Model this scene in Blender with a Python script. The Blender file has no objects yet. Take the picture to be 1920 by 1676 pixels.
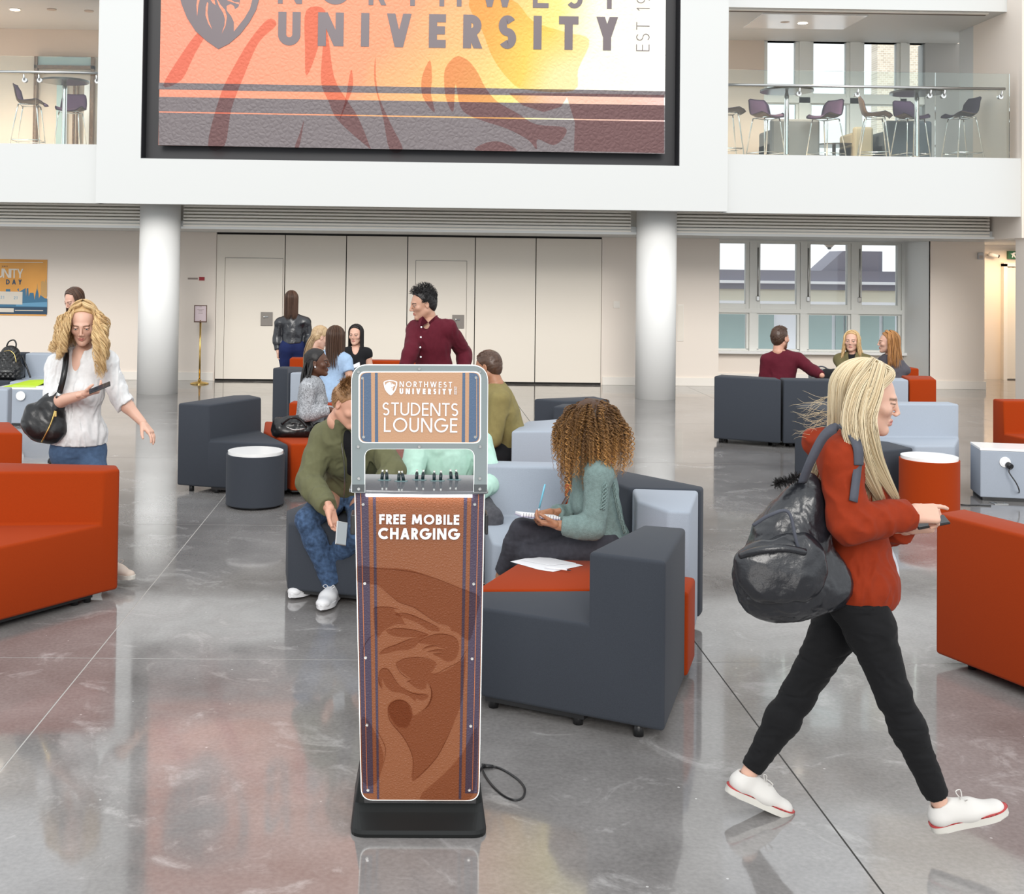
import bpy, bmesh, math, random
import numpy as np
from mathutils import Vector, Matrix, noise as mnoise
random.seed(7); rng = np.random.default_rng(7)
rad = math.radians
SC = bpy.context.scene
COL = SC.collection

# ---------------------------------------------------------------- camera
CF, CPX, CPY = 2250.0, 814.0, 446.0          # focal length and principal point, frame 1920 x 1676
CAM_R = (Matrix.Rotation(rad(-1.0), 3, 'Z') @ Matrix.Rotation(rad(91.3), 3, 'X') @ Matrix.Rotation(rad(.72), 3, 'Z'))
CAM_C = Vector((0, 0, 1.99))
cd = bpy.data.cameras.new('camera'); cam = bpy.data.objects.new('camera', cd); COL.objects.link(cam)
cd.sensor_fit = 'HORIZONTAL'; cd.sensor_width = 36.0; cd.lens = 36.0*CF/1920
cd.shift_x = (960-CPX)/1920; cd.shift_y = -(838-CPY)/1920
cd.clip_start = .05; cd.clip_end = 300
cam.matrix_world = Matrix.Translation(CAM_C) @ CAM_R.to_4x4()
SC.camera = cam
# ---------------------------------------------------------------- light
w = bpy.data.worlds.new('sky'); SC.world = w; w.use_nodes = True
bg = w.node_tree.nodes['Background']; bg.inputs[0].default_value = (.93, .97, 1.0, 1); bg.inputs[1].default_value = .95
vs = SC.view_settings
vs.view_transform = 'Standard'; vs.look = 'None'; vs.gamma = 1; vs.exposure = .50
try: vs.use_curve_mapping = False
except Exception: pass
SC.cycles.max_bounces = 8; SC.cycles.diffuse_bounces = 4; SC.cycles.glossy_bounces = 4
SC.cycles.transparent_max_bounces = 16; SC.cycles.caustics_reflective = False; SC.cycles.caustics_refractive = False

def area_light(name, loc, size, power, color, rot=(0, 0, 0), sy=None, spread=None):
    l = bpy.data.lights.new(name, 'AREA'); l.energy = power; l.color = color; l.size = size
    if sy: l.shape = 'RECTANGLE'; l.size_y = sy
    if spread: l.spread = spread
    o = bpy.data.objects.new(name, l); o.location = loc; o.rotation_euler = rot; COL.objects.link(o); return o
# daylight falling through the glazed roof high over the hall
area_light('roof_glazing_daylight', (0.5, 8, 13.5), 16, 150, (1, .98, .95), sy=13)
sl_ = bpy.data.lights.new('frontal_fill_sun', 'SUN'); sl_.energy = 1.25; sl_.angle = rad(24); sl_.color = (1, .96, .91)  # unseen soft sun added from the front to brighten walls and columns evenly
so_ = bpy.data.objects.new('frontal_fill_sun', sl_); so_.rotation_euler = (rad(66), 0, rad(-3)); COL.objects.link(so_)

# ---------------------------------------------------------------- point of a place seen at a pixel
def ray(x, y): return CAM_R @ Vector(((x-CPX)/CF, -(y-CPY)/CF, -1.0))
def G(x, y, h=0.0):
    d = ray(x, y); return CAM_C + d*((h-CAM_C.z)/d.z)
def A(x, y, Y):
    d = ray(x, y); return CAM_C + d*(Y/d.y)

# ---------------------------------------------------------------- materials
def srgb(*c):
    c = [v/255 for v in c]
    return tuple((v/12.92 if v <= .04045 else ((v+.055)/1.055)**2.4) for v in c) + (1,)
def lin(r, g, b): return (r, g, b, 1)
def mat(name, col, rough=.5, metal=0, spec=.5, bump=0, bscale=50, bdist=.002, var=0, vscale=8, coat=0, sheen=0,
        emit=None, estr=0, trans=0, alpha=1, stretch=None, ior=None, detail=3, aniso=0):
    m = bpy.data.materials.new(name); m.use_nodes = True
    nt = m.node_tree; b = nt.nodes['Principled BSDF']
    b.inputs['Base Color'].default_value = col
    b.inputs['Roughness'].default_value = rough; b.inputs['Metallic'].default_value = metal
    b.inputs['Specular IOR Level'].default_value = spec; b.inputs['Coat Weight'].default_value = coat
    b.inputs['Sheen Weight'].default_value = sheen
    b.inputs['Transmission Weight'].default_value = trans; b.inputs['Alpha'].default_value = alpha
    if ior: b.inputs['IOR'].default_value = ior
    if emit: b.inputs['Emission Color'].default_value = emit; b.inputs['Emission Strength'].default_value = estr
    tc = None
    if bump or var:
        tc = nt.nodes.new('ShaderNodeTexCoord'); src = tc.outputs['Object']
        if stretch:
            mp = nt.nodes.new('ShaderNodeMapping'); mp.inputs['Scale'].default_value = stretch
            nt.links.new(src, mp.inputs[0]); src = mp.outputs[0]
    if var:
        n = nt.nodes.new('ShaderNodeTexNoise'); n.inputs['Scale'].default_value = vscale; n.inputs['Detail'].default_value = detail
        nt.links.new(src, n.inputs['Vector'])
        mr = nt.nodes.new('ShaderNodeMapRange'); mr.inputs[1].default_value = .3; mr.inputs[2].default_value = .7
        mr.inputs[3].default_value = 1-var; mr.inputs[4].default_value = 1+var
        nt.links.new(n.outputs[0], mr.inputs[0])
        mx = nt.nodes.new('ShaderNodeVectorMath'); mx.operation = 'SCALE'; mx.inputs[0].default_value = col[:3]
        nt.links.new(mr.outputs[0], mx.inputs['Scale']); nt.links.new(mx.outputs[0], b.inputs['Base Color'])
    if bump:
        n = nt.nodes.new('ShaderNodeTexNoise'); n.inputs['Scale'].default_value = bscale; n.inputs['Detail'].default_value = 4
        nt.links.new(src, n.inputs['Vector'])
        bp = nt.nodes.new('ShaderNodeBump'); bp.inputs['Strength'].default_value = bump; bp.inputs['Distance'].default_value = bdist
        nt.links.new(n.outputs[0], bp.inputs['Height']); nt.links.new(bp.outputs[0], b.inputs['Normal'])
    return m
M = {}
M['white'] = mat('white_plaster', lin(.62, .63, .62), .6, bump=.05, bscale=120)
M['column'] = mat('column_white', lin(.90, .90, .88), .5)
M['cream'] = mat('cream_plaster', lin(.86, .775, .69), .7, bump=.05, bscale=120)
M['cream_panel'] = mat('cream_panel_paint', lin(.84, .775, .68), .5)
M['trim'] = mat('trim_paint', lin(.88, .83, .76), .45)
M['win_frame'] = mat('window_frame_paint', lin(.82, .83, .79), .4)
M['louvre'] = mat('louvre_metal', lin(.84, .80, .72), .5)
M['gap'] = mat('dark_gap', lin(.03, .028, .025), .8)
M['chrome'] = mat('chrome', lin(.8, .81, .8), .12, metal=1)
M['steel'] = mat('brushed_steel', lin(.55, .55, .54), .3, metal=1)
M['brass'] = mat('polished_brass', lin(.75, .52, .18), .2, metal=1)
M['black'] = mat('black_plastic', lin(.012, .012, .013), .4)
M['black_frame'] = mat('black_recess_lining', lin(.018, .018, .022), .45)
M['navy_fabric'] = mat('charcoal_wool_fabric', lin(.040, .046, .058), .85, spec=.25, bump=.35, bscale=900, bdist=.001, var=.10, vscale=300, sheen=.04)
M['grey_fabric'] = mat('pale_grey_fabric', lin(.33, .37, .43), .85, bump=.35, bscale=900, bdist=.001, var=.06, vscale=300, sheen=.04)
M['orange_fabric'] = mat('rust_orange_fabric', lin(.31, .034, .002), .9, spec=.15, bump=.35, bscale=900, bdist=.001, var=.08, vscale=300, sheen=.04)
M['laminate'] = mat('white_laminate', lin(.85, .85, .84), .25)
M['paper'] = mat('white_paper', lin(.85, .85, .87), .7)
M['purple'] = mat('purple_fabric', lin(.10, .05, .12), .8, bump=.3, bscale=500)
M['walnut'] = mat('walnut_veneer', lin(.16, .09, .05), .4, var=.3, vscale=20, stretch=(1, 12, 1))
M['dark_top'] = mat('dark_table_laminate', lin(.06, .05, .045), .25)
M['beige_fabric'] = mat('sand_fabric', lin(.55, .48, .34), .85)
M['lamp'] = mat('lamp_glow', lin(1, .95, .85), .5, emit=(1, .9, .75, 1), estr=6)
M['grey_plate'] = mat('grey_metal_plate', lin(.22, .20, .18), .35, metal=.7)

def glassmat(name, tint=(.93, .98, .96), refl=.06, extra=.06):
    m = bpy.data.materials.new(name); m.use_nodes = True; nt = m.node_tree
    for n in list(nt.nodes):
        if n.type != 'OUTPUT_MATERIAL': nt.nodes.remove(n)
    out = [n for n in nt.nodes if n.type == 'OUTPUT_MATERIAL'][0]
    tr = nt.nodes.new('ShaderNodeBsdfTransparent'); tr.inputs[0].default_value = (*tint, 1)
    gl = nt.nodes.new('ShaderNodeBsdfGlossy'); gl.inputs['Roughness'].default_value = .03
    fr = nt.nodes.new('ShaderNodeFresnel'); fr.inputs[0].default_value = 1.45
    ad = nt.nodes.new('ShaderNodeMath'); ad.operation = 'ADD'; ad.inputs[1].default_value = extra
    nt.links.new(fr.outputs[0], ad.inputs[0])
    mx = nt.nodes.new('ShaderNodeMixShader')
    nt.links.new(ad.outputs[0], mx.inputs[0]); nt.links.new(tr.outputs[0], mx.inputs[1]); nt.links.new(gl.outputs[0], mx.inputs[2])
    nt.links.new(mx.outputs[0], out.inputs[0]); return m
M['glass'] = glassmat('balustrade_glass', (.94, .98, .965), extra=.015)
M['pane'] = glassmat('window_glass', (.97, .99, .99), extra=.0)

# ---------------------------------------------------------------- object helpers
def tag(o, label=None, cat=None, group=None, kind=None):
    if label: o['label'] = label
    if cat: o['category'] = cat
    if group: o['group'] = group
    if kind: o['kind'] = kind
    return o
def thing(name, label, cat, loc=(0, 0, 0), rz=0, group=None):
    o = bpy.data.objects.new(name, None); COL.objects.link(o); o.empty_display_size = .1
    o.location = loc; o.rotation_euler = (0, 0, rz)
    return tag(o, label, cat, group)
def obj(name, bm_or_me, m=None, parent=None, smooth=False, world=False):
    """link a bmesh or mesh as one object; world=True: coordinates are world ones and parent is an unrotated empty"""
    if isinstance(bm_or_me, bmesh.types.BMesh):
        me = bpy.data.meshes.new(name); bm_or_me.to_mesh(me); bm_or_me.free()
    else: me = bm_or_me
    if m is not None and not me.materials:
        for k in (m if isinstance(m, (list, tuple)) else [m]): me.materials.append(M[k] if isinstance(k, str) else k)
    o = bpy.data.objects.new(name, me); COL.objects.link(o)
    if smooth: me.shade_smooth()
    if parent is not None:
        o.parent = parent
        if world:
            q = parent
            T = Matrix.Identity(4)
            while q is not None:
                T = Matrix.LocRotScale(q.location, q.rotation_euler, q.scale) @ T; q = q.parent
            o.matrix_basis = T.inverted()
    return o
def struct(name, bm, m, parent=None):
    o = obj(name, bm, m, parent)
    if parent is None: o['kind'] = 'structure'
    return o
def BM(): return bmesh.new()
def box(bm, x0, x1, y0, y1, z0, z1, bev=0, seg=2, mi=0):
    vs_ = [bm.verts.new(p) for p in ((x0, y0, z0), (x1, y0, z0), (x1, y1, z0), (x0, y1, z0), (x0, y0, z1), (x1, y0, z1), (x1, y1, z1), (x0, y1, z1))]
    fs = [bm.faces.new([vs_[i] for i in f]) for f in ((3, 2, 1, 0), (4, 5, 6, 7), (0, 1, 5, 4), (1, 2, 6, 5), (2, 3, 7, 6), (3, 0, 4, 7))]
    for f in fs: f.material_index = mi
    if bev:
        es = set(e for f in fs for e in f.edges)
        bmesh.ops.bevel(bm, geom=list(es), offset=bev, segments=seg, affect='EDGES', profile=.5)
    return vs_
def prism(bm, poly, z0, z1, bev=0, seg=2):
    a = sum(poly[i][0]*poly[(i+1) % len(poly)][1]-poly[(i+1) % len(poly)][0]*poly[i][1] for i in range(len(poly)))
    if a < 0: poly = poly[::-1]
    lo = [bm.verts.new((p[0], p[1], z0)) for p in poly]; hi = [bm.verts.new((p[0], p[1], z1)) for p in poly]
    n = len(poly); fs = [bm.faces.new(lo[::-1]), bm.faces.new(hi)]
    for i in range(n): fs.append(bm.faces.new((lo[i], lo[(i+1) % n], hi[(i+1) % n], hi[i])))
    if bev: bmesh.ops.bevel(bm, geom=list(set(e for f in fs for e in f.edges)), offset=bev, segments=seg, affect='EDGES', profile=.5)
def cyl(bm, c, r, z0, z1, n=32, r2=None, bev=0):
    r2 = r if r2 is None else r2
    lo = [bm.verts.new((c[0]+r*math.cos(2*math.pi*i/n), c[1]+r*math.sin(2*math.pi*i/n), z0)) for i in range(n)]
    hi = [bm.verts.new((c[0]+r2*math.cos(2*math.pi*i/n), c[1]+r2*math.sin(2*math.pi*i/n), z1)) for i in range(n)]
    b_ = bm.faces.new(lo[::-1]); t_ = bm.faces.new(hi)
    for i in range(n): bm.faces.new((lo[i], lo[(i+1) % n], hi[(i+1) % n], hi[i])).smooth = True
    if bev: bmesh.ops.bevel(bm, geom=list(b_.edges)+list(t_.edges), offset=bev, segments=2, affect='EDGES', profile=.5)
def lathe(bm, c, prof, n=24):
    rings = []
    for r, z in prof: rings.append([bm.verts.new((c[0]+r*math.cos(2*math.pi*i/n), c[1]+r*math.sin(2*math.pi*i/n), c[2]+z)) for i in range(n)])
    for a, b in zip(rings[:-1], rings[1:]):
        for i in range(n): bm.faces.new((a[i], a[(i+1) % n], b[(i+1) % n], b[i])).smooth = True
    bm.faces.new(rings[0][::-1]); bm.faces.new(rings[-1])
def tube(bm, pts, r, n=8, r_end=None, closed=False):
    """tube along a polyline; r number or list"""
    P = [Vector(p) for p in pts]; N = len(P)
    rs = r if isinstance(r, (list, tuple)) else [r+( (r_end-r)*i/(N-1) if r_end is not None else 0) for i in range(N)]
    t0 = (P[1]-P[0]).normalized(); up = Vector((0, 0, 1)) if abs(t0.z) < .9 else Vector((1, 0, 0))
    u = t0.cross(up).normalized(); rings = []
    for i in range(N):
        if closed: t = (P[(i+1) % N]-P[i-1]).normalized()
        else: t = (P[min(i+1, N-1)]-P[max(i-1, 0)]).normalized()
        u = (u-t*u.dot(t)).normalized(); v = t.cross(u)
        rings.append([bm.verts.new(P[i]+(u*math.cos(2*math.pi*k/n)+v*math.sin(2*math.pi*k/n))*rs[i]) for k in range(n)])
    rr = list(zip(rings[:-1], rings[1:])) + ([(rings[-1], rings[0])] if closed else [])
    for a, b in rr:
        for k in range(n): bm.faces.new((a[k], a[(k+1) % n], b[(k+1) % n], b[k])).smooth = True
    if not closed: bm.faces.new(rings[0][::-1]); bm.faces.new(rings[-1])
def smooth_path(pts, sub=6, closed=False):
    P = [np.array(p, float) for p in pts]; n = len(P); out = []
    for i in range(n if closed else n-1):
        if closed: p0, p1, p2, p3 = P[i-1], P[i], P[(i+1) % n], P[(i+2) % n]
        else: p0, p1, p2, p3 = P[max(i-1, 0)], P[i], P[i+1], P[min(i+2, n-1)]
        for k in range(sub):
            t = k/sub
            out.append(.5*((2*p1)+(-p0+p2)*t+(2*p0-5*p1+4*p2-p3)*t*t+(-p0+3*p1-3*p2+p3)*t**3))
    if not closed: out.append(P[-1])
    return out
def mesh_from(name, v, f, smooth=True):
    me = bpy.data.meshes.new(name); me.from_pydata([tuple(x) for x in v], [], [tuple(x) for x in f])
    if smooth: me.shade_smooth()
    return me
# ================================================================ floor
def floor_material():
    m = bpy.data.materials.new('polished_concrete'); m.use_nodes = True; nt = m.node_tree; b = nt.nodes['Principled BSDF']
    N = nt.nodes.new; L = nt.links.new
    tc = N('ShaderNodeTexCoord')
    n1 = N('ShaderNodeTexNoise'); n1.inputs['Scale'].default_value = .8; n1.inputs['Detail'].default_value = 8; n1.inputs['Roughness'].default_value = .62
    n2 = N('ShaderNodeTexNoise'); n2.inputs['Scale'].default_value = 2.6; n2.inputs['Detail'].default_value = 9; n2.inputs['Roughness'].default_value = .68; n2.inputs['Distortion'].default_value = 1.2
    n3 = N('ShaderNodeTexNoise'); n3.inputs['Scale'].default_value = 55; n3.inputs['Detail'].default_value = 4
    for n in (n1, n2, n3): L(tc.outputs['Object'], n.inputs['Vector'])
    r1 = N('ShaderNodeValToRGB'); r1.color_ramp.elements[0].position = .34; r1.color_ramp.elements[0].color = (.165, .155, .150, 1)
    r1.color_ramp.elements[1].position = .66; r1.color_ramp.elements[1].color = (.30, .288, .280, 1)
    L(n1.outputs[0], r1.inputs[0])
    # pale laitance scrapes
    r2 = N('ShaderNodeValToRGB'); r2.color_ramp.elements[0].position = .565; r2.color_ramp.elements[0].color = (0, 0, 0, 1)
    r2.color_ramp.elements[1].position = .70; r2.color_ramp.elements[1].color = (1, 1, 1, 1)
    L(n2.outputs[0], r2.inputs[0])
    mx = N('ShaderNodeMix'); mx.data_type = 'RGBA'; mx.inputs[7].default_value = (.44, .43, .42, 1)
    mul = N('ShaderNodeMath'); mul.operation = 'MULTIPLY'; mul.inputs[1].default_value = .75
    L(r2.outputs[0], mul.inputs[0]); L(mul.outputs[0], mx.inputs[0]); L(r1.outputs[0], mx.inputs[6])
    # fine grain and white flecks
    mr = N('ShaderNodeMapRange'); mr.inputs[1].default_value = .3; mr.inputs[2].default_value = .7; mr.inputs[3].default_value = .88; mr.inputs[4].default_value = 1.12
    L(n3.outputs[0], mr.inputs[0])
    sc = N('ShaderNodeVectorMath'); sc.operation = 'SCALE'; L(mx.outputs[2], sc.inputs[0]); L(mr.outputs[0], sc.inputs['Scale'])
    vo = N('ShaderNodeTexVoronoi'); vo.inputs['Scale'].default_value = 7; L(tc.outputs['Object'], vo.inputs['Vector'])
    fl = N('ShaderNodeMath'); fl.operation = 'LESS_THAN'; fl.inputs[1].default_value = .035; L(vo.outputs['Distance'], fl.inputs[0])
    m2 = N('ShaderNodeMix'); m2.data_type = 'RGBA'; m2.inputs[7].default_value = (.5, .49, .48, 1)
    L(fl.outputs[0], m2.inputs[0]); L(sc.outputs[0], m2.inputs[6]); L(m2.outputs[2], b.inputs['Base Color'])
    b.inputs['Specular IOR Level'].default_value = .5
    b.inputs['IOR'].default_value = 1.5
    rr = N('ShaderNodeMapRange'); rr.inputs[1].default_value = .4; rr.inputs[2].default_value = .75; rr.inputs[3].default_value = .055; rr.inputs[4].default_value = .20
    L(n2.outputs[0], rr.inputs[0]); L(rr.outputs[0], b.inputs['Roughness'])
    b.inputs['Coat Weight'].default_value = .35; b.inputs['Coat Roughness'].default_value = .05; b.inputs['Coat IOR'].default_value = 1.5
    bp = N('ShaderNodeBump'); bp.inputs['Strength'].default_value = .04; bp.inputs['Distance'].default_value = .01
    n4 = N('ShaderNodeTexNoise'); n4.inputs['Scale'].default_value = 2.2; n4.inputs['Detail'].default_value = 2; L(tc.outputs['Object'], n4.inputs['Vector'])
    L(n4.outputs[0], bp.inputs['Height']); L(bp.outputs[0], b.inputs['Normal'])
    return m
M['floor'] = floor_material()
M['joint_l'] = mat('joint_filler', lin(.42, .41, .39), .5)
bm = BM(); box(bm, -14, 16, -8, 26, -.30, -.0012); floor_ob = struct('floor', bm, 'joint_l')
# poured bays separated by saw cuts, as slabs of the floor
bay_x = [-14, -7.80, -4.69, -1.58, 1.53, 4.64, 7.75, 16]
bay_y = [-8, -3.15, -.07, 3.01, 6.09, 9.18, 12.27, 15.36, 18.45, 26]
g = .0036
for i in range(len(bay_x)-1):
    for j in range(len(bay_y)-1):
        bm = BM(); box(bm, bay_x[i]+g, bay_x[i+1]-g, bay_y[j]+g, bay_y[j+1]-g, -.05, 0)
        obj('concrete_slab', bm, 'floor', floor_ob)
bm = BM(); box(bm, 1.53-.003, 1.53+.003, 3.02, 26, -.01, .0002); struct('trim_joint', bm, 'gap')
M['joint_l'].node_tree.nodes['Principled BSDF'].inputs['Base Color'].default_value = (.42, .41, .39, 1)

# ================================================================ back wall, ground floor
YW = 20.3
def wz(x, y, Y=YW): return A(x, y, Y).z
def wx(x, y, Y=YW): return A(x, y, Y).x
CH = 2.50                                       # soffit height
panel_l, panel_r = wx(404, 580), wx(1128, 580)
win_l = wx(1348, 560); pier_r = 9.70; win_r = wx(1737, 560)
bm = BM()
box(bm, -14, panel_l, YW, YW+.3, 0, CH)
box(bm, panel_r, win_l, YW, YW+.3, 0, CH)
box(bm, panel_l, panel_r, YW+.12, YW+.3, 0, CH)
struct('wall_back', bm, 'cream')
bm = BM(); box(bm, win_r, pier_r, YW-.1, YW+.9, 0, CH); struct('wall_pier', bm, 'cream')
bm = BM()
box(bm, -14, panel_l-.02, YW-.025, YW-.001, 0, .14, .004); box(bm, panel_r+.02, win_l, YW-.025, YW-.001, 0, .14, .004)
box(bm, win_r, pier_r+.02, YW-.125, YW-.101, 0, .14, .004)
struct('baseboard_back', bm, 'trim')
# folding wall of six tall panels, two with a pass door
fw = struct('wall_folding', (lambda b: (box(b, panel_l, panel_r, YW+.06, YW+.12, .0, CH-.001), b)[1])(BM()), 'gap')
ptop, pbot = CH-.035, .035
edges = [404, 533, 648, 763, 890, 1004, 1128]
M['seam'] = mat('panel_seam', lin(.20, .17, .14), .8)
for k in range(6):
    a_, b_ = wx(edges[k], 580)+.008, wx(edges[k+1], 580)-.008
    bm = BM()
    if k in (0, 3):
        da, db = (wx(421, 580), wx(529, 580)) if k == 0 else (wx(779, 580), wx(874, 580))
        dt = wz((421+529)/2, 484) if k == 0 else wz(826, 489)
        box(bm, a_, da-.006, YW, YW+.06, pbot, ptop); box(bm, db+.006, b_, YW, YW+.06, pbot, ptop)
        box(bm, da-.006, db+.006, YW, YW+.06, dt+.006, ptop)
        p_ = obj('panel', bm, 'cream_panel', fw)
        bm = BM(); box(bm, da, db, YW+.004, YW+.05, pbot, dt); d_ = obj('pass_door', bm, 'cream_panel', fw)
        hx, hz = (500, 598) if k == 0 else (859, 603)
        c = A(hx, hz, YW)
        bm = BM(); box(bm, c.x-.10, c.x+.10, YW-.012, YW+.004, c.z-.115, c.z+.115, .004); h_ = obj('handle_plate', bm, 'grey_plate', d_)
    else:
        box(bm, a_, b_, YW, YW+.06, pbot, ptop); obj('panel', bm, 'cream_panel', fw)
# recessed lever in the plates
for (hx, hz) in ((500, 598), (859, 603)):
    c = A(hx, hz, YW)
    t = thing('recessed_door_pull', 'small chrome pull on the grey plate of the %s pass door' % ('left' if hx < 600 else 'right'), 'door handle', (c.x, YW-.02, c.z))
    bm = BM(); box(bm, -.055, .03, -.012, .007, .025, .05, .004); obj('lever', bm, 'chrome', t)
    bm = BM(); cyl(bm, (-.04, -.002), .018, .02, .055, 12); obj('rose', bm, 'chrome', t)

# corridor beyond the pier
bm = BM(); box(bm, pier_r, 12.5, 22.2, 22.5, 0, CH); box(bm, pier_r-.2, pier_r, YW+.8, 22.3, 0, CH); struct('wall_corridor', bm, 'cream')
bm = BM(); box(bm, pier_r+.01, 10.68, 22.16, 22.199, 0, .14); struct('baseboard_corridor', bm, 'trim')
bm = BM(); dx = wx(1888, 600, 22.15)
box(bm, dx-.01, dx+1.0, 22.12, 22.199, 0.02, 2.08); dr = struct('door_1', bm, 'cream_panel')
bm = BM(); box(bm, dx-.09, dx-.02, 22.09, 22.199, 0, 2.15); box(bm, dx-.09, dx+1.1, 22.09, 22.199, 2.1, 2.17); struct('trim_door', bm, 'trim')
area_light('corridor_glow', (10.9, 21.2, 2.42), .5, 28, (1, .72, .45), sy=.9)

# ================================================================ ground-floor windows
YG = 21.3
def window_grid(prefix, idx, xs, z_lo, z_tr, z_hi, Y, knob=True):
    """xs: list of (x0,x1) panes in metres; frame built around; returns"""
    for i, (a_, b_) in enumerate(xs):
        w0 = thing('%s_%d' % (prefix, idx+i), None, None, ((a_+b_)/2, Y, z_lo)); w0['kind'] = 'structure'
        cx = (a_+b_)/2; W = (b_-a_)/2
        bm = BM(); d = .06; fr = .055
        # sash around the upper pane
        box(bm, -W-.06, -W, -d, d, z_tr-z_lo+.03, z_hi-z_lo, .006); box(bm, W, W+.06, -d, d, z_tr-z_lo+.03, z_hi-z_lo, .006)
        box(bm, -W, W, -d, d, z_tr-z_lo+.03, z_tr-z_lo+.12, .006); box(bm, -W, W, -d, d, z_hi-z_lo-.03, z_hi-z_lo, .006)
        obj('sash', bm, 'win_frame', w0)
        bm = BM(); box(bm, -W, W, -.006, .006, z_tr-z_lo+.12, z_hi-z_lo-.03); obj('pane', bm, 'pane', w0)
        bm = BM()
        box(bm, -W-.06, -W-.02, -.03, .05, .02, z_tr-z_lo-.07); box(bm, W+.02, W+.06, -.03, .05, .02, z_tr-z_lo-.07)
        box(bm, -W-.06, W+.06, -.03, .05, z_tr-z_lo-.07, z_tr-z_lo-.03); box(bm, -W-.06, W+.06, -.03, .05, .0, .03)
        obj('lower_frame', bm, 'win_frame', w0)
        bm = BM(); box(bm, -W-.02, W+.02, .0, .012, .03, z_tr-z_lo-.07); obj('lower_pane', bm, 'pane', w0)
        if knob:
            bm = BM(); tube(bm, [(-W-.045, -d-.01, z_tr-z_lo+.25), (-W-.045, -d-.015, z_hi-z_lo-.1)], .012, 8)
            box(bm, -W-.08, -W-.02, -d-.04, -d, z_tr-z_lo+.17, z_tr-z_lo+.26, .01); obj('stay_bar', bm, 'steel', w0)
px = [(1348, 1397), (1424, 1492), (1518, 1587), (1614, 1681)]
xs = [(A(a_, 520, YG).x, A(b_, 520, YG).x) for a_, b_ in px]
zlo, ztr, zhi = wz(1500, 658, YG), wz(1500, 583, YG), wz(1500, 457, YG)+.02
window_grid('window', 1, xs, zlo, ztr, zhi, YG)
xL, xR = win_l, win_r
bm = BM()
# mullions between the windows and outer frame
for i in range(3): box(bm, xs[i][1]+.062, xs[i+1][0]-.062, YG-.075, YG+.09, zlo, zhi)
box(bm, xs[3][1]+.062, xR, YG-.09, YG+.09, zlo, zhi); box(bm, xL-.3, xs[0][0]-.06, YG-.09, YG+.09, zlo, zhi)
box(bm, xL-.3, xR, YG-.085, YG-.01, ztr-.04, ztr+.035); box(bm, xL-.3, xR, YG-.09, YG+.09, zhi-.001, CH)
struct('trim_window', bm, 'win_frame')
bm = BM(); box(bm, xL-.3, xR, YG-.05, YG+.2, 0, zlo-.05); struct('wall_window', bm, 'cream')
bm = BM(); box(bm, xL-.3, xR-.002, YG-.22, YG+.04, zlo-.05, zlo, .008); struct('trim_sill', bm, 'laminate')
bm = BM(); box(bm, xL-.3, xR-.002, YG-.074, YG-.051, 0, .14); struct('baseboard_window', bm, 'trim')
bm = BM(); box(bm, xR-.0005, xR+.02, YW-.1, YG+.1, 0, CH); struct('wall_reveal', bm, 'column')

# ================================================================ ceiling slab / upper floor, columns, louvres
YF, YC = 17.5, 18.35                            # balcony front, column centres
bm = BM(); box(bm, -14, 12.5, YC+.1, 22.4, CH, CH+.12); struct('ceiling', bm, 'white')
upz = 3.66
bm = BM(); box(bm, -14, -4.6, YF+.25, 22.4, upz-.25, upz); box(bm, 4.57, 9.05, YF+.25, 22.4, upz-.25, upz); box(bm, -4.6, 4.57, YF+.62, 22.4, upz-.25, upz); struct('floor_upper', bm, 'cream')
bm = BM()
box(bm, -14, -4.55, YF+.08, YF+.24, 2.83, upz+.03)
box(bm, 4.56, 8.98, YF+.08, YF+.24, 2.815, upz+.02)
box(bm, -4.62, 4.60, YF, YF+.22, 2.83, 3.49)
struct('wall_fascia', bm, 'white')
bm = BM()
box(bm, -4.62, -3.98, YF, YF+.6, 3.49, 9); box(bm, 3.89, 4.60, YF, YF+.6, 3.49, 9)
box(bm, -3.98, 3.89, YF+.32, YF+.6, 3.49, 9)
struct('wall_screen', bm, 'white')
bm = BM()   # black lining of the recess
box(bm, -3.98, 3.89, YF+.30, YF+.32, 3.49, 8.6); box(bm, -3.98, -3.972, YF+.01, YF+.3, 3.49, 8.6); box(bm, 3.882, 3.89, YF+.01, YF+.3, 3.49, 8.6)
box(bm, -3.98, 3.89, YF+.01, YF+.3, 3.49, 3.498)
struct('trim_recess', bm, 'black_frame')
for i, cx_ in enumerate((A(298, 560, YC).x, A(1230, 560, YC).x)):
    bm = BM(); cyl(bm, (cx_, YC), .305, 0, CH+.36, 64)
    t = struct('column_%d' % (i+1), bm, 'column'); t.name = 'trim_%d' % (i+11)
    t.name = 'wall_column'
# louvre bands: every slat its own piece
def louvre(name, x0, x1, Y, z0, z1, n):
    bm = BM(); box(bm, x0, x1, Y+.10, Y+.14, z0, z1); s_ = struct(name, bm, 'seam')
    st = (z1-z0)/n
    me = None
    for k in range(n):
        zz = z0+st*(k+.5)
        if me is None:
            bm = BM(); vs_ = [(-.5, 0, -.2), (-.5, .07, .42), (-.5, .09, .42), (-.5, .03, -.2)]
            a_ = [bm.verts.new((p[0]*(x1-x0), p[1], p[2]*st)) for p in vs_]; b_ = [bm.verts.new((-p[0]*(x1-x0), p[1], p[2]*st)) for p in vs_]
            box(bm, -.5*(x1-x0), .5*(x1-x0), 0, .06, -.5*st, -.5*st+.55*st)
            bm.faces.new(a_); bm.faces.new(b_[::-1])
            for i in range(4): bm.faces.new((a_[i], a_[(i+1) % 4], b_[(i+1) % 4], b_[i]))
            bmesh.ops.recalc_face_normals(bm, faces=bm.faces)
            o = obj('slat', bm, 'louvre', s_); me = o.data
        else: o = obj('slat', me, None, s_)
        o.location = ((x0+x1)/2, Y, zz)
    return s_
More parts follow.
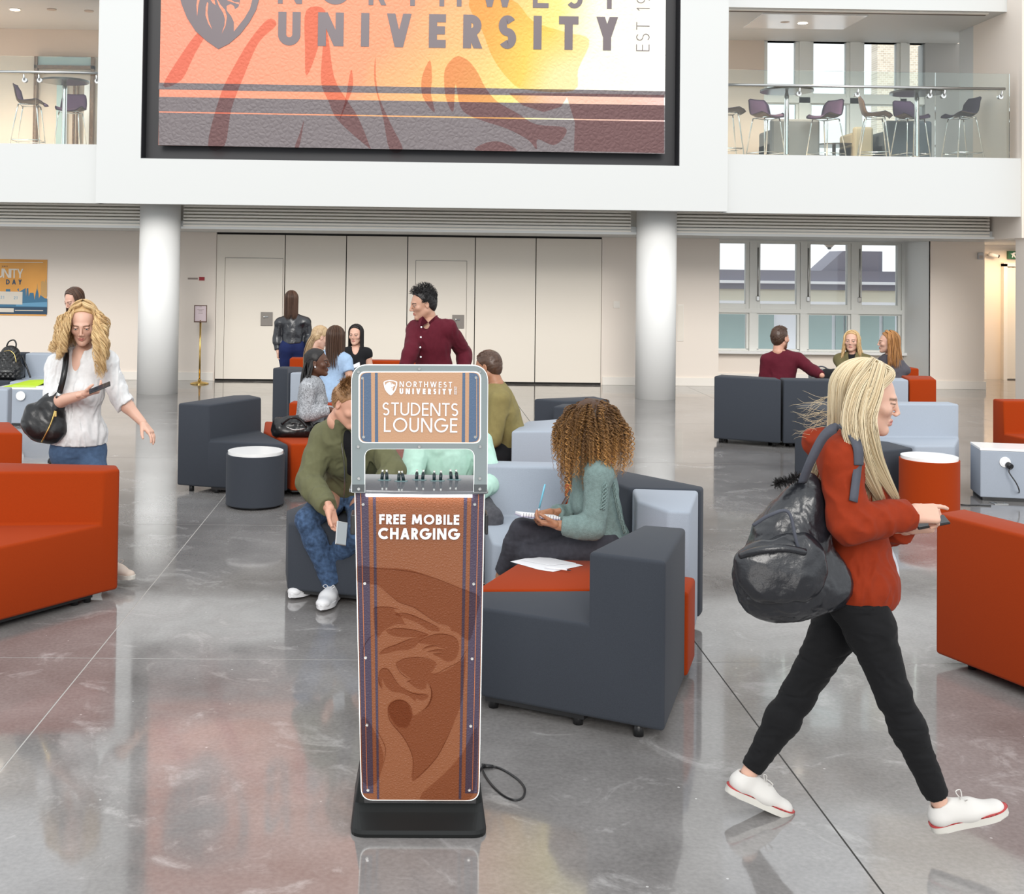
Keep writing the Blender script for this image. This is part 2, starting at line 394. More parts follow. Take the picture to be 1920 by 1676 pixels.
louvre('trim_louvre_left', -14, -4.16, YC+.06, CH+.03, 2.88, 7)
louvre('trim_louvre_middle', -3.52, 3.35, YC+.06, CH+.03, 2.88, 7)
louvre('trim_louvre_right', 3.97, 8.92, YC+.06, CH+.03, 2.88, 7)
bm = BM(); box(bm, -14, 9.15, YC+.04, YC+.3, CH-.001, CH+.035); struct('trim_soffit', bm, 'white')
bm = BM(); box(bm, -14, 9.15, YC+.2, YC+.3, CH+.035, 3.3); struct('wall_upstand', bm, 'louvre')

# right-hand pier that frames the picture
bm = BM(); box(bm, 8.98, 9.06, YF+.05, YF+1.6, 2.50, 6.6); box(bm, 9.04, 12.5, 17.2, YF+.35, 0, 9); struct('wall_right', bm, 'cream')

# ================================================================ upper level interior
UC = 5.95
bm = BM(); box(bm, -14, -4.6, YF+.5, 20.8, UC, UC+.2); box(bm, 4.58, 9.4, YF+.5, 20.8, UC, UC+.2); struct('ceiling_upper', bm, 'white')
M['uwall'] = mat('upper_wall_paint', lin(.68, .58, .49), .7)
uy = 20.6
ux0 = wx(1433, 120, uy); ux1 = wx(1735, 120, uy)
bm = BM(); box(bm, 4.58, ux0, uy, uy+.3, upz, UC); struct('wall_upper_back', bm, 'uwall')
bm = BM(); box(bm, ux1, 9.9, uy, uy+.3, upz, UC); struct('wall_upper_grey', bm, mat('grey_wall', lin(.42, .42, .41), .7))
bm = BM(); box(bm, 8.98, 9.3, YF+1.6, 19.6, upz, 6.0); struct('wall_upper_side', bm, 'white')
pxu = [(1433, 1494), (1519, 1589), (1614, 1683), (1699, 1735)]
uxs = [(wx(a_, 120, uy+.1)+.04, wx(b_, 120, uy+.1)-.04) for a_, b_ in pxu]
uz0, uzt, uz1 = upz+.02, wz(1560, 188, uy), wz(1560, 67, uy)
window_grid('window', 5, uxs, uz0, uzt, uz1, uy+.1, knob=False)
bm = BM()
for i in range(3): box(bm, uxs[i][1]+.06, uxs[i+1][0]-.06, uy+.02, uy+.2, upz, uz1)
box(bm, ux0, ux1, uy+.02, uy+.2, uz1-.01, UC); box(bm, ux0, ux1, uy+.02, uy+.09, uzt-.05, uzt+.05)
struct('trim_upper_window', bm, 'win_frame')
louvre('trim_louvre_top', 4.62, 8.75, YF+.6, UC-.02, UC+.22, 3)
# left gallery
bm = BM(); box(bm, -14, -4.62, 20.6, 20.9, upz, UC); struct('wall_upper_left', bm, 'uwall')
tlx = wx(64, 200, 20.5)
M['teal'] = mat('pale_teal_screen', lin(.36, .47, .46), .3)
t = thing('glazed_partition', 'timber framed glazed partition at the back of the left gallery', 'partition', (0, 20.5, 0))
for a_, b_, m_ in ((64, 70, 'walnut'), (170, 176, 'walnut')):
    bm = BM(); box(bm, wx(a_, 200, 20.5), wx(b_, 200, 20.5), -.05, .05, upz, wz(60, 106, 20.5)); obj('post', bm, m_, t)
bm = BM(); box(bm, wx(70, 200, 20.5), wx(170, 200, 20.5), -.01, .01, wz(100, 123, 20.5), wz(100, 106, 20.5)); obj('top_pane', bm, 'teal', t)
bm = BM(); box(bm, wx(64, 200, 20.5), wx(176, 200, 20.5), -.05, .05, wz(100, 129, 20.5), wz(100, 123, 20.5)); obj('rail', bm, 'walnut', t)
for a_, b_ in ((106, 118), (158, 168)):
    bm = BM(); box(bm, wx(a_, 200, 20.5), wx(b_, 200, 20.5), -.01, .01, upz, wz(100, 150, 20.5)); obj('pane', bm, 'teal' if a_ < 150 else 'laminate', t)
for a_ in (120, 137, 144):
    bm = BM(); box(bm, wx(a_, 200, 20.5), wx(a_+3, 200, 20.5), -.03, .03, upz, wz(100, 150, 20.5)); obj('stile', bm, 'walnut', t)
bm = BM(); box(bm, -4.72, -4.625, YF+.5, YF+.9, upz, UC); struct('wall_upper_edge', bm, mat('dark_brown_jamb', lin(.03, .015, .012), .5))

# glass balustrades
def balustrade(name, label, pxs, Yg, yt, yb, kn):
    X0 = A(pxs[0], 200, Yg).x
    t = thing(name, label, 'balustrade', (X0, Yg, upz))
    for a_, b_ in zip(pxs[:-1], pxs[1:]):
        bm = BM(); box(bm, A(a_, 200, Yg).x-X0+.004, A(b_, 200, Yg).x-X0-.004, -.008, .008, -.02, A((a_+b_)/2, yt+((a_+b_)/2-pxs[0])*.016, Yg).z-upz); obj('glass_panel', bm, 'glass', t)
    zr = A(pxs[0], kn[0], Yg).z-upz
    x1 = A(kn[2], 200, Yg).x-X0
    bm = BM(); tube(bm, [(-.0, -.07, zr), (x1, -.07, zr)], .021, 12); obj('handrail', bm, 'steel', t)
    for kx in kn[1]:
        xx = A(kx, 200, Yg).x-X0
        bm = BM(); tube(bm, [(xx, -.012, zr-.11), (xx, -.045, zr-.11), (xx, -.07, zr-.03)], .014, 8); obj('bracket', bm, 'chrome', t)
        bm = BM(); tube(bm, [(xx, -.03, zr-.11), (xx, .03, zr-.11)], .036, 14); obj('disc', bm, 'chrome', t)
    return t
balustrade('glass_balustrade', 'clear glass balustrade with steel handrail on the right gallery', [1357, 1754, 1893], YF+.16, 130, 298, (160, (1360, 1497, 1606, 1742, 1768, 1875), 1880))
balustrade('glass_balustrade', 'clear glass balustrade with steel handrail on the left gallery', [-40, 66, 186], YF+.16, 104, 272, (135, (46, 74, 182), 186))

# ================================================================ downlights
def downlight(x, y, h, label, power=0, r=.075):
    p = G(x, y, h)
    t = thing('downlight', label, 'ceiling light', (p.x, p.y, h))
    bm = BM(); lathe(bm, (0, 0, -.012), [(r+.02, 0), (r+.022, .008), (r+.02, .012)], 24); obj('trim_ring', bm, 'trim', t)
    bm = BM(); lathe(bm, (0, 0, -.016), [(r, 0), (r, .004)], 24); obj('lens', bm, 'lamp', t)
    if power:
        l = bpy.data.lights.new('downlight_beam', 'SPOT'); l.energy = power; l.color = (1, .76, .55); l.spot_size = rad(125); l.spot_blend = .8; l.shadow_soft_size = .07
        o = bpy.data.objects.new('downlight_beam', l); o.location = (0, 0, -.03); COL.objects.link(o); o.parent = t
for x_, y_, lb in ((10, 434, 'leftmost warm downlight in the soffit'), (219, 436.5, 'warm soffit downlight just left of the left column'), (451, 440.5, 'warm soffit downlight above the left pass door'),
                   (658, 443.5, 'warm soffit downlight over the middle of the folding wall'), (875, 447.5, 'warm soffit downlight above the right pass door'), (1314, 455, 'warm soffit downlight beside the windows')):
    downlight(x_, y_, CH, lb, 330)
for x_, y_, lb in ((28, 17, 'bright downlight at the top left of the left gallery'), (104, 72, 'bright downlight over the left gallery table'), (1505, 42, 'bright downlight in the right gallery ceiling')):
    downlight(x_, y_, UC, lb, 220)
M['off'] = mat('unlit_fitting', lin(.5, .42, .36), .5)
for x_, y_ in ((97, 17), (167, 20), (1472, 40)):
    p = G(x_, y_, UC); bm = BM(); lathe(bm, (p.x, p.y, UC-.015), [(.07, 0), (.075, .01), (.075, .015)], 24)
    tag(obj('ceiling_sensor', bm, 'off'), {97: 'dull round fitting beside the bright left gallery downlight', 167: 'small dark round fitting near the edge of the left gallery ceiling', 1472: 'dull round fitting in the right gallery ceiling'}[x_], 'sensor')
p = G(1510, 40, UC)
bm = BM(); box(bm, p.x-.85, p.x+.8, p.y-.55, p.y+.55, UC-.012, UC+.0, .003); struct('ceiling_hatch', bm, 'laminate').name = 'trim_hatch'
p0 = G(1555, 457, CH); t = thing('dome_camera', 'small round ceiling camera in front of the windows', 'camera', (p0.x, p0.y, CH))
bm = BM(); lathe(bm, (0, 0, -.07), [(.05, 0), (.12, .07)], 24); obj('housing', bm, 'off', t)
bm = BM(); lathe(bm, (0, 0, -.11), [(.02, 0), (.035, .015), (.045, .045)], 20); obj('lens', bm, 'black', t)
p0 = G(1057, 446, CH); t = thing('ceiling_sensor', 'dark ceiling sensor above the folding wall', 'sensor', (p0.x, p0.y, CH))
bm = BM(); lathe(bm, (0, 0, -.05), [(.05, 0), (.09, .03), (.1, .05)], 24); obj('housing', bm, 'grey_plate', t)
bm = BM(); lathe(bm, (.0, -.0, -.065), [(.03, 0), (.04, .02)], 16); obj('lens', bm, 'black', t)
p0 = G(978, 449, CH); bm = BM(); lathe(bm, (p0.x, p0.y, CH-.04), [(.03, 0), (.06, .02), (.06, .04)], 20); tag(obj('smoke_alarm', bm, 'laminate'), 'white smoke alarm on the soffit above the folding wall', 'alarm')

# ================================================================ buildings outside the windows
bmat = mat('brick_pale', lin(.62, .56, .47), .9, var=.2, vscale=14)
def brick_wall(x0, x1, Y, z0, z1):
    m = bpy.data.materials.new('pale_brickwork'); m.use_nodes = True; nt = m.node_tree; b = nt.nodes['Principled BSDF']
    tc = nt.nodes.new('ShaderNodeTexCoord'); mp = nt.nodes.new('ShaderNodeMapping'); mp.inputs['Rotation'].default_value = (rad(90), 0, 0)
    br = nt.nodes.new('ShaderNodeTexBrick'); br.inputs['Scale'].default_value = 4.6; br.inputs['Mortar Size'].default_value = .022
    br.inputs['Color1'].default_value = (.55, .46, .36, 1); br.inputs['Color2'].default_value = (.72, .62, .5, 1); br.inputs['Mortar'].default_value = (.8, .75, .68, 1)
    nt.links.new(tc.outputs['Object'], mp.inputs[0]); nt.links.new(mp.outputs[0], br.inputs[0]); nt.links.new(br.outputs[0], b.inputs['Base Color'])
    bm = BM(); box(bm, x0, x1, Y, Y+.4, z0, z1); return obj('brick_building', bm, m)
YO = 30.0
tag(brick_wall(A(1645, 120, YO).x, A(1645, 120, YO).x+5, YO, 4.3, 14), 'pale brick building outside the upper gallery window', 'building')
YO = 27.0
def oz(y): return A(1500, y, YO).z
t = thing('neighbouring_building', 'cream rendered building with dark flat roof edge outside the lower windows', 'building', (0, YO, 0))
M['roof_grey'] = mat('roof_grey', lin(.21, .20, .25), .7); M['render'] = mat('cream_render', lin(.74, .70, .58), .8); M['wh'] = mat('white_render', lin(.9, .9, .95), .8)
def ob(nm, m_, x0, x1, y0, y1, d0=0, d1=1):
    bm = BM(); a0 = A(x0, 520, YO).x; a1 = A(x1, 520, YO).x; box(bm, a0, a1, d0, d1, oz(y1), oz(y0)); obj(nm, bm, m_, t)
ob('parapet', 'roof_grey', 1280, 1800, 507, 528, .0, 1)
ob('ledge', 'wh', 1280, 1800, 527, 532, -.15, 1)
ob('coping', 'roof_grey', 1280, 1800, 531, 543, -.05, 1)
ob('wall', 'render', 1280, 1800, 542, 566, .0, 1)
ob('lower_ledge', 'wh', 1280, 1800, 565, 580, -.1, 1)
ob('roof_plant', 'roof_grey', 1600, 1664, 469, 524, .3, 1.6)
bm = BM(); q = [A(1548, 508, YO), A(1590, 470, YO), A(1604, 470, YO), A(1604, 508, YO)]
a_ = [bm.verts.new((v.x, .3, v.z)) for v in q]; b_ = [bm.verts.new((v.x, 1.2, v.z)) for v in q]
bm.faces.new(a_); bm.faces.new(b_[::-1])
for i in range(4): bm.faces.new((a_[i], b_[i], b_[(i+1) % 4], a_[(i+1) % 4]))
bmesh.ops.recalc_face_normals(bm, faces=bm.faces); obj('roof_slope', bm, 'roof_grey', t)
ob('base', 'wh', 1280, 1800, 580, 760, .4, 1)
for k, (a_, b_, c_) in enumerate(((1290, 1345, 0), (1352, 1405, 0), (1412, 1460, 0), (1464, 1500, 1), (1512, 1570, 0), (1578, 1592, 0), (1596, 1608, 0), (1616, 1660, 0), (1668, 1690, 0))):
    if not c_:
        bm = BM(); box(bm, A(a_, 520, YO).x, A(b_, 520, YO).x, .34, .39, oz(700), oz(586)); f_ = obj('window', bm, 'teal', t)

# ================================================================ things on the walls
# poster
p0, p1 = A(-98, 590, YW), A(89, 487, YW)
pw, ph = p1.x-p0.x, p1.z-p0.z
# ================================================================ lettering drawn as strokes of even width
def strip(P, w, closed=False):
    """quads of a band of width w along a 2-D polyline with mitred corners"""
    if closed == 2:                                  # sloping stroke with level ends
        (x0, y0), (x1, y1) = P; hw = w/2*math.hypot(x1-x0, y1-y0)/abs(y1-y0)
        return [((x0-hw, y0), (x0+hw, y0), (x1+hw, y1), (x1-hw, y1))]
    P0 = P; P = []
    for p in P0:
        if not P or abs(p[0]-P[-1][0])+abs(p[1]-P[-1][1]) > 1e-6: P.append(np.array(p, float))
    n = len(P); Lp, Rp = [], []
    for i in range(n):
        if closed: a, b = P[i]-P[i-1], P[(i+1) % n]-P[i]
        else:
            a = P[i]-P[i-1] if i > 0 else P[1]-P[0]; b = P[i+1]-P[i] if i < n-1 else P[-1]-P[-2]
        a = a/np.hypot(*a); b = b/np.hypot(*b)
        na, nb = np.array((-a[1], a[0])), np.array((-b[1], b[0])); m = na+nb; L = np.hypot(*m)
        m = nb if L < 1e-6 else m/L; k = min(1/max(m.dot(nb), .2), 1.5)
        Lp.append(P[i]+m*w/2*k); Rp.append(P[i]-m*w/2*k)
    q = []
    for i in range(n if closed else n-1):
        j = (i+1) % n; q.append((Lp[i], Lp[j], Rp[j], Rp[i]))
    return q
def arc(cx, cy, rx, ry, a0, a1, n=14):
    return [(cx+rx*math.cos(rad(a0+(a1-a0)*i/n)), cy+ry*math.sin(rad(a0+(a1-a0)*i/n))) for i in range(n+1)]
def glyph(ch, w):
    """(advance width, list of (polyline, closed)) in a box one unit high"""
    a = w/2; h = 1-a
    if ch == ' ': return .30, []
    if ch == '-': return .34, [([(0, .45), (.3, .45)], 0)]
    if ch == 'I': return w, [([(a, 0), (a, 1)], 0)]
    if ch == 'L': W = .48; return W, [([(a, 1), (a, 0)], 0), ([(0, a), (W, a)], 0)]
    if ch in 'EF':
        W = .50; s = [([(a, 0), (a, 1)], 0), ([(0, h), (W, h)], 0), ([(0, .52), (W*.95, .52)], 0)]
        return W, s+([([(0, a), (W, a)], 0)] if ch == 'E' else [])
    if ch == 'T': W = .58; return W, [([(W/2, 0), (W/2, 1)], 0), ([(0, h), (W, h)], 0)]
    if ch == 'H': W = .70; return W, [([(a, 0), (a, 1)], 0), ([(W-a, 0), (W-a, 1)], 0), ([(a, .52), (W-a, .52)], 0)]
    if ch == 'N': W = .76; d = a*1.25; return W, [([(a, 0), (a, 1)], 0), ([(W-a, 0), (W-a, 1)], 0), ([(d, 1), (W-d, 0)], 2)]
    if ch == 'M': W = .96; d = a*1.1; return W, [([(d, 0), (d+.06, 1)], 2), ([(d+.08, 1), (W/2, .12)], 2), ([(W-d-.08, 1), (W/2, .12)], 2), ([(W-d, 0), (W-d-.06, 1)], 2)]
    if ch == 'U': W = .66; r = W/2-a; return W, [([(a, 1), (a, a+r)]+arc(W/2, a+r, r, r, 180, 360)+[(W-a, 1)], 0)]
    if ch == 'V': W = .74; d = a*1.08; return W, [([(d, 1), (W/2, 0)], 2), ([(W-d, 1), (W/2, 0)], 2)]
    if ch == 'W': W = 1.14; d = a*1.05; return W, [([(d, 1), (W*.29, 0)], 2), ([(W*.5, 1), (W*.29, 0)], 2), ([(W*.5, 1), (W*.71, 0)], 2), ([(W-d, 1), (W*.71, 0)], 2)]
    if ch == 'A': W = .76; d = a*1.08; return W, [([(d, 0), (W/2, 1)], 2), ([(W-d, 0), (W/2, 1)], 2), ([(W*.2, .30), (W*.8, .30)], 0)]
    if ch == 'Y': W = .68; d = a*1.2; return W, [([(d, 1), (W/2, .40)], 2), ([(W-d, 1), (W/2, .40)], 2), ([(W/2, 0), (W/2, .44)], 0)]
    if ch == 'O': W = .98; return W, [(arc(W/2, .5, W/2-a, .5-a, 0, 360, 32)[:-1], 1)]
    if ch == 'C': W = .82; return W, [(arc(.49, .5, .49-a, .5-a, 48, 312, 24), 0)]
    if ch == 'G': W = .94; return W, [(arc(.48, .5, .48-a, .5-a, 45, 360, 26)+[], 0), ([(.50, .48), (.96, .48)], 0)]
    if ch == 'D': W = .72; return W, [([(a, a), (a, h), (.24, h)]+arc(.24, .5, W-.24-a, .5-a, 85, -85, 16)+[(.24, a)], 1)]
    if ch in 'PRB':
        W = .54; yb = .48; r = (h-yb)/2
        s = [([(a, 0), (a, 1)], 0), ([(a, h), (.24, h)]+arc(.24, (h+yb)/2, W-.24-a, r, 85, -85, 12)+[(.24, yb), (a, yb)], 0)]
        if ch == 'R': s.append(([(.25, yb), (W-a*.8, 0)], 2))
        if ch == 'B': s.append(([(a, yb), (.26, yb)]+arc(.26, (a+yb)/2, W+.03-.26-a, (yb-a)/2, 85, -85, 12)+[(.26, a), (a, a)], 0))
        return W+(.03 if ch == 'B' else 0), s
    if ch == 'S':
        W = .52; r = (1-2*a)/4; rx = W/2-a
        return W, [(arc(W/2, h-r, rx, r, 35, 270, 16)+arc(W/2, a+r, rx, r, 90, -145, 16)[1:], 0)]
    if ch == '1': return .26, [([(.20-a, 0), (.20-a, 1)], 0), ([(.0, .78), (.2-a, .96)], 0)]
    if ch == '9': return .56, [(arc(.28, .68, .28-a, .32-a, 0, 360, 20)[:-1], 1), ([(.54-a, .62), (.24, 0)], 0)]
    if ch == '2': return .52, [(arc(.26, .72, .26-a, .28-a, 170, -30, 14)+[(a, a), (.52, a)], 0)]
    if ch == '7': return .52, [([(0, h), (.50-a, h), (.16, 0)], 0)]
    if ch == '0': return .58, [(arc(.29, .5, .29-a, .5-a, 0, 360, 24)[:-1], 1)]
    return .5, [([(a, 0), (a, 1)], 0)]
def letters(parent, m_, text, x0, z0, height, width, weight, y, rot=False, thick=.0, fit=None):
    """every letter a part of its own, in the x-z plane facing -y; spaced to fill the given width"""
    gl = [glyph(c, weight) for c in text]; tot = sum(g_[0] for g_ in gl)*height
    xs = 1.0
    if fit: xs = min(max((width-fit*height*(len(text)-1))/tot, .8), 1.3)
    gap = (width-tot*xs)/max(len(text)-1, 1); x = 0
    for adv, st in gl:
        if st:
            bm = BM()
            for si, (P, c) in enumerate(st):
                for q in strip([(p[0]*height*xs+x, p[1]*height) for p in P], weight*height, c):
                    pts = [(x0-p[1], z0+p[0]) if rot else (x0+p[0], z0+p[1]) for p in q]
                    ar = sum(pts[i][0]*pts[(i+1) % 4][1]-pts[(i+1) % 4][0]*pts[i][1] for i in range(4))
                    if abs(ar) < 1e-10: continue
                    if ar < 0: pts = pts[::-1]
                    yy = y-.00008*si
                    f_ = [bm.verts.new((p[0], yy, p[1])) for p in pts]; b_ = [bm.verts.new((p[0], y+max(thick, .0015), p[1])) for p in pts]
                    bm.faces.new(f_)
                    for i in range(4): bm.faces.new((f_[i], b_[i], b_[(i+1) % 4], f_[(i+1) % 4]))
            bmesh.ops.remove_doubles(bm, verts=bm.verts, dist=1e-6)
            obj('letter', bm, m_, parent)
        x += adv*height*xs+gap
def flat(bm, pts, y, thick=0, smooth=0):
    """filled outline in the x-z plane"""
    if smooth: pts = [tuple(p) for p in smooth_path(pts, smooth, closed=True)]
    v = [bm.verts.new((p[0], y, p[1])) for p in pts]
    es = [bm.edges.new((v[i], v[(i+1) % len(v)])) for i in range(len(v))]
    r_ = bmesh.ops.triangle_fill(bm, use_beauty=True, use_dissolve=False, edges=es)
    fs = [e for e in r_['geom'] if isinstance(e, bmesh.types.BMFace)]
    for f in fs:
        f.normal_update()
        if f.normal.y > 0: f.normal_flip()
    if thick:
        r2 = bmesh.ops.extrude_face_region(bm, geom=fs)
        for e in r2['geom']:
            if isinstance(e, bmesh.types.BMVert): e.co.y -= thick
def tint(name, col):
    m = bpy.data.materials.new(name); m.use_nodes = True; nt = m.node_tree
    for n in list(nt.nodes):
        if n.type != 'OUTPUT_MATERIAL': nt.nodes.remove(n)
    tr = nt.nodes.new('ShaderNodeBsdfTransparent'); tr.inputs[0].default_value = (*col, 1)
    nt.links.new(tr.outputs[0], [n for n in nt.nodes if n.type == 'OUTPUT_MATERIAL'][0].inputs[0]); return m

# ================================================================ big banner in the recess
YB = YF+.10
O = A(297, 272, YB); bw = A(1246, 289, YB).x-O.x; bh = 8.2-O.z
def bp_(x, y): p = A(x, y, YB); return (p.x-O.x, p.z-O.z)
banner = thing('banner', 'large orange, yellow and grey university banner in the black recess', 'banner', (O.x, YB, O.z))
m = bpy.data.materials.new('banner_print'); m.use_nodes = True; nt = m.node_tree; b = nt.nodes['Principled BSDF']
tc = nt.nodes.new('ShaderNodeTexCoord'); sx = nt.nodes.new('ShaderNodeSeparateXYZ'); nt.links.new(tc.outputs['Object'], sx.inputs[0])
no = nt.nodes.new('ShaderNodeTexNoise'); no.inputs['Scale'].default_value = .55; no.inputs['Detail'].default_value = 2; nt.links.new(tc.outputs['Object'], no.inputs['Vector'])
m1 = nt.nodes.new('ShaderNodeMath'); m1.operation = 'MULTIPLY_ADD'; m1.inputs[1].default_value = 2.2; m1.inputs[2].default_value = -1.1; nt.links.new(no.outputs[0], m1.inputs[0])
m2 = nt.nodes.new('ShaderNodeMath'); m2.operation = 'ADD'; nt.links.new(sx.outputs[0], m2.inputs[0]); nt.links.new(m1.outputs[0], m2.inputs[1])
m2b = nt.nodes.new('ShaderNodeMath'); m2b.operation = 'MULTIPLY_ADD'; m2b.inputs[1].default_value = -.35; nt.links.new(sx.outputs[2], m2b.inputs[0]); nt.links.new(m2.outputs[0], m2b.inputs[2])
m3 = nt.nodes.new('ShaderNodeMath'); m3.operation = 'DIVIDE'; m3.inputs[1].default_value = bw; nt.links.new(m2b.outputs[0], m3.inputs[0])
cr = nt.nodes.new('ShaderNodeValToRGB'); e = cr.color_ramp.elements
e[0].position = 0; e[0].color = (.78, .27, .17, 1); e[1].position = 1; e[1].color = (.97, .97, .95, 1)
for p_, c_ in ((.38, (.79, .29, .15, 1)), (.56, (.80, .46, .16, 1)), (.68, (.80, .66, .20, 1)), (.80, (.90, .84, .62, 1))):
    q = e.new(p_); q.color = c_
nt.links.new(m3.outputs[0], cr.inputs[0]); nt.links.new(cr.outputs[0], b.inputs['Base Color']); nt.links.new(cr.outputs[0], b.inputs['Emission Color'])
b.inputs['Emission Strength'].default_value = .0; b.inputs['Roughness'].default_value = .55
def leather_bump(nt, b, scale, strength, dist):
    tc = nt.nodes.new('ShaderNodeTexCoord'); n = nt.nodes.new('ShaderNodeTexVoronoi'); n.feature = 'DISTANCE_TO_EDGE'; n.inputs['Scale'].default_value = scale
    ns = nt.nodes.new('ShaderNodeTexNoise'); ns.inputs['Scale'].default_value = scale*.6; ns.inputs['Detail'].default_value = 4
    mx = nt.nodes.new('ShaderNodeVectorMath'); mx.operation = 'MULTIPLY_ADD'; mx.inputs[1].default_value = (.9/scale,)*3
    nt.links.new(tc.outputs['Object'], ns.inputs['Vector']); nt.links.new(ns.outputs['Color'], mx.inputs[0]); nt.links.new(tc.outputs['Object'], mx.inputs[2])
    nt.links.new(mx.outputs[0], n.inputs['Vector'])
    bp = nt.nodes.new('ShaderNodeBump'); bp.inputs['Strength'].default_value = strength; bp.inputs['Distance'].default_value = dist
    nt.links.new(n.outputs['Distance'], bp.inputs['Height']); nt.links.new(bp.outputs[0], b.inputs['Normal'])
leather_bump(nt, b, 14, .5, .02)
M['banner'] = m
def plainprint(name, col, scale=14, rough=.55, strength=.5, dist=.02):
    m = bpy.data.materials.new(name); m.use_nodes = True; b = m.node_tree.nodes['Principled BSDF']
    b.inputs['Base Color'].default_value = col; b.inputs['Roughness'].default_value = rough; leather_bump(m.node_tree, b, scale, strength, dist); return m
M['banner_grey'] = plainprint('banner_grey_print', (.165, .140, .145, 1), strength=.7)
M['banner_ink'] = mat('banner_dark_ink', lin(.13, .10, .11), .35)
bm = BM(); box(bm, 0, bw, 0, .05, 0, bh); obj('print_panel', bm, 'banner', banner)
for y0, y1, y2, y3 in ((155, 167.5, 171, 183), (181.5, 208.5, 197.5, 225.5), (211, 272, 228, 288.6)):
    bm = BM(); flat(bm, [bp_(298, y0), bp_(1247, y2), bp_(1246.5, y3), bp_(297.5, y1)], -.002); obj('grey_band', bm, 'banner_grey', banner)
M['banner_tint'] = tint('banner_watermark_print', (.90, .74, .73)); M['banner_light'] = tint('banner_wash', (.97, .88, .72))  # translucent print layers: the darker lion watermark and the yellow wash
shapes = [[(503, 36), (470, 73), (437, 128), (412, 182), (390, 273), (421, 273), (434, 204), (456, 146), (485, 80), (518, 47)],
          [(574, 20), (572, 91), (575, 142), (598, 84), (610, 20)],
          [(608, 40), (605, 91), (602, 153), (616, 190), (634, 226), (689, 275), (693, 273), (671, 219), (652, 190), (627, 146), (616, 73)],
          [(658, 131), (647, 190), (636, 226), (652, 190), (662, 160)], [(570, 226), (562, 250), (553, 275), (561, 275)],
          [(704, 106), (702, 153), (718, 219), (731, 281), (755, 279), (733, 233), (711, 182), (705, 146)],
          [(806, 113), (791, 146), (793, 182), (815, 211), (808, 175), (810, 146)],
          [(833, 160), (835, 128), (855, 106), (877, 113), (895, 135), (910, 164), (932, 190), (968, 211), (1005, 233), (1059, 239), (1056, 259), (1037, 272), (1008, 261), (1006, 280), (990, 262), (950, 241), (910, 228), (877, 215), (862, 197), (854, 157), (850, 209), (838, 190)],
          [(892, 282), (910, 268), (939, 266), (968, 283)], [(954, 175), (979, 197), (1019, 210), (1052, 200), (1063, 182), (1078, 230), (1076, 283), (1245, 287), (1245, 178), (1063, 175)],
          [(340, 150), (366, 100), (400, 40), (372, 60), (345, 95), (306, 160)]]
for k, s_ in enumerate(shapes):
    bm = BM(); flat(bm, [bp_(*p) for p in s_], -.0035-.0002*k, smooth=4 if k != 9 else 0); obj('lion_artwork', bm, 'banner_tint', banner)
bm = BM(); flat(bm, [bp_(*p) for p in [(880, 0), (905, 60), (925, 110), (955, 150), (985, 168), (1075, 170), (1084, 130), (1105, 75), (1060, 60), (1000, 40), (960, 0)]], -.0025, smooth=4); obj('yellow_artwork', bm, 'banner_light', banner)
# shield with the lion head
def z1(p): return bp_(320+p[0]/9.6, p[1]/9.6)
bm = BM(); flat(bm, [z1(p) for p in [(150, -900), (860, -1080), (1610, -900), (1640, -400), (1590, 0), (1540, 180), (1420, 400), (1250, 620), (1050, 790), (860, 885), (650, 740), (450, 560), (300, 330), (200, 80), (180, 0), (135, -400)]], -.006, .004)
obj('shield', bm, 'banner_ink', banner)
cuts = [[(1140, 570), (1140, 400), (1090, 290), (1010, 190), (1010, 110), (1080, 75), (1140, 110), (1160, 170), (1220, 130), (1245, 60), (1250, 0), (1300, -300), (1100, -650), (860, -750), (860, -900), (1450, -780), (1510, -400), (1470, 0), (1430, 160), (1330, 330), (1220, 470)],
        [(480, 0), (465, 100), (480, 300), (500, 100), (525, 0), (560, -200)], [(660, 40), (635, 130), (630, 280), (680, 430), (750, 530), (690, 380), (665, 230), (680, 60)],
        [(830, 0), (870, 110), (950, 240), (980, 350), (970, 460), (920, 610), (990, 470), (1015, 300), (980, 180), (900, 90), (850, 0)], [(720, 0), (760, 60), (810, 95), (790, 0)], [(1010, 10), (1120, 45), (1190, 70), (1232, 80), (1236, 45), (1150, 40), (1090, 0)]]
for c in cuts:
    bm = BM(); flat(bm, [z1(p) for p in c], -.0115); obj('shield_line', bm, 'banner', banner)
# wording
def bw_(text, xl, yb, xr, yt, wgt, rot=False):
    a_, b_ = bp_(xl, yb), bp_(xr, yt)
    if not rot: letters(banner, 'banner_ink', text, a_[0], bp_((xl+xr)/2, yb)[1], bp_((xl+xr)/2, yt)[1]-bp_((xl+xr)/2, yb)[1], b_[0]-a_[0], wgt, -.006)
    else: letters(banner, 'banner_ink', text, a_[0], a_[1], a_[0]-b_[0], b_[1]-a_[1], wgt, -.006, rot=True)
for w_, y0_, y1_, wg in (('NORTHWEST', 12, -47, .15), ('UNIVERSITY', 90, 27, .24)):
    bw_(w_, 521, y0_, 1160, y1_, wg)
bw_('EST 1927', 1217.5, 96, 1194, -48, .055, rot=True)
# thin joints of the screen modules
M['hair_line'] = tint('faint_joint', (.9, .88, .86))

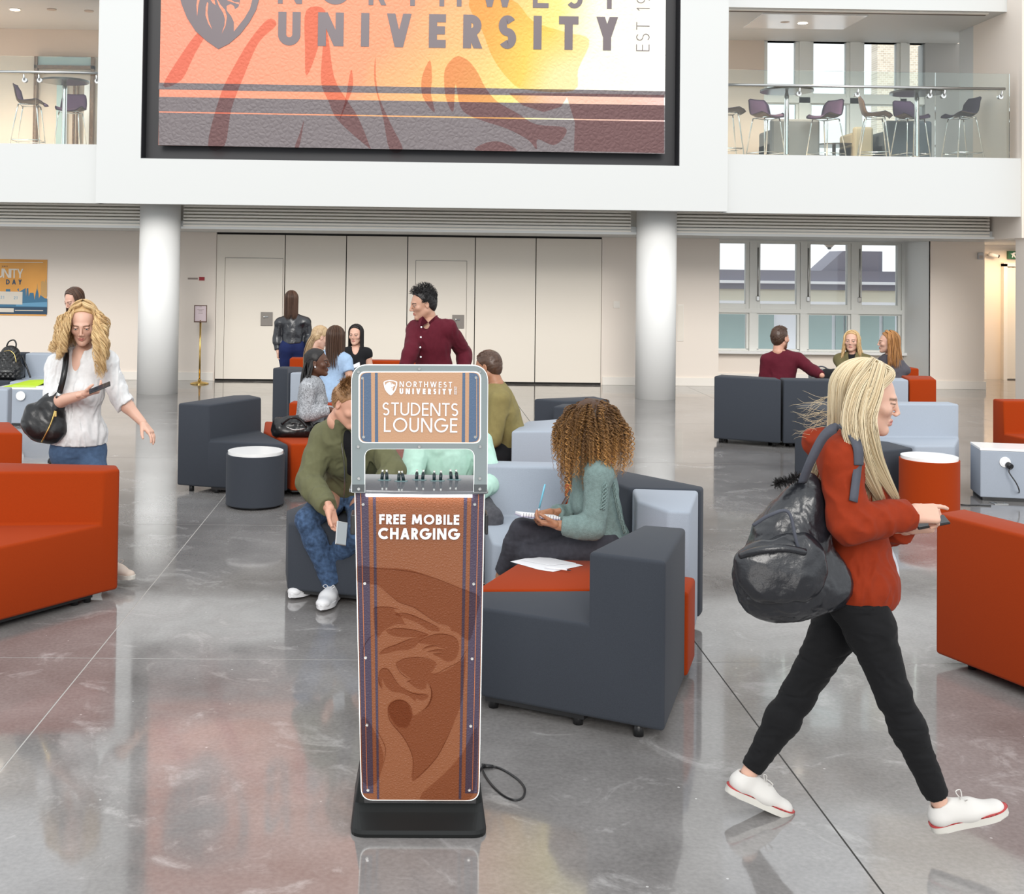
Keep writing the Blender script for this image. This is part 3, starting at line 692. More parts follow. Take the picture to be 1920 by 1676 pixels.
# ================================================================ poster on the left wall
poster = thing('poster', 'orange and blue community clean-up day poster with city skyline', 'poster', (p0.x, YW-.012, p0.z))
def pp_(x, y): p = A(x, y, YW-.012); return (p.x-p0.x, p.z-p0.z)
M['po'] = mat('poster_orange', lin(.72, .33, .06), .5, var=.15, vscale=1.2); M['pb'] = mat('poster_blue', lin(.04, .16, .28), .5); M['pd'] = mat('poster_navy', lin(.012, .05, .10), .5)
M['pl'] = mat('poster_light_blue', lin(.12, .32, .50), .5); M['pi'] = mat('poster_ivory', lin(.70, .64, .55), .6); M['ptan'] = mat('poster_tan', lin(.58, .34, .12), .6)
bm = BM(); box(bm, 0, pw, 0, .01, 0, ph); obj('sheet', bm, 'po', poster)
bm = BM(); flat(bm, [pp_(-98, 562.5), pp_(88.5, 565), pp_(88, 589.5), pp_(-98, 588)], -.001); obj('water', bm, 'pb', poster)
bm = BM(); flat(bm, [pp_(-98, 574), pp_(88.5, 576), pp_(88, 589.5), pp_(-98, 588)], -.002); obj('foreground', bm, 'pd', poster)
bm = BM(); flat(bm, [pp_(30, 569), pp_(88.5, 566), pp_(88.5, 575), pp_(30, 574)], -.0025); obj('highlight', bm, 'pl', poster)
sky = [(-98, 562)]; xx = -98; hs = [12, 20, 9, 16, 26, 14, 8, 18, 30, 12, 22, 10, 14, 20, 9, 15]
for h_ in hs:
    sky += [(xx, 562-h_), (xx+8, 562-h_)]; xx += 8.4
sky += [(32, 543), (35, 540), (36, 547), (43, 536), (48, 540), (49, 556), (50, 541), (53, 540), (54, 556), (56, 549), (63, 549), (65, 562), (67, 549), (69.5, 541), (72, 549), (73, 560), (76, 553), (80, 556), (84, 559), (88.5, 560), (88.5, 566), (-98, 565)]
bm = BM(); flat(bm, [pp_(*p) for p in sky], -.003); obj('skyline', bm, 'pb', poster)
for c in ([(68, 545), (70, 530), (72, 545), (72, 556), (68, 556)], [(76, 552), (77, 528), (81, 526), (83, 530), (86, 522), (88, 530), (88, 556), (76, 556)]):
    bm = BM(); flat(bm, [pp_(*p) for p in c], -.0015); obj('far_tower', bm, 'ptan', poster)
bm = BM(); flat(bm, [pp_(-60, 545.5), pp_(42.5, 547), pp_(42, 571), pp_(-60, 569.5)], -.0045); obj('date_box', bm, 'pi', poster)
bm = BM(); flat(bm, [pp_(-40, 577), pp_(26, 578), pp_(26, 585.5), pp_(-40, 584.5)], -.0045); obj('label_box', bm, 'pi', poster)
for (a_, b_, y_) in ((28, 81, 582), (-60, 81, 491.5)):
    bm = BM(); flat(bm, [pp_(a_, y_-.8), pp_(b_, y_-.2), pp_(b_, y_+1), pp_(a_, y_+.4)], -.004); obj('rule', bm, 'pi', poster)
def pword(text, xl, yb, xr, yt, wgt, m_, yy=-.005):
    a_, b_ = pp_(xl, yb), pp_(xr, yt); letters(poster, m_, text, a_[0], a_[1], b_[1]-a_[1], b_[0]-a_[0], wgt, yy)
pword('COMMUNITY', -72, 520, 44, 504, .15, 'pi'); pword('CLEAN-UP DAY', -78, 532, 41, 524, .2, 'pd'); pword('2014', 4, 500.6, 15, 498, .2, 'pd')
pword('21', 1, 560, 8, 554.5, .14, 'pl', -.006); pword('21', 26, 561, 33, 555.5, .14, 'pl', -.006)
# things on the back wall
c = A(378.5, 522.5, YW); t = thing('room_sign', 'small red room number tag with pale lettering left of the folding wall', 'sign', (c.x, YW-.004, c.z))
M['red'] = mat('sign_red', lin(.38, .02, .03), .5); M['grey_ink'] = mat('grey_lettering', lin(.33, .27, .24), .6)
bm = BM(); box(bm, -.045, .045, -.006, .004, -.03, .03); obj('red_tag', bm, 'red', t)
bm = BM(); box(bm, -.235, -.07, -.004, .003, -.014, .014); obj('lettering', bm, 'grey_ink', t)
c = A(1156, 571, YW); t = thing('wall_switch', 'white wall switch right of the folding wall', 'switch', (c.x, YW, c.z))
bm = BM(); box(bm, -.055, .055, -.02, 0, -.06, .06, .006); obj('plate', bm, 'trim', t); bm = BM(); box(bm, -.03, .03, -.026, -.02, -.035, .035, .003); obj('rocker', bm, 'trim', t)
c = A(1276, 605, YW); t = thing('wall_panel', 'thin pale access panel right of the right column', 'panel', (c.x, YW, c.z))
bm = BM(); box(bm, -.06, .05, -.015, 0, -.31, .31, .004); obj('door', bm, 'trim', t); bm = BM(); box(bm, -.05, .04, -.018, -.015, -.29, .29, .002); obj('inset', bm, 'cream_panel', t)
c = A(1837, 480, YW-.1); t = thing('wall_speaker', 'small pale grey wall box high on the pier', 'wall box', (c.x, YW-.1, c.z))
bm = BM(); box(bm, -.045, .045, -.05, 0, -.06, .06, .01); obj('housing', bm, mat('pale_grey', lin(.5, .5, .52), .5), t); bm = BM(); box(bm, -.03, .03, -.053, -.05, -.04, .01, .002); obj('grille', bm, 'off', t)
c = A(1858, 478, 22.1); t = thing('security_camera', 'small dark security camera at the corridor mouth', 'camera', (c.x, 22.2, c.z))
bm = BM(); tube(bm, [(0, 0, 0), (0, -.15, 0)], .02, 8); obj('arm', bm, 'steel', t); bm = BM(); tube(bm, [(-.06, -.15, .02), (.1, -.15, -.02)], .035, 10); obj('body', bm, 'laminate', t); bm = BM(); tube(bm, [(.1, -.15, -.02), (.125, -.15, -.026)], .03, 10); obj('lens', bm, 'black', t)
c = A(1901, 478, 22.1); t = thing('exit_sign', 'green emergency exit sign above the corridor door', 'sign', (c.x, 22.15, c.z))
bm = BM(); box(bm, -.09, .25, -.03, .04, -.075, .075, .004); obj('housing', bm, mat('sign_green', lin(.02, .12, .05), .4), t)
bm = BM(); flat(bm, [(-.03, -.05), (-.01, -.05), (.005, -.01), (.03, -.05), (.05, -.05), (.02, .01), (.04, .03), (.06, .02), (.06, .035), (.03, .05), (0, .045), (-.03, .02), (-.04, .03), (-.05, .02), (-.02, -.0)], -.032); obj('running_figure', bm, 'laminate', t)
# brass sign stand
fb = G(374, 719.5); t = thing('sign_stand', 'polished brass sign stand with framed notice left of the folding wall', 'sign stand', (fb.x, fb.y, 0))
bm = BM(); lathe(bm, (0, 0, 0), [(.15, 0), (.15, .015), (.10, .03), (.03, .04), (.03, .07), (.018, .08)], 32); obj('base', bm, 'brass', t)
bm = BM(); tube(bm, [(0, 0, .06), (0, 0, 1.04)], .016, 12); obj('pole', bm, 'brass', t)
hz = A(375, 602, fb.y).z; ht = A(375, 572, fb.y).z
bm = BM(); tw = .105
box(bm, -tw, -tw+.014, -.02, .0, hz-.02, ht, .003); box(bm, tw-.014, tw, -.02, 0, hz-.02, ht, .003); box(bm, -tw, tw, -.02, 0, hz-.02, hz, .003); box(bm, -tw, tw, -.02, 0, ht-.014, ht, .003)
obj('frame', bm, mat('bronze', lin(.16, .10, .08), .4, metal=.6), t)
bm = BM(); box(bm, -tw+.01, tw-.01, -.012, -.004, hz-.005, ht-.01); n_ = obj('notice', bm, mat('notice_paper', lin(.66, .55, .58), .6), t)
bm = BM()
for k, (ww, zz) in enumerate(((.04, .9), (.11, .72), (.06, .64), (.07, .5))): box(bm, -ww/2, ww/2, -.0135, -.012, hz+(ht-hz)*zz-.004, hz+(ht-hz)*zz+.004)
obj('printed_lines', bm, 'grey_ink', n_)
# ================================================================ charging kiosk
YK = 4.32                                         # front plane of the printed panel
kc = A(785, 1500, YK); KX = kc.x
kiosk = thing('charging_kiosk', 'tall tan phone charging kiosk with sign frame on a black base', 'kiosk', (KX, YK, 0))
def kp(x, y): p = A(x, y, YK); return (p.x-KX, p.z)
def rounded(pts, rads, n=7):
    """round the corners of a polygon; rads per corner"""
    out = []; N = len(pts)
    for i in range(N):
        p = Vector(pts[i]); a = Vector(pts[i-1])-p; b = Vector(pts[(i+1) % N])-p; r = rads[i] if isinstance(rads, (list, tuple)) else rads
        if r <= 0: out.append(tuple(p)); continue
        a.normalize(); b.normalize(); q0 = p+a*r; q1 = p+b*r
        for k in range(n+1):
            t = k/n; out.append(tuple(q0*(1-t)**2+p*2*t*(1-t)+q1*t*t))
    return out
def plate(poly, y0, y1, m_, nm, parent, bev=0, holes=()):
    """plate with holes; outline in the x-z plane, front at y0"""
    bm = BM()
    def loop(pts, y): return [bm.verts.new((p[0], y, p[1])) for p in pts]
    loops = [loop(poly, y0)]+[loop(h, y0) for h in holes]
    es = []
    for l in loops: es += [bm.edges.new((l[i], l[(i+1) % len(l)])) for i in range(len(l))]
    bmesh.ops.triangle_fill(bm, use_beauty=True, use_dissolve=False, edges=es)
    r_ = bmesh.ops.extrude_face_region(bm, geom=bm.faces[:])
    for e in r_['geom']:
        if isinstance(e, bmesh.types.BMVert): e.co.y = y1
    bmesh.ops.recalc_face_normals(bm, faces=bm.faces)
    return obj(nm, bm, m_, parent)
M['k_leather'] = plainprint('tan_leather_print', (.245, .080, .028, 1), scale=110, rough=.5, strength=.8, dist=.0022)
M['k_stripe'] = plainprint('violet_stripe_print', (.060, .042, .075, 1), scale=110, rough=.5, strength=.7, dist=.0022)
M['k_line'] = plainprint('thin_orange_line_print', (.50, .16, .06, 1), scale=110, rough=.5, strength=.6, dist=.002)
M['k_emb'] = tint('embossed_artwork', (.86, .79, .76)); M['k_edge'] = tint('emboss_shade', (.62, .52, .48))
M['acrylic'] = mat('lit_acrylic_edge', lin(.85, .88, .86), .2, emit=(.95, 1, .97, 1), estr=.35)
M['letter_white'] = mat('white_vinyl_letter', lin(.88, .88, .90), .4)
M['k_grey'] = mat('sign_frame_paint', lin(.225, .265, .270), .38)
M['screw'] = mat('screw_steel', lin(.35, .36, .36), .25, metal=1)
M['shelf'] = mat('glossy_charging_shelf', lin(.16, .165, .18), .06, coat=.5)
M['kbody'] = mat('kiosk_body_black', lin(.02, .02, .022), .35)
M['kbase'] = mat('kiosk_base_black', lin(.010, .011, .011), .45, spec=.25)
# base: sloping foot wider at the floor
bm = BM(); n = 12
def rr_(hx, y0, y1, z, r):
    return [(p[0], p[1], z) for p in rounded([(-hx, y0), (hx, y0), (hx, y1), (-hx, y1)], r, 6)]
rings = [rr_(.2375, -.105, .36, .0, .055), rr_(.2385, -.107, .36, .012, .055), rr_(.2365, -.098, .35, .022, .055), rr_(.232, -.02, .34, .05, .03), rr_(.229, .013, .33, .068, .02), rr_(.212, .013, .28, .17, .02)]
R_ = [[bm.verts.new(p) for p in r] for r in rings]
for a_, b_ in zip(R_[:-1], R_[1:]):
    for i in range(len(a_)): bm.faces.new((a_[i], a_[(i+1) % len(a_)], b_[(i+1) % len(a_)], b_[i]))
bm.faces.new(R_[0][::-1]); bm.faces.new(R_[-1])
obj('base', bm, 'kbase', kiosk)
# body behind the panel, tapered
bl, br = kp(678, 1490), kp(898, 1490); tl, trr = kp(665, 925), kp(908, 925)
bm = BM()
vs_ = [(bl[0]+.004, .012, .06), (br[0]-.004, .012, .06), (br[0]-.004, .19, .06), (bl[0]+.004, .19, .06), (tl[0]+.004, .012, tl[1]), (trr[0]-.004, .012, tl[1]), (trr[0]-.004, .25, tl[1]), (tl[0]+.004, .25, tl[1])]
v = [bm.verts.new(p) for p in vs_]
for f in ((3, 2, 1, 0), (4, 5, 6, 7), (0, 1, 5, 4), (1, 2, 6, 5), (2, 3, 7, 6), (3, 0, 4, 7)): bm.faces.new([v[i] for i in f])
bmesh.ops.bevel(bm, geom=bm.edges[:], offset=.006, segments=2, affect='EDGES'); obj('body', bm, 'kbody', kiosk)
pan = rounded([kp(664.5, 918), kp(909, 918), kp(898.5, 1501), kp(677, 1500)], [0, 0, .042, .042])
plate(pan, -.002, .012, 'acrylic', 'panel_backing', kiosk)
pan2 = rounded([kp(666.3, 918), kp(907.2, 918), kp(896.9, 1499.3), kp(678.6, 1498.3)], [0, 0, .041, .041])
fp = plate(pan2, -.004, .0, 'k_leather', 'front_panel', kiosk)
# stripes on the panel (x at top y=925, x at bottom y=1495)
def band(xt0, xt1, xb0, xb1, m_, y, yb=1494, nm='stripe'):
    bm = BM(); flat(bm, [kp(xt0, 921), kp(xt1, 921), kp(xb1, yb), kp(xb0, yb)], y); return obj(nm, bm, m_, fp)
for (a_, b_, c_, d_) in ((667.5, 690.5, 680.5, 700), (699, 704.5, 707, 711), (870, 876, 860, 864.5), (884, 906.5, 872, 895)):
    band(a_, b_, c_, d_, 'k_stripe', -.0052, 1486 if (a_ < 680 or a_ > 880) else 1497)
for (a_, b_, c_, d_) in ((675.5, 677, 688, 689.2), (896.5, 898, 884.8, 886)):
    band(a_, b_, c_, d_, 'k_line', -.0058, 1480, 'pinstripe')
# embossed lion, traced in metres on the panel
def zk(p): return kp(660+p[0]/6.704, 1080+p[1]/6.704)
art = [
 # dark ground above the head between the shield band and the mane
 [(65, -130), (300, -115), (700, -90), (1000, 10), (1370, 150), (1600, 250), (1560, 500), (1480, 800), (1330, 710), (1250, 680), (1210, 620), (1060, 570), (880, 450), (770, 380), (590, 315), (430, 190), (310, 105), (65, 60)],
 [(270, 400), (330, 380), (460, 380), (600, 408), (520, 415), (600, 480), (660, 580), (680, 605), (560, 600), (460, 640), (390, 690), (330, 760), (300, 720), (280, 600)],
 [(540, 475), (620, 455), (740, 475), (860, 525), (1000, 590), (1090, 640), (1100, 685), (1050, 688), (950, 665), (870, 610), (770, 560), (650, 520)],
 [(440, 662), (560, 648), (700, 655), (830, 680), (960, 722), (900, 750), (800, 760), (640, 760), (520, 745), (440, 700)],
 [(335, 972), (420, 900), (560, 850), (700, 790), (800, 765), (960, 725), (860, 800), (790, 880), (700, 920), (560, 930), (430, 965)],
 [(830, 825), (930, 760), (1050, 722), (1180, 722), (1290, 760), (1340, 830), (1340, 930), (1300, 1030), (1200, 1070), (1110, 1020), (1010, 965), (1170, 965), (1060, 945), (940, 945), (1050, 915), (1180, 915), (1040, 880), (880, 915), (960, 870), (1100, 855), (960, 850)],
 [(548, 1090), (650, 1030), (780, 1010), (930, 1020), (1060, 1068), (1060, 1110), (1000, 1215), (1060, 1215), (1200, 1140), (1350, 1060), (1330, 1500), (1230, 1900), (1000, 2600), (700, 3000), (840, 2700), (700, 2400), (560, 2100), (680, 1900), (790, 2000), (940, 1800), (1000, 1560), (990, 1420), (940, 1330), (920, 1385), (830, 1395), (740, 1370), (680, 1320), (740, 1300), (660, 1230)],
 [(350, 1180), (410, 1145), (470, 1180), (540, 1290), (620, 1380), (740, 1450), (950, 1475), (940, 1530), (870, 1555), (800, 1525), (800, 1570), (730, 1510), (620, 1460), (500, 1440), (420, 1370), (380, 1280), (380, 1410), (340, 1330), (335, 1240)],
 [(450, 1676), (480, 1600), (560, 1550), (650, 1555), (730, 1620), (760, 1720), (720, 1850), (660, 1900), (540, 1850)],
]
for k, s_ in enumerate(art):
    if k == 6: continue
    bm = BM(); flat(bm, [zk(p) for p in s_], -.0062-.0002*k, smooth=3); obj('embossed_shape', bm, 'k_emb', fp)
def zl(p): return kp(640+p[0]/2.466, 940+p[1]/2.466)
low = [[(250, 745), (300, 722), (370, 720), (438, 740), (430, 770), (415, 790), (470, 785), (560, 730), (575, 700), (560, 900), (520, 1020), (440, 1180), (330, 1290), (330, 1180), (290, 1090), (225, 1010), (215, 950), (235, 920), (275, 912), (310, 935), (335, 985), (390, 950), (415, 900), (412, 850), (395, 835), (390, 862), (350, 862), (310, 830), (320, 815), (285, 790)],
       [(100, 990), (150, 1050), (185, 1130), (195, 1200), (160, 1300), (100, 1290), (85, 1100)],
       [(360, 1372), (470, 1260), (560, 1160), (628, 1040), (620, 1300), (600, 1360), (560, 1380)],
       [(75, 300), (140, 305), (300, 320), (450, 360), (640, 440), (640, 330), (450, 260), (200, 205), (70, 210)]]
for k, s_ in enumerate(low):
    if k == 3: continue
    bm = BM(); flat(bm, [zl(p) for p in s_], -.0082-.0002*k, smooth=3); obj('embossed_shape', bm, 'k_emb', fp)
# flat dark strips painting the shadow along the relief edges
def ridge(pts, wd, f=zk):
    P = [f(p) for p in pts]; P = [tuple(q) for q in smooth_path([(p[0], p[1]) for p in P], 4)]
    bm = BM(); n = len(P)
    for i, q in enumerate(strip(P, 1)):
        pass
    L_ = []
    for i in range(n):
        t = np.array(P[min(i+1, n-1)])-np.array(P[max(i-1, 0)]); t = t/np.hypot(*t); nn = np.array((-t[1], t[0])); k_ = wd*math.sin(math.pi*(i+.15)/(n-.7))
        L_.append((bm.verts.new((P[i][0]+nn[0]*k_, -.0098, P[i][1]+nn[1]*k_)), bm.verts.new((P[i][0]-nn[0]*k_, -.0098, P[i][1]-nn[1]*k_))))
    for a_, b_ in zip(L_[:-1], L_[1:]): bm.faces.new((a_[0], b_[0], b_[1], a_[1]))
    obj('relief_shade_line', bm, 'k_edge', fp)
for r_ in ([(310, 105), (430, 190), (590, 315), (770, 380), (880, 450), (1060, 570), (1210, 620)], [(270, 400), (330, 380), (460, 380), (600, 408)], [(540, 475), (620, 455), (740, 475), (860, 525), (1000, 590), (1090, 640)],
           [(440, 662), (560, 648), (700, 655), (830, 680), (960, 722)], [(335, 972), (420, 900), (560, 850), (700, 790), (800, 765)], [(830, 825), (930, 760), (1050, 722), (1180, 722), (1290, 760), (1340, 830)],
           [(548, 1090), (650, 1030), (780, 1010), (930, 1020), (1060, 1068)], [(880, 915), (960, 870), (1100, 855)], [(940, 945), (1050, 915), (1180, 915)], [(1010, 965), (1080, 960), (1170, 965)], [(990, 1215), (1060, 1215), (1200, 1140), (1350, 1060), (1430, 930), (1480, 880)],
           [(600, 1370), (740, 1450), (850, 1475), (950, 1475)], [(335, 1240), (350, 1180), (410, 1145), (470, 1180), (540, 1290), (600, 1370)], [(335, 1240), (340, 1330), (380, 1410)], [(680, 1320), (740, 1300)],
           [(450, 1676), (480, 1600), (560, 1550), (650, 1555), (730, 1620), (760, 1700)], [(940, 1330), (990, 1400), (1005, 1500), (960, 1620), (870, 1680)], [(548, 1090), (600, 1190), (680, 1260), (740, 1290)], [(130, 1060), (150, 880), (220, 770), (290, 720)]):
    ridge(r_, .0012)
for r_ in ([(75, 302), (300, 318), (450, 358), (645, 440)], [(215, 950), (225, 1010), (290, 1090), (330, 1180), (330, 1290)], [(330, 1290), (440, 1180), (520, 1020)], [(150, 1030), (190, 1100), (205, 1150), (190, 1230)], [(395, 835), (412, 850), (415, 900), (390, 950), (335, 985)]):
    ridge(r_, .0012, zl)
# heading on the panel
def kword(text, xl, yb, xr, yt, wgt, y, par, m_='letter_white', thick=.002, rot=False, fit=None):
    a_, b_ = kp(xl, yb), kp(xr, yt)
    letters(par, m_, text, a_[0], kp((xl+xr)/2, yb)[1], kp((xl+xr)/2, yt)[1]-kp((xl+xr)/2, yb)[1], b_[0]-a_[0], wgt, y, thick=thick, fit=fit)
kword('FREE MOBILE', 711, 982, 861, 963.5, .22, -.0115, fp, thick=.004, fit=.13); kword('CHARGING', 709, 1010, 862, 989, .22, -.0115, fp, thick=.004, fit=.13)
def screw(x, y, yy, par):
    p = kp(x, y); bm = BM()
    for k in range(1): tube(bm, [(p[0], yy+.003, p[1]), (p[0], yy-.001, p[1])], .0052, 12)
    tube(bm, [(p[0], yy-.001, p[1]), (p[0], yy-.003, p[1])], .0035, 6)
    obj('screw', bm, 'screw', par)
for x, y in ((681, 945), (684, 1093), (685.5, 1232), (688, 1358), (690, 1480), (890, 945), (888, 1094), (885, 1234), (882.5, 1360), (880, 1480)): screw(x, y, -.006, fp)
# shelf
sz = A(785, 917, YK).z
bm = BM(); sl, sr = kp(655, 910)[0], kp(915, 910)[0]
prism(bm, [(sl+.012, -.022), (sl+.06, -.034), (0, -.040), (sr-.06, -.034), (sr-.012, -.022), (sr, -.008), (sr, .30), (sl, .30), (sl, -.008)], sz-.012, sz, .003)
shelf = obj('charging_shelf', bm, 'shelf', kiosk)
bm = BM(); box(bm, kp(686, 920)[0], kp(885, 920)[0], -.024, -.010, sz-.024, sz-.0125, .002); obj('light_bar', bm, mat('led_bar', lin(1, 1, 1), .4, emit=(.95, .93, 1, 1), estr=5), kiosk)
# sign frame standing on the front edge of the shelf
z0 = kp(0, 918)[1]
out = rounded([kp(660.5, 918), kp(659.8, 681), kp(914, 682), kp(912, 918)], [0, .062, .062, 0], 9)
leg = rounded([kp(685.5, 918), kp(685.5, 838), kp(887.5, 838), kp(886.5, 918)], [0, .03, .03, 0], 8)
outline = out+leg[::-1]
fy0, fy1 = -.052, -.040
bm = BM(); flat(bm, outline, fy0); obj_ = None
def solid_outline(pts, y0, y1, nm, m_, par):
    bm = BM(); flat(bm, pts, y0)
    r_ = bmesh.ops.extrude_face_region(bm, geom=bm.faces[:])
    for e in r_['geom']:
        if isinstance(e, bmesh.types.BMVert): e.co.y = y1
    bmesh.ops.recalc_face_normals(bm, faces=bm.faces); return obj(nm, bm, m_, par)
bm.free()
def grow(pts, d):
    c = Vector((sum(p[0] for p in pts)/len(pts), sum(p[1] for p in pts)/len(pts))); o_ = []
    n = len(pts)
    for i in range(n):
        a_ = Vector(pts[i])-Vector(pts[i-1]); b_ = Vector(pts[(i+1) % n])-Vector(pts[i])
        t_ = (a_.normalized()+b_.normalized())
        t_ = t_.normalized() if t_.length > 1e-6 else a_.normalized()
        nn = Vector((-t_.y, t_.x)); o_.append((pts[i][0]+nn.x*d, pts[i][1]+nn.y*d))
    return o_
frame = solid_outline(outline, fy0+.001, fy1+.004, 'sign_frame', 'acrylic', kiosk)
ar = sum(outline[i-1][0]*outline[i][1]-outline[i][0]*outline[i-1][1] for i in range(len(outline)))
inner = grow(outline, .0024 if ar > 0 else -.0024)
face = solid_outline(inner, fy0-.003, fy0+.001, 'frame_face', 'k_grey', frame)
wn = rounded([kp(673.5, 826), kp(673.5, 693.5), kp(900.5, 693.5), kp(900, 827)], .026, 8)
plate(grow(wn, .0), fy0-.0045, fy0-.003, 'acrylic', 'poster_border', frame)
wn2 = rounded([kp(675.7, 824.5), kp(675.7, 695.5), kp(898.5, 695.5), kp(898, 825.2)], .024, 8)
M['k_sand'] = plainprint('sand_leather_print', (.50, .285, .165, 1), scale=110, rough=.45, strength=.5, dist=.0012)
M['k_blue'] = plainprint('blue_stripe_print', (.075, .125, .21, 1), scale=110, rough=.4, strength=.5, dist=.0012)
sg = plate(wn2, fy0-.0055, fy0-.0045, 'k_sand', 'sign_poster', kiosk)
sb = rounded([kp(677.5, 823), kp(677.5, 697), kp(696.5, 696), kp(697.5, 824.6)], [.022, .022, 0, 0], 7)
for pts in (sb, [kp(704, 824.6), kp(704, 696), kp(709, 696), kp(710, 824.6)], [kp(864.5, 824.6), kp(866, 696), kp(871, 696), kp(870.5, 824.6)],
            rounded([kp(877.5, 824.6), kp(878.5, 696), kp(896.5, 697), kp(896.5, 823.5)], [0, 0, .022, .022], 7)):
    bm = BM(); flat(bm, pts, fy0-.0062); obj('stripe', bm, 'k_blue', sg)
for a_, b_ in ((682, 683.4), (891.5, 892.9)):
    bm = BM(); flat(bm, [kp(a_, 815), kp(a_, 705), kp(b_, 705), kp(b_, 815)], fy0-.0068); obj('pinstripe', bm, 'k_sand', sg)
kword('STUDENTS', 718, 775.5, 858, 751.5, .115, fy0-.009, sg, fit=.13); kword('LOUNGE', 720.5, 806, 856.5, 779.5, .115, fy0-.009, sg, fit=.15)
kword('NORTHWEST', 749.5, 723, 846.5, 712.5, .15, fy0-.008, sg, thick=.001); kword('UNIVERSITY', 749.5, 735.7, 846.5, 725.3, .26, fy0-.008, sg, thick=.001)
a_ = kp(855.5, 736); letters(sg, 'letter_white', 'EST 1927', a_[0], a_[1], .0095, kp(0, 712)[1]-a_[1], .1, fy0-.008, rot=True, thick=.001)
def zs(p): return kp(715+p[0]/12.8, 700+p[1]/12.8)
bm = BM(); flat(bm, [zs(p) for p in [(65, 165), (140, 130), (225, 120), (310, 135), (385, 165), (380, 270), (350, 360), (300, 430), (235, 485), (160, 430), (100, 350), (72, 260)]], fy0-.0075, smooth=2); sh_ = obj('shield', bm, 'letter_white', sg)
for c in ([(95, 170), (160, 150), (225, 145), (300, 155), (355, 180), (352, 250), (325, 330), (290, 385), (275, 330), (300, 290), (260, 310), (300, 270), (350, 240), (290, 215), (250, 180), (200, 165), (140, 190), (105, 245)],
          [(225, 200), (270, 205), (250, 225)], [(245, 285), (270, 300), (255, 315)]):
    bm = BM(); flat(bm, [zs(p) for p in c], fy0-.0082); obj('shield_gap', bm, 'k_sand', sg)
for x, y in ((673.5, 694.5), (786, 689), (898, 694.5), (673, 833), (786, 833), (898.5, 833), (674, 891.5), (898, 891.5), (674, 911), (898, 911), (681, 706), (891, 705), (683, 815), (889.5, 815)): screw(x, y, fy0-.0065, frame)
for s0, s1 in ((661.5, 685), (887, 911.5)):
    bm = BM(); flat(bm, [kp(s0, 917), kp(s0, 903), kp(s1, 903), kp(s1, 917)], fy0-.0038); obj('foot_plate', bm, mat('leg_end_dark_grey', lin(.07, .08, .085), .35), frame)  # darker patch across the lower end of each frame leg
# plugs standing in the shelf
M['plug_tip'] = mat('plug_tip_metal', lin(.75, .76, .72), .25, metal=.9); M['plug'] = mat('plug_black', lin(.006, .02, .024), .3)
M['teal_ring'] = mat('cable_well_glow', lin(.12, .22, .23), .2)  # teal glow round each cable hole, put into the ring's colour
for k, (px_, py_, lean) in enumerate(((716, 899.5, .15), (725.5, 899.5, -.1), (747.5, 901.5, .1), (757, 901.5, -.45), (781, 899, .1), (792.5, 899.5, .15), (814, 901, .0), (826, 901, .1), (846, 898.5, -.2), (857, 899, -.25))):
    p = G(px_, py_, sz); bx, by = p.x-KX, p.y-YK
    bm = BM(); lathe(bm, (bx, by, sz), [(.016, 0), (.016, .0015), (.010, .002)], 16); ring = obj('cable_well', bm, 'teal_ring', kiosk)
    bm = BM(); tube(bm, [(bx, by, sz), (bx+lean*.012, by, sz+.026)], [.0062, .0062], 8); pl = obj('charging_plug', bm, 'plug', kiosk)
    bm = BM(); tube(bm, [(bx+lean*.012, by, sz+.0262), (bx+lean*.0175, by, sz+.037)], .0042, 6); obj('plug_tip', bm, 'plug_tip', pl)
# side brackets
for x0, x1, nm in ((656.5, 663.5, 0), (909.5, 916, 1)):
    bm = BM(); a_ = kp(x0, 1004); b_ = kp(x1, 966); box(bm, a_[0], b_[0]+(.006 if nm == 0 else 0), .01, .10, a_[1], b_[1], .004)
    obj('side_handle', bm, 'black', kiosk)
bx0 = kp(662, 930)[0]
# power lead
t = thing('power_cable', 'black power lead looping on the floor beside the kiosk', 'cable', (KX+.3, 4.6, 0))
g_ = lambda x, y, h=.004: G(x, y, h)
pts = [Vector((KX+.20, 4.50, .05)), g_(905, 1437, .02), g_(922, 1437, .008)]+[g_(*q) for q in ((936, 1440), (955, 1450), (975, 1465), (984, 1480), (980, 1495), (965, 1500), (945, 1492), (925, 1475), (910, 1455), (903, 1440))]
bm = BM(); tube(bm, smooth_path([tuple(p) for p in pts], 6), .0042, 8); obj('lead', bm, 'black', t, world=True)
bm = BM(); tube(bm, [tuple(g_(903, 1436, .012)), tuple(g_(925, 1437, .010))], .0095, 10, r_end=.006); obj('plug', bm, 'black', t, world=True)
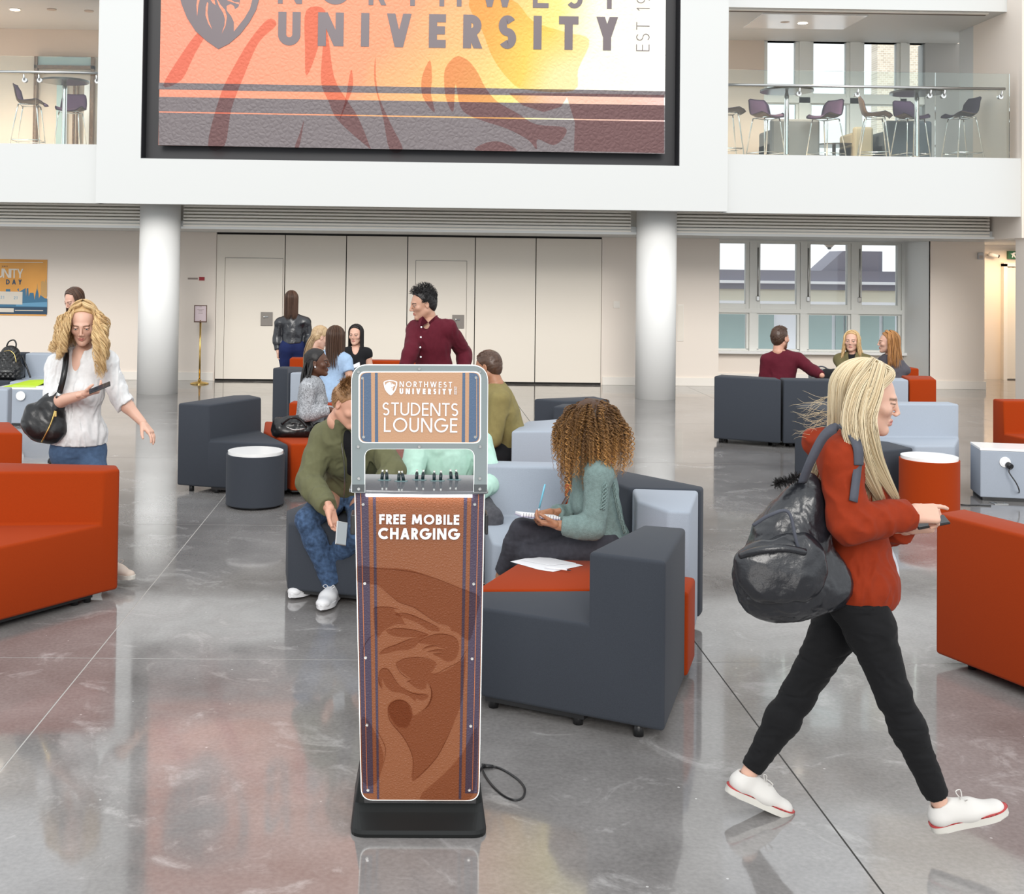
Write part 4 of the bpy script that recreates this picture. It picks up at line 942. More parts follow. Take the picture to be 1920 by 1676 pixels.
# ================================================================ modular seating
def clean_bevel(bm, off, seg=3):
    bmesh.ops.remove_doubles(bm, verts=bm.verts, dist=1e-4)
    bmesh.ops.dissolve_limit(bm, angle_limit=rad(1), verts=bm.verts, edges=bm.edges)
    bmesh.ops.recalc_face_normals(bm, faces=bm.faces)
    es = [e for e in bm.edges if len(e.link_faces) == 2 and e.calc_face_angle(0) > .3]
    bmesh.ops.bevel(bm, geom=es, offset=off, segments=seg, affect='EDGES', profile=.5, clamp_overlap=True)
    for f in bm.faces: f.smooth = True
def ccw(p):
    a = sum(p[i][0]*p[(i+1) % len(p)][1]-p[(i+1) % len(p)][0]*p[i][1] for i in range(len(p)))
    return p if a > 0 else p[::-1]
def sofa(label, m_, seat=None, back=None, zs=.45, zb=.76, group=None, feet=True, z0=.05, name='sofa_module', cat='sofa'):
    """seat and back outlines on the floor plan, sharing the edge where both have the same two corners"""
    allp = (seat or [])+(back or []); cx = sum(p[0] for p in allp)/len(allp); cy = sum(p[1] for p in allp)/len(allp)
    t = thing(name, label, cat, (cx, cy, 0), 0, group)
    bm = BM()
    sh = lambda P: ccw([(p[0]-cx, p[1]-cy) for p in P])
    S = sh(seat) if seat else []; B = sh(back) if back else []
    key = lambda p: (round(p[0], 4), round(p[1], 4))
    se = {(key(S[i]), key(S[(i+1) % len(S)])) for i in range(len(S))}; be = {(key(B[i]), key(B[(i+1) % len(B)])) for i in range(len(B))}
    def wall(P, i, za, zc): a, b = P[i], P[(i+1) % len(P)]; bm.faces.new([bm.verts.new((*a, za)), bm.verts.new((*b, za)), bm.verts.new((*b, zc)), bm.verts.new((*a, zc))])
    def cap(P, z, up):
        v = [bm.verts.new((*p, z)) for p in P]; bm.faces.new(v if up else v[::-1])
    if S:
        cap(S, zs, True); cap(S, z0, False)
        for i in range(len(S)):
            a, b = key(S[i]), key(S[(i+1) % len(S)])
            if (b, a) in be: continue
            wall(S, i, z0, zs)
    if B:
        cap(B, zb, True); cap(B, z0, False)
        for i in range(len(B)):
            a, b = key(B[i]), key(B[(i+1) % len(B)])
            if (b, a) in se: wall(B, i, zs, zb)
            elif S: wall(B, i, z0, zs); wall(B, i, zs, zb)
            else: wall(B, i, z0, zb)
    clean_bevel(bm, .018); obj('upholstery', bm, m_, t)
    if feet:
        pts = (S or B)
        c = np.mean(np.array(pts), 0)
        src = S+B if S else B
        seen = set()
        for p in src:
            if key(p) in seen: continue
            seen.add(key(p)); q = np.array(p)*.80+c*.20
            bm = BM(); cyl(bm, (q[0], q[1]), .022, 0, z0+.01, 12); obj('foot', bm, 'black', t)
        bm = BM(); P = [tuple(np.array(p)*.93+c*.07) for p in (S or B)]; prism(bm, P, z0-.018, z0+.002); obj('plinth', bm, 'black', t)
    return t
NF, GF, OF = 'navy_fabric', 'grey_fabric', 'orange_fabric'
# right-hand cluster round the curly-haired woman
sofa('near charcoal sofa module with tall end, right of the kiosk', NF, [(.33, 5.44), (.775, 5.20), (1.12, 5.76), (.30, 5.715)], [(.775, 5.20), (1.075, 5.04), (1.31, 5.70), (1.12, 5.76)])
sofa('orange backless seat between the near charcoal sofa and the crossed legs', OF, [(.31, 5.735), (1.12, 5.775), (1.33, 5.72), (1.43, 6.0), (1.30, 6.07), (1.19, 6.34), (.60, 6.34)])
sofa('pale grey wedge backrest module right behind the near charcoal arm', GF, [(.68, 6.36), (1.20, 6.36), (1.24, 6.70), (.78, 6.92)], [(1.20, 6.36), (1.31, 6.10), (1.42, 6.08), (1.60, 6.66), (1.24, 6.70)])
sofa('charcoal backrest module behind the seated curly-haired woman', NF, [(.80, 6.97), (1.22, 6.72), (1.08, 7.18), (.98, 7.28)], [(1.22, 6.72), (1.62, 6.69), (1.66, 6.78), (1.24, 7.36), (1.08, 7.18)])
sofa('pale grey sofa module with low back beside the mint shirt', GF, [(.46, 6.72), (.64, 6.50), (.74, 6.98), (.955, 7.38), (.44, 7.42)], [(.955, 7.38), (.96, 7.58), (.46, 7.62), (.44, 7.42)])
sofa('charcoal backless seat under the person in the mint shirt', NF, [(-.18, 7.45), (.42, 7.42), (.42, 8.0), (-.18, 8.0)])
sofa('pale grey block backrest beyond the mint shirt', GF, None, [(.75, 8.97), (1.08, 9.0), (1.25, 9.75), (.92, 9.55)])
sofa('orange module partly hidden behind the curly hair', OF, [(.80, 8.1), (1.12, 7.9), (1.18, 8.5), (.85, 8.7)], [(1.12, 7.9), (1.30, 7.86), (1.42, 8.45), (1.18, 8.5)])
sofa('orange seat under the man in the olive jacket', OF, [(.10, 8.95), (.72, 8.9), (.88, 9.7), (.10, 9.8)])
sofa('charcoal backrest module far behind the curly hair', NF, None, [(1.14, 11.17), (1.41, 11.0), (1.85, 11.15), (1.75, 11.45)])
sofa('second charcoal backrest tucked before the far one behind the curly hair', NF, None, [(1.27, 10.75), (1.62, 10.62), (1.80, 10.72), (1.70, 10.95), (1.38, 10.98)], zb=.74)
# bench of the man in the green jacket
sofa('charcoal bench under the man in the green bomber jacket', NF, [(-.77, 7.55), (-.72, 7.18), (.0, 6.95), (.1, 7.75), (-.65, 7.85)])
# left middle cluster
sofa('charcoal sofa module with angled back left of the grey stool', NF, [(-1.74, 10.42), (-1.04, 10.27), (-1.37, 11.05)], [(-2.03, 10.52), (-1.74, 10.42), (-1.37, 11.05), (-1.50, 11.25), (-1.66, 11.2)])
sofa('orange backless seat between the grey stool and the braided woman', OF, [(-1.02, 10.30), (-1.35, 11.07), (-1.42, 11.75), (-.45, 11.6), (-.35, 10.55), (-.92, 10.30)])
sofa('orange and low backrest behind the braided woman', OF, None, [(-1.20, 11.85), (-.5, 11.65), (-.48, 11.85), (-1.18, 12.05)], zb=.62)
sofa('charcoal end panel module behind the braided woman', NF, None, [(-1.63, 14.15), (-1.45, 14.1), (-1.39, 13.6), (-1.2, 13.75), (-1.3, 14.35), (-1.55, 14.4)])
sofa('pale grey backrest behind the braided woman', GF, None, [(-1.37, 13.58), (-.5, 13.30), (-.45, 13.50), (-1.18, 13.80)])
sofa('small orange seat end beneath the dark blue trousers', OF, None, [(-1.58, 15.6), (-1.0, 15.6), (-1.0, 15.85), (-1.58, 15.85)])
sofa('long orange backrest behind the burgundy shirt', OF, None, [(-.66, 15.35), (.05, 15.35), (.05, 15.6), (-.66, 15.6)])
sofa('charcoal seat of the woman in the black dress', NF, [(-1.25, 14.3), (-.3, 14.1), (-.3, 15.0), (-1.2, 15.1)])
sofa('orange seat under the long-haired brunette in pale blue', OF, [(-1.05, 12.55), (-.60, 12.55), (-.60, 13.1), (-1.05, 13.1)])
sofa('pale grey seat of the woman in the fur collared coat', GF, [(5.15, 14.75), (5.75, 14.75), (5.75, 15.3), (5.15, 15.3)])
sofa('charcoal seat of the woman in the grey top', NF, [(5.55, 14.35), (6.15, 14.35), (6.15, 14.72), (5.55, 14.72)])
# right far cluster
sofa('left one of the two joined charcoal sofa backs in front of the windows', NF, [(3.62, 14.2), (3.60, 13.95), (4.15, 13.63), (4.45, 14.2)], [(3.46, 13.70), (4.13, 13.36), (4.15, 13.63), (3.60, 13.95)])
sofa('right one of the two joined charcoal sofa backs in front of the windows', NF, [(4.19, 13.62), (5.2, 13.57), (5.1, 14.2), (4.5, 14.25)], [(4.155, 13.36), (5.2, 13.30), (5.2, 13.57), (4.19, 13.62)])
sofa('slim pale grey backrest at the right end of the far charcoal sofas', GF, None, [(5.22, 13.55), (5.62, 13.50), (5.66, 13.75), (5.25, 13.8)])
sofa('orange sofa end under the woman in the grey top', OF, None, [(5.65, 13.55), (5.98, 13.6), (6.12, 14.05), (5.78, 14.1)])
sofa('farther orange backrest under the elbow of the woman in the grey top', OF, None, [(5.95, 15.1), (6.42, 15.1), (6.42, 15.4), (5.95, 15.4)])
sofa('charcoal sofa module behind the walking blonde head', NF, [(3.64, 10.52), (4.0, 10.22), (4.38, 10.42), (4.32, 10.78), (4.12, 11.02)], [(3.46, 10.80), (3.64, 10.52), (4.12, 11.02), (4.10, 11.25), (3.8, 11.25)])
sofa('pale grey sofa module behind the red stool', GF, [(4.14, 11.04), (4.35, 10.80), (4.45, 10.55), (4.82, 10.58), (5.09, 11.09)], [(4.14, 11.04), (5.09, 11.09), (5.09, 11.30), (4.14, 11.26)])
sofa('orange sofa module at the right edge behind the plug box', OF, [(5.66, 11.40), (5.74, 10.95), (6.6, 10.95), (6.6, 11.40)], [(5.66, 11.40), (6.6, 11.40), (6.6, 11.62), (5.66, 11.62)])
sofa('big orange sofa back at the right edge in the foreground', OF, [(2.88, 6.22), (3.36, 5.0), (3.95, 5.2), (3.6, 6.35)], [(2.68, 6.10), (3.14, 4.93), (3.36, 5.0), (2.88, 6.22)])
# left near cluster
sofa('big orange sofa module at the left edge in the foreground', OF, [(-2.21, 6.50), (-1.79, 7.09), (-3.0, 6.98), (-3.0, 6.45)], [(-1.79, 7.09), (-1.72, 7.17), (-1.77, 7.31), (-3.0, 7.40), (-3.0, 6.98)])
sofa('orange block behind the big left orange sofa', OF, None, [(-2.76, 8.62), (-3.04, 9.2), (-3.6, 9.2), (-3.6, 8.6)])
sofa('pale lilac grey sofa back at the left edge', GF, None, [(-3.83, 11.5), (-4.4, 11.5), (-4.4, 11.72), (-3.86, 11.72)])
sofa('charcoal backrest behind the quilted backpack', NF, [(-6.3, 15.95), (-5.10, 15.95), (-5.10, 15.35), (-6.3, 15.35)], [(-6.3, 16.2), (-5.10, 16.2), (-5.10, 15.95), (-6.3, 15.95)])
sofa('pale grey backrest beside the quilted backpack', GF, [(-5.08, 15.90), (-4.2, 15.90), (-4.2, 15.3), (-5.08, 15.3)], [(-5.08, 15.90), (-4.2, 15.90), (-4.2, 16.15), (-5.08, 16.15)])
# stools
def stool(c, m_, label):
    t = thing('round_stool', label, 'stool', (c[0], c[1], 0))
    bm = BM(); cyl(bm, (0, 0), .205, 0, .022, 40); obj('plinth', bm, 'black', t)
    bm = BM(); cyl(bm, (0, 0), .238, .02, .425, 56, bev=.014)
    for f in bm.faces: f.smooth = True
    obj('upholstered_drum', bm, m_, t)
    bm = BM(); cyl(bm, (0, 0), .226, .42, .45, 56, bev=.003); obj('top', bm, 'laminate', t)
stool((-1.272, 9.93), NF, 'charcoal round stool with white top on the left')
stool((4.335, 9.99), OF, 'red orange round stool with white top behind the walker hands')
# plug boxes
def plug_box(P, label, front, socket_px, Y, cable=True):
    cx = sum(p[0] for p in P)/4; cy = sum(p[1] for p in P)/4
    t = thing('power_table', label, 'table', (cx, cy, 0))
    Q = [(p[0]-cx, p[1]-cy) for p in P]
    bm = BM(); prism(bm, Q, .03, .435, .008); obj('upholstered_box', bm, GF, t)
    bm = BM(); prism(bm, [(p[0]*1.005, p[1]*1.005) for p in Q], .435, .455, .003); obj('top', bm, 'laminate', t)
    bm = BM(); prism(bm, [(p[0]*.95, p[1]*.95) for p in Q], 0, .031); obj('plinth', bm, 'black', t)
    return t, cx, cy
t, cx, cy = plug_box([(4.97, 10.42), (5.80, 10.25), (5.88, 10.62), (5.06, 10.80)], 'pale grey box table with white top and a socket at the right edge', None, None, 10.3)
def face_socket(t, cx, cy, px, py, Y, nrm, r=.045):
    s = A(px, py, Y); c = Vector((s.x-cx, s.y-cy, s.z)); n = Vector((*nrm, 0)).normalized()
    bm = BM(); tube(bm, [tuple(c+n*.0), tuple(c+n*.012)], r, 24); so = obj('socket_plate', bm, 'laminate', t)
    bm = BM(); tube(bm, [tuple(c+n*.012), tuple(c+n*.015)], r*.75, 24); obj('socket_face', bm, 'paper', so)
    return c, n
Yf = 10.42-(A(1884, 865, 10.35).x-4.97)*.205
c, n = face_socket(t, cx, cy, 1884, 866, Yf, (-.2, -1))
pc = thing('plugged_cable', 'black plug and cable in the socket of the right box table', 'cable', (c.x+cx, c.y+cy, c.z))
bm = BM(); tube(bm, [(.018, -.015, -.02), (.028, -.055, -.035)], .026, 12); obj('plug', bm, 'black', pc)
s0 = A(1884, 866, Yf)
def rel(x, y, h=None, Y=None): p = G(x, y, h) if h is not None else A(x, y, Y); return tuple(p-Vector((c.x+cx, c.y+cy, c.z)))
bm = BM(); tube(bm, smooth_path([(.03, -.055, -.045), rel(1892, 885, Y=Yf-.06), rel(1905, 905, Y=Yf-.09), rel(1911, 920, Y=Yf-.1), rel(1908, 930, .01), rel(1893, 936, .006), rel(1870, 936, .006), rel(1850, 930, .006)], 6), .0055, 8); obj('lead', bm, 'black', pc)
bm = BM(); t = thing('floor_socket', 'silver floor socket plate by the right box table', 'socket', (*G(1873, 944)[:2], 0))
box(bm, -.06, .06, -.05, .05, 0, .006, .002); obj('cover', bm, 'steel', t); bm = BM(); box(bm, -.03, .03, -.03, .03, .006, .009); obj('flap', bm, 'grey_plate', t)
bm = BM(); tube(bm, smooth_path([tuple(G(x, y, .006)) for x, y in ((1801, 946), (1815, 947), (1835, 947), (1858, 948))], 5), .006, 6)
tag(obj('floor_lead', bm, 'black'), 'dark lead on the floor running right from the red stool', 'cable')
t, cx, cy = plug_box([(-5.0, 14.52), (-4.25, 14.52), (-4.20, 14.95), (-4.95, 14.95)], 'pale grey box table with white top holding the green folder', None, None, 14.5)
c, n = face_socket(t, cx, cy, 39, 742, 14.50, (0, -1), .055)
fc = G(20, 719, .47); t = thing('folder', 'lime green folder lying on the left box table', 'folder', (-4.62, 14.74, .455))
bm = BM(); v = [bm.verts.new(p) for p in ((-.3, -.14, .005), (.08, -.14, .005), (.2, .12, .075), (-.08, .14, .06))]; f = bm.faces.new(v)
r_ = bmesh.ops.extrude_face_region(bm, geom=[f])
for e in r_['geom']:
    if isinstance(e, bmesh.types.BMVert): e.co.z -= .004
bmesh.ops.recalc_face_normals(bm, faces=bm.faces); obj('cover', bm, mat('lime_card', lin(.42, .60, .01), .5), t)
bm = BM(); box(bm, -.2, .2, -.12, .1, 0, .012, .003); obj('papers', bm, 'laminate', t)
bm = BM(); box(bm, -.05, .21, .05, .11, .012, .05, .004); obj('spine', bm, 'black', t)
# papers on the orange seat
def sheet(nm, label, pxs, h, cat, m_='paper', thick=.001, lift=None):
    P = [G(x, y, h) for x, y in pxs]; c = sum(P, Vector())/len(P)
    bm = BM(); lo = [bm.verts.new((p.x-c.x, p.y-c.y, (lift[i] if lift else 0))) for i, p in enumerate(P)]; hi = [bm.verts.new((v.co.x, v.co.y, v.co.z+thick)) for v in lo]
    bm.faces.new(lo[::-1]); bm.faces.new(hi)
    for i in range(len(P)): bm.faces.new((lo[i], lo[(i+1) % len(P)], hi[(i+1) % len(P)], hi[i]))
    bmesh.ops.recalc_face_normals(bm, faces=bm.faces)
    o = obj(nm, bm, m_); o.location = c; return tag(o, label, cat)
sheet('paper_sheet', 'white sheet of notes lying on the orange seat, lower one', [(957, 1053), (1010, 1068), (1037, 1072), (1093, 1060), (1030, 1045), (985, 1047)], .4515, 'paper')
sheet('paper_sheet', 'white sheet with a corner sticking out under the other on the orange seat', [(975, 1050), (1020, 1043.5), (1080, 1056), (1030, 1060)], .4545, 'paper')
a_, b_ = G(1022, 1063.5, .4615), G(1071, 1069.5, .4615)
t = thing('pen', 'clear pen lying on the white notes on the orange seat', 'pen', tuple((a_+b_)/2))
bm = BM(); tube(bm, [tuple(a_), tuple(a_*.15+b_*.85)], .0035, 8); obj('barrel', bm, 'paper', t, world=True)
bm = BM(); tube(bm, [tuple(a_*.15+b_*.85), tuple(b_)], .0035, 8, r_end=.001); obj('tip', bm, 'navy_fabric', t, world=True)

# ================================================================ gallery furniture
def shell_mesh():
    """bent plywood bar stool shell: seat that rises into a back, winged sides"""
    prof = [(-.235, .735, .17), (-.21, .765, .195), (-.14, .775, .215), (-.04, .755, .225), (.06, .745, .225), (.14, .755, .22), (.19, .80, .215), (.215, .88, .215), (.235, .97, .205), (.245, 1.04, .18), (.248, 1.065, .14)]
    return prof
def bar_chair():
    t = thing('bar_chair', None, 'bar chair', (0, 0, 0))
    prof = shell_mesh(); nx = 9
    def surf(off, zc=0):
        bm = BM(); g_ = []
        for i, (y, z, w_) in enumerate(prof):
            j = max(0, min(i, len(prof)-1)); a = prof[max(j-1, 0)]; b = prof[min(j+1, len(prof)-1)]
            ty, tz = b[0]-a[0], b[1]-a[1]; L = math.hypot(ty, tz); ny, nz = -tz/L, ty/L     # up / forward normal
            row = []
            for k in range(nx):
                u = (k/(nx-1))*2-1
                lift = (.045 if i < 6 else .05)*u*u*(1 if 1 < i < 9 else .4)
                dip = -.02*(1-u*u) if i < 5 else 0
                o = off+lift+(dip if i < 2 else 0)
                row.append(bm.verts.new((u*w_, y+ny*o, z+nz*o)))
            g_.append(row)
        for a, b in zip(g_[:-1], g_[1:]):
            for k in range(nx-1): bm.faces.new((a[k], a[k+1], b[k+1], b[k])).smooth = True
        return bm, g_
    bm, g_ = surf(0)
    r_ = bmesh.ops.solidify(bm, geom=bm.faces[:], thickness=.014); obj('shell', bm, 'walnut', t)
    bm, g_ = surf(.008); bmesh.ops.solidify(bm, geom=bm.faces[:], thickness=-.016); obj('cushion', bm, 'purple', t)
    tops = [(-.15, -.13), (.15, -.13), (.15, .14), (-.15, .14)]; bots = [(-.22, -.22), (.22, -.22), (.22, .26), (-.22, .26)]
    for (a, b), (c, d) in zip(tops, bots):
        bm = BM(); tube(bm, [(a, b, .735), (a*1.08, b*1.1, .66), (c, d, 0)], .010, 8); obj('leg', bm, 'chrome', t)
    bm = BM(); f = .25; q = [((a*(f)+c*(1-f)), (b*f+d*(1-f)), .73*f) for (a, b), (c, d) in zip(tops, bots)]
    tube(bm, q, .008, 8, closed=True); obj('foot_ring', bm, 'chrome', t)
    bm = BM(); tube(bm, [(-.15, -.13, .737), (.15, -.13, .737), (.15, .14, .737), (-.15, .14, .737)], .009, 8, closed=True); obj('seat_frame', bm, 'chrome', t)
    return t
proto = bar_chair()
def dup(root, loc, rz, label, group=None):
    r = root.copy(); COL.objects.link(r); r.location = loc; r.rotation_euler = (0, 0, rz); r['label'] = label
    for ch in list(root.children):
        c = ch.copy(); COL.objects.link(c); c.parent = r
        for g in ch.children: d = g.copy(); COL.objects.link(d); d.parent = c
    return r
def seat_at(x, y, Y): p = A(x, y, Y); return (p.x, Y, upz)
spots = [(56, 18, 18.75, 95, 'purple bar chair seen side-on left of the left gallery table'), (133, 18, 19.55, 0, 'purple bar chair behind the post of the left gallery table'),
         (1363, 18, 18.5, 90, 'bar chair cut off by the white wall at the left of the right gallery'), (1437, 18, 19.0, 25, 'purple bar chair beside the first gallery table, facing the glass'), (1548, 18, 19.0, -60, 'pale purple bar chair turned away between the two gallery tables'),
         (1640, 18, 18.75, 75, 'bar chair seen side-on touching the pale purple one'), (1708, 18, 18.9, 12, 'dark purple bar chair behind the second gallery table post'), (1803, 18, 18.6, -80, 'bar chair at the far right of the gallery, facing left')]
for i, (px_, _, Y, a, lb) in enumerate(spots):
    loc = (A(px_, 200, Y).x, Y, upz)
    if i == 0: proto.location = loc; proto.rotation_euler = (0, 0, rad(a)); proto['label'] = lb
    else: dup(proto, loc, rad(a), lb)
def bar_table(px_, Y, lb, r=.42):
    X = A(px_, 200, Y).x; t = thing('bar_table', lb, 'table', (X, Y, upz))
    bm = BM(); cyl(bm, (0, 0), r, 1.07, 1.10, 48, bev=.004); obj('top', bm, 'dark_top', t)
    bm = BM(); lathe(bm, (0, 0, .02), [(.045, 0), (.04, .1), (.036, .3), (.036, .98), (.02, 1.05)], 20); obj('post', bm, 'chrome', t)
    bm = BM(); lathe(bm, (0, 0, 0), [(.24, 0), (.24, .012), (.12, .03), (.05, .06)], 32); obj('base', bm, 'chrome', t)
bar_table(1475, 18.35, 'round high table with chrome post, left one of the right gallery', .40)
bar_table(1719, 18.35, 'round high table with chrome post, right one of the right gallery', .40)
bar_table(121, 18.5, 'round high table with chrome post in the left gallery', .36)
def tub(px_, Y, w_, m_, lb, z=.78):
    X = A(px_, 200, Y).x; t = thing('tub_chair', lb, 'armchair', (X, Y, upz))
    bm = BM(); box(bm, -w_, w_, -.35, -.22, .06, z, .04); obj('backrest', bm, m_, t); bm = BM(); box(bm, -w_, w_, -.22, .4, .06, .42, .04); obj('seat', bm, m_, t)
    for sx in (-1, 1): bm = BM(); box(bm, sx*w_-(.1 if sx > 0 else 0), sx*w_+(.1 if sx < 0 else 0), -.22, .38, .06, .62, .04); obj('armrest', bm, m_, t)
    for a in ((-w_+.06, -.3), (w_-.06, -.3), (-w_+.06, .34), (w_-.06, .34)): bm = BM(); cyl(bm, a, .02, 0, .07, 10); obj('foot', bm, 'black', t)
M['tubgrey'] = mat('mid_grey_fabric', lin(.20, .21, .215), .8); M['tubblue'] = mat('slate_fabric', lin(.09, .115, .14), .8)
tub(1480, 19.7, .40, 'tubgrey', 'grey tub armchair behind the left high table'); tub(1689, 19.7, .38, 'tubblue', 'slate armchair behind the right high table'); tub(1606, 19.95, .16, 'beige_fabric', 'sand coloured armchair beside the slate one', .70)
t = thing('coffee_table', 'low dark round table between the gallery armchairs', 'table', (A(1566, 200, 20.0).x, 20.05, upz))
bm = BM(); cyl(bm, (0, 0), .36, .42, .44, 40); obj('top', bm, 'dark_top', t); bm = BM(); cyl(bm, (0, 0), .03, .01, .42, 12); obj('post', bm, 'chrome', t); bm = BM(); cyl(bm, (0, 0), .2, 0, .012, 24); obj('base', bm, 'chrome', t)
# ================================================================ smooth solid modelling (bodies, clothes, bags)
def V3(*a): return np.array(a, float)
def unit(v): v = np.array(v, float); return v/np.linalg.norm(v)
_rn = np.random.default_rng(3).random((24, 24, 24)).astype(np.float32)
def vnoise(P, f):
    q = P*f+100.37; i = np.floor(q).astype(int); t = (q-i).astype(np.float32); t = t*t*(3-2*t); i %= 24; j = (i+1) % 24
    x0, y0, z0 = i[..., 0], i[..., 1], i[..., 2]; x1, y1, z1 = j[..., 0], j[..., 1], j[..., 2]; tx, ty, tz = t[..., 0], t[..., 1], t[..., 2]
    a = _rn[x0, y0, z0]*(1-tx)+_rn[x1, y0, z0]*tx; b = _rn[x0, y1, z0]*(1-tx)+_rn[x1, y1, z0]*tx
    c = _rn[x0, y0, z1]*(1-tx)+_rn[x1, y0, z1]*tx; d = _rn[x0, y1, z1]*(1-tx)+_rn[x1, y1, z1]*tx
    return (a*(1-ty)+b*ty)*(1-tz)+(c*(1-ty)+d*ty)*tz
class Solid:
    def __init__(s, lo, hi, h):
        s.lo = np.array(lo, float); s.h = h; s.n = np.ceil((np.array(hi)-s.lo)/h).astype(int)+1
        s.d = np.full(tuple(s.n), 1.0, np.float32)
        s.ax = [(s.lo[i]+h*np.arange(s.n[i])).astype(np.float32) for i in range(3)]
    def sl(s, lo, hi, m):
        a = np.clip(np.floor((np.array(lo)-m-s.lo)/s.h).astype(int), 0, s.n); b = np.clip(np.ceil((np.array(hi)+m-s.lo)/s.h).astype(int)+1, 0, s.n)
        if np.any(b-a < 2): return None, None
        sl = tuple(slice(x, y) for x, y in zip(a, b))
        return sl, np.stack(np.meshgrid(*[s.ax[i][sl[i]] for i in range(3)], indexing='ij'), -1)
    def put(s, f, lo, hi, k=.02, op='add', off=0):
        sl, P = s.sl(lo, hi, k+3*s.h+abs(off))
        if sl is None: return s
        d2 = f(P).astype(np.float32)-off; d = s.d[sl]
        if op == 'add': h_ = np.clip(.5+.5*(d-d2)/k, 0, 1); s.d[sl] = d*(1-h_)+d2*h_-k*h_*(1-h_)
        elif op == 'sub': h_ = np.clip(.5-.5*(d+d2)/k, 0, 1); s.d[sl] = d*(1-h_)-d2*h_+k*h_*(1-h_)
        return s
    def cone(s, a, b, ra, rb, k=.02, op='add', off=0, flat=None, fs=1.0):
        a, b = np.array(a, float), np.array(b, float); ba = b-a; L2 = ba@ba; r = max(ra, rb)
        def f(P):
            pa = P-a
            if flat is not None:
                n = unit(flat); c = pa@n; pa = pa+n*(c*(1/fs-1))[..., None]; bb = ba+n*((ba@n)*(1/fs-1))
            else: bb = ba
            t = np.clip(pa@bb/max(bb@bb, 1e-9), 0, 1); q = pa-t[..., None]*bb
            d = np.sqrt((q*q).sum(-1))-(ra+(rb-ra)*t)
            return d*(min(fs, 1) if flat is not None else 1)
        R = r*max(fs, 1)
        return s.put(f, np.minimum(a, b)-R, np.maximum(a, b)+R, k, op, off)
    def chain(s, pts, rs, k=.02, **kw):
        for i in range(len(pts)-1): s.cone(pts[i], pts[i+1], rs[i], rs[i+1], k, **kw)
        return s
    def ell(s, c, r, R=None, k=.02, op='add', off=0):
        c = np.array(c, float); r = np.array(r, float); R = np.eye(3) if R is None else R   # rows of R: local axes
        def f(P):
            p = (P-c)@R.T; k0 = np.sqrt(((p/r)**2).sum(-1)); k1 = np.sqrt(((p/(r*r))**2).sum(-1)); return k0*(k0-1)/np.maximum(k1, 1e-6)
        m = np.abs(R.T)@r if R is not None else r
        return s.put(f, c-m, c+m, k, op, off)
    def box(s, c, r, R=None, rnd=.01, k=.02, op='add'):
        c = np.array(c, float); r = np.array(r, float)-rnd; R = np.eye(3) if R is None else R
        def f(P):
            q = np.abs((P-c)@R.T)-r; return np.sqrt((np.maximum(q, 0)**2).sum(-1))+np.minimum(q.max(-1), 0)-rnd
        m = np.abs(R.T)@(r+rnd); return s.put(f, c-m, c+m, k, op)
    def cut(s, p, n, lo=None, hi=None):
        """keep the side that n points away from, inside the given box only"""
        p, n = np.array(p, float), unit(n)
        lo = s.lo if lo is None else lo; hi = s.lo+s.h*s.n if hi is None else hi
        sl, P = s.sl(lo, hi, 0)
        if sl is not None: s.d[sl] = np.maximum(s.d[sl], ((P-p)@n).astype(np.float32))
        return s
    def folds(s, amp, f, stretch=(1, 1, 1), ridge=True, lo=None, hi=None):
        m = np.abs(s.d) < amp+3*s.h; idx = np.argwhere(m)
        if lo is not None:
            Pw = s.lo+idx*s.h; kx = np.all((Pw > lo) & (Pw < hi), 1); idx = idx[kx]
        if len(idx) == 0: return s
        P = s.lo+idx*s.h; st = np.array(stretch)
        w = vnoise(P*st, f*.5)*.25
        n = vnoise((P+w[:, None])*st, f)+.4*vnoise((P-w[:, None])*st, f*2.3)
        n = 1-np.abs(2*(n/1.4)-1)*2 if ridge else n-.7
        s.d[idx[:, 0], idx[:, 1], idx[:, 2]] -= (amp*n).astype(np.float32); return s
    def nets(s, xform=None):
        d = s.d; h = s.h; S = d < 0
        S[0], S[-1], S[:, 0], S[:, -1], S[:, :, 0], S[:, :, -1] = (False,)*6
        d = np.where(S, np.minimum(d, -1e-6), np.maximum(d, 1e-6))
        cnt = np.zeros(tuple(x-1 for x in d.shape), np.int8)
        C = [(i, j, k) for i in (0, 1) for j in (0, 1) for k in (0, 1)]
        sh = cnt.shape
        for (i, j, k) in C: cnt += S[i:i+sh[0], j:j+sh[1], k:k+sh[2]]
        cell = np.argwhere((cnt > 0) & (cnt < 8))
        if len(cell) == 0: return np.zeros((0, 3)), np.zeros((0, 4), int)
        vals = {c: d[cell[:, 0]+c[0], cell[:, 1]+c[1], cell[:, 2]+c[2]] for c in C}
        acc = np.zeros((len(cell), 3)); num = np.zeros(len(cell))
        for a in C:
            for ax in range(3):
                if a[ax]: continue
                b = tuple(1 if q == ax else a[q] for q in range(3)); va, vb = vals[a], vals[b]
                m = (va < 0) != (vb < 0); t = np.where(m, va/np.where(m, va-vb, 1), 0)
                p = np.array(a, float)[None]+np.eye(3)[ax][None]*t[:, None]; acc += p*m[:, None]; num += m
        V = s.lo+(cell+acc/num[:, None])*h
        idm = np.full(sh, -1, np.int32); idm[cell[:, 0], cell[:, 1], cell[:, 2]] = np.arange(len(cell))
        F = []
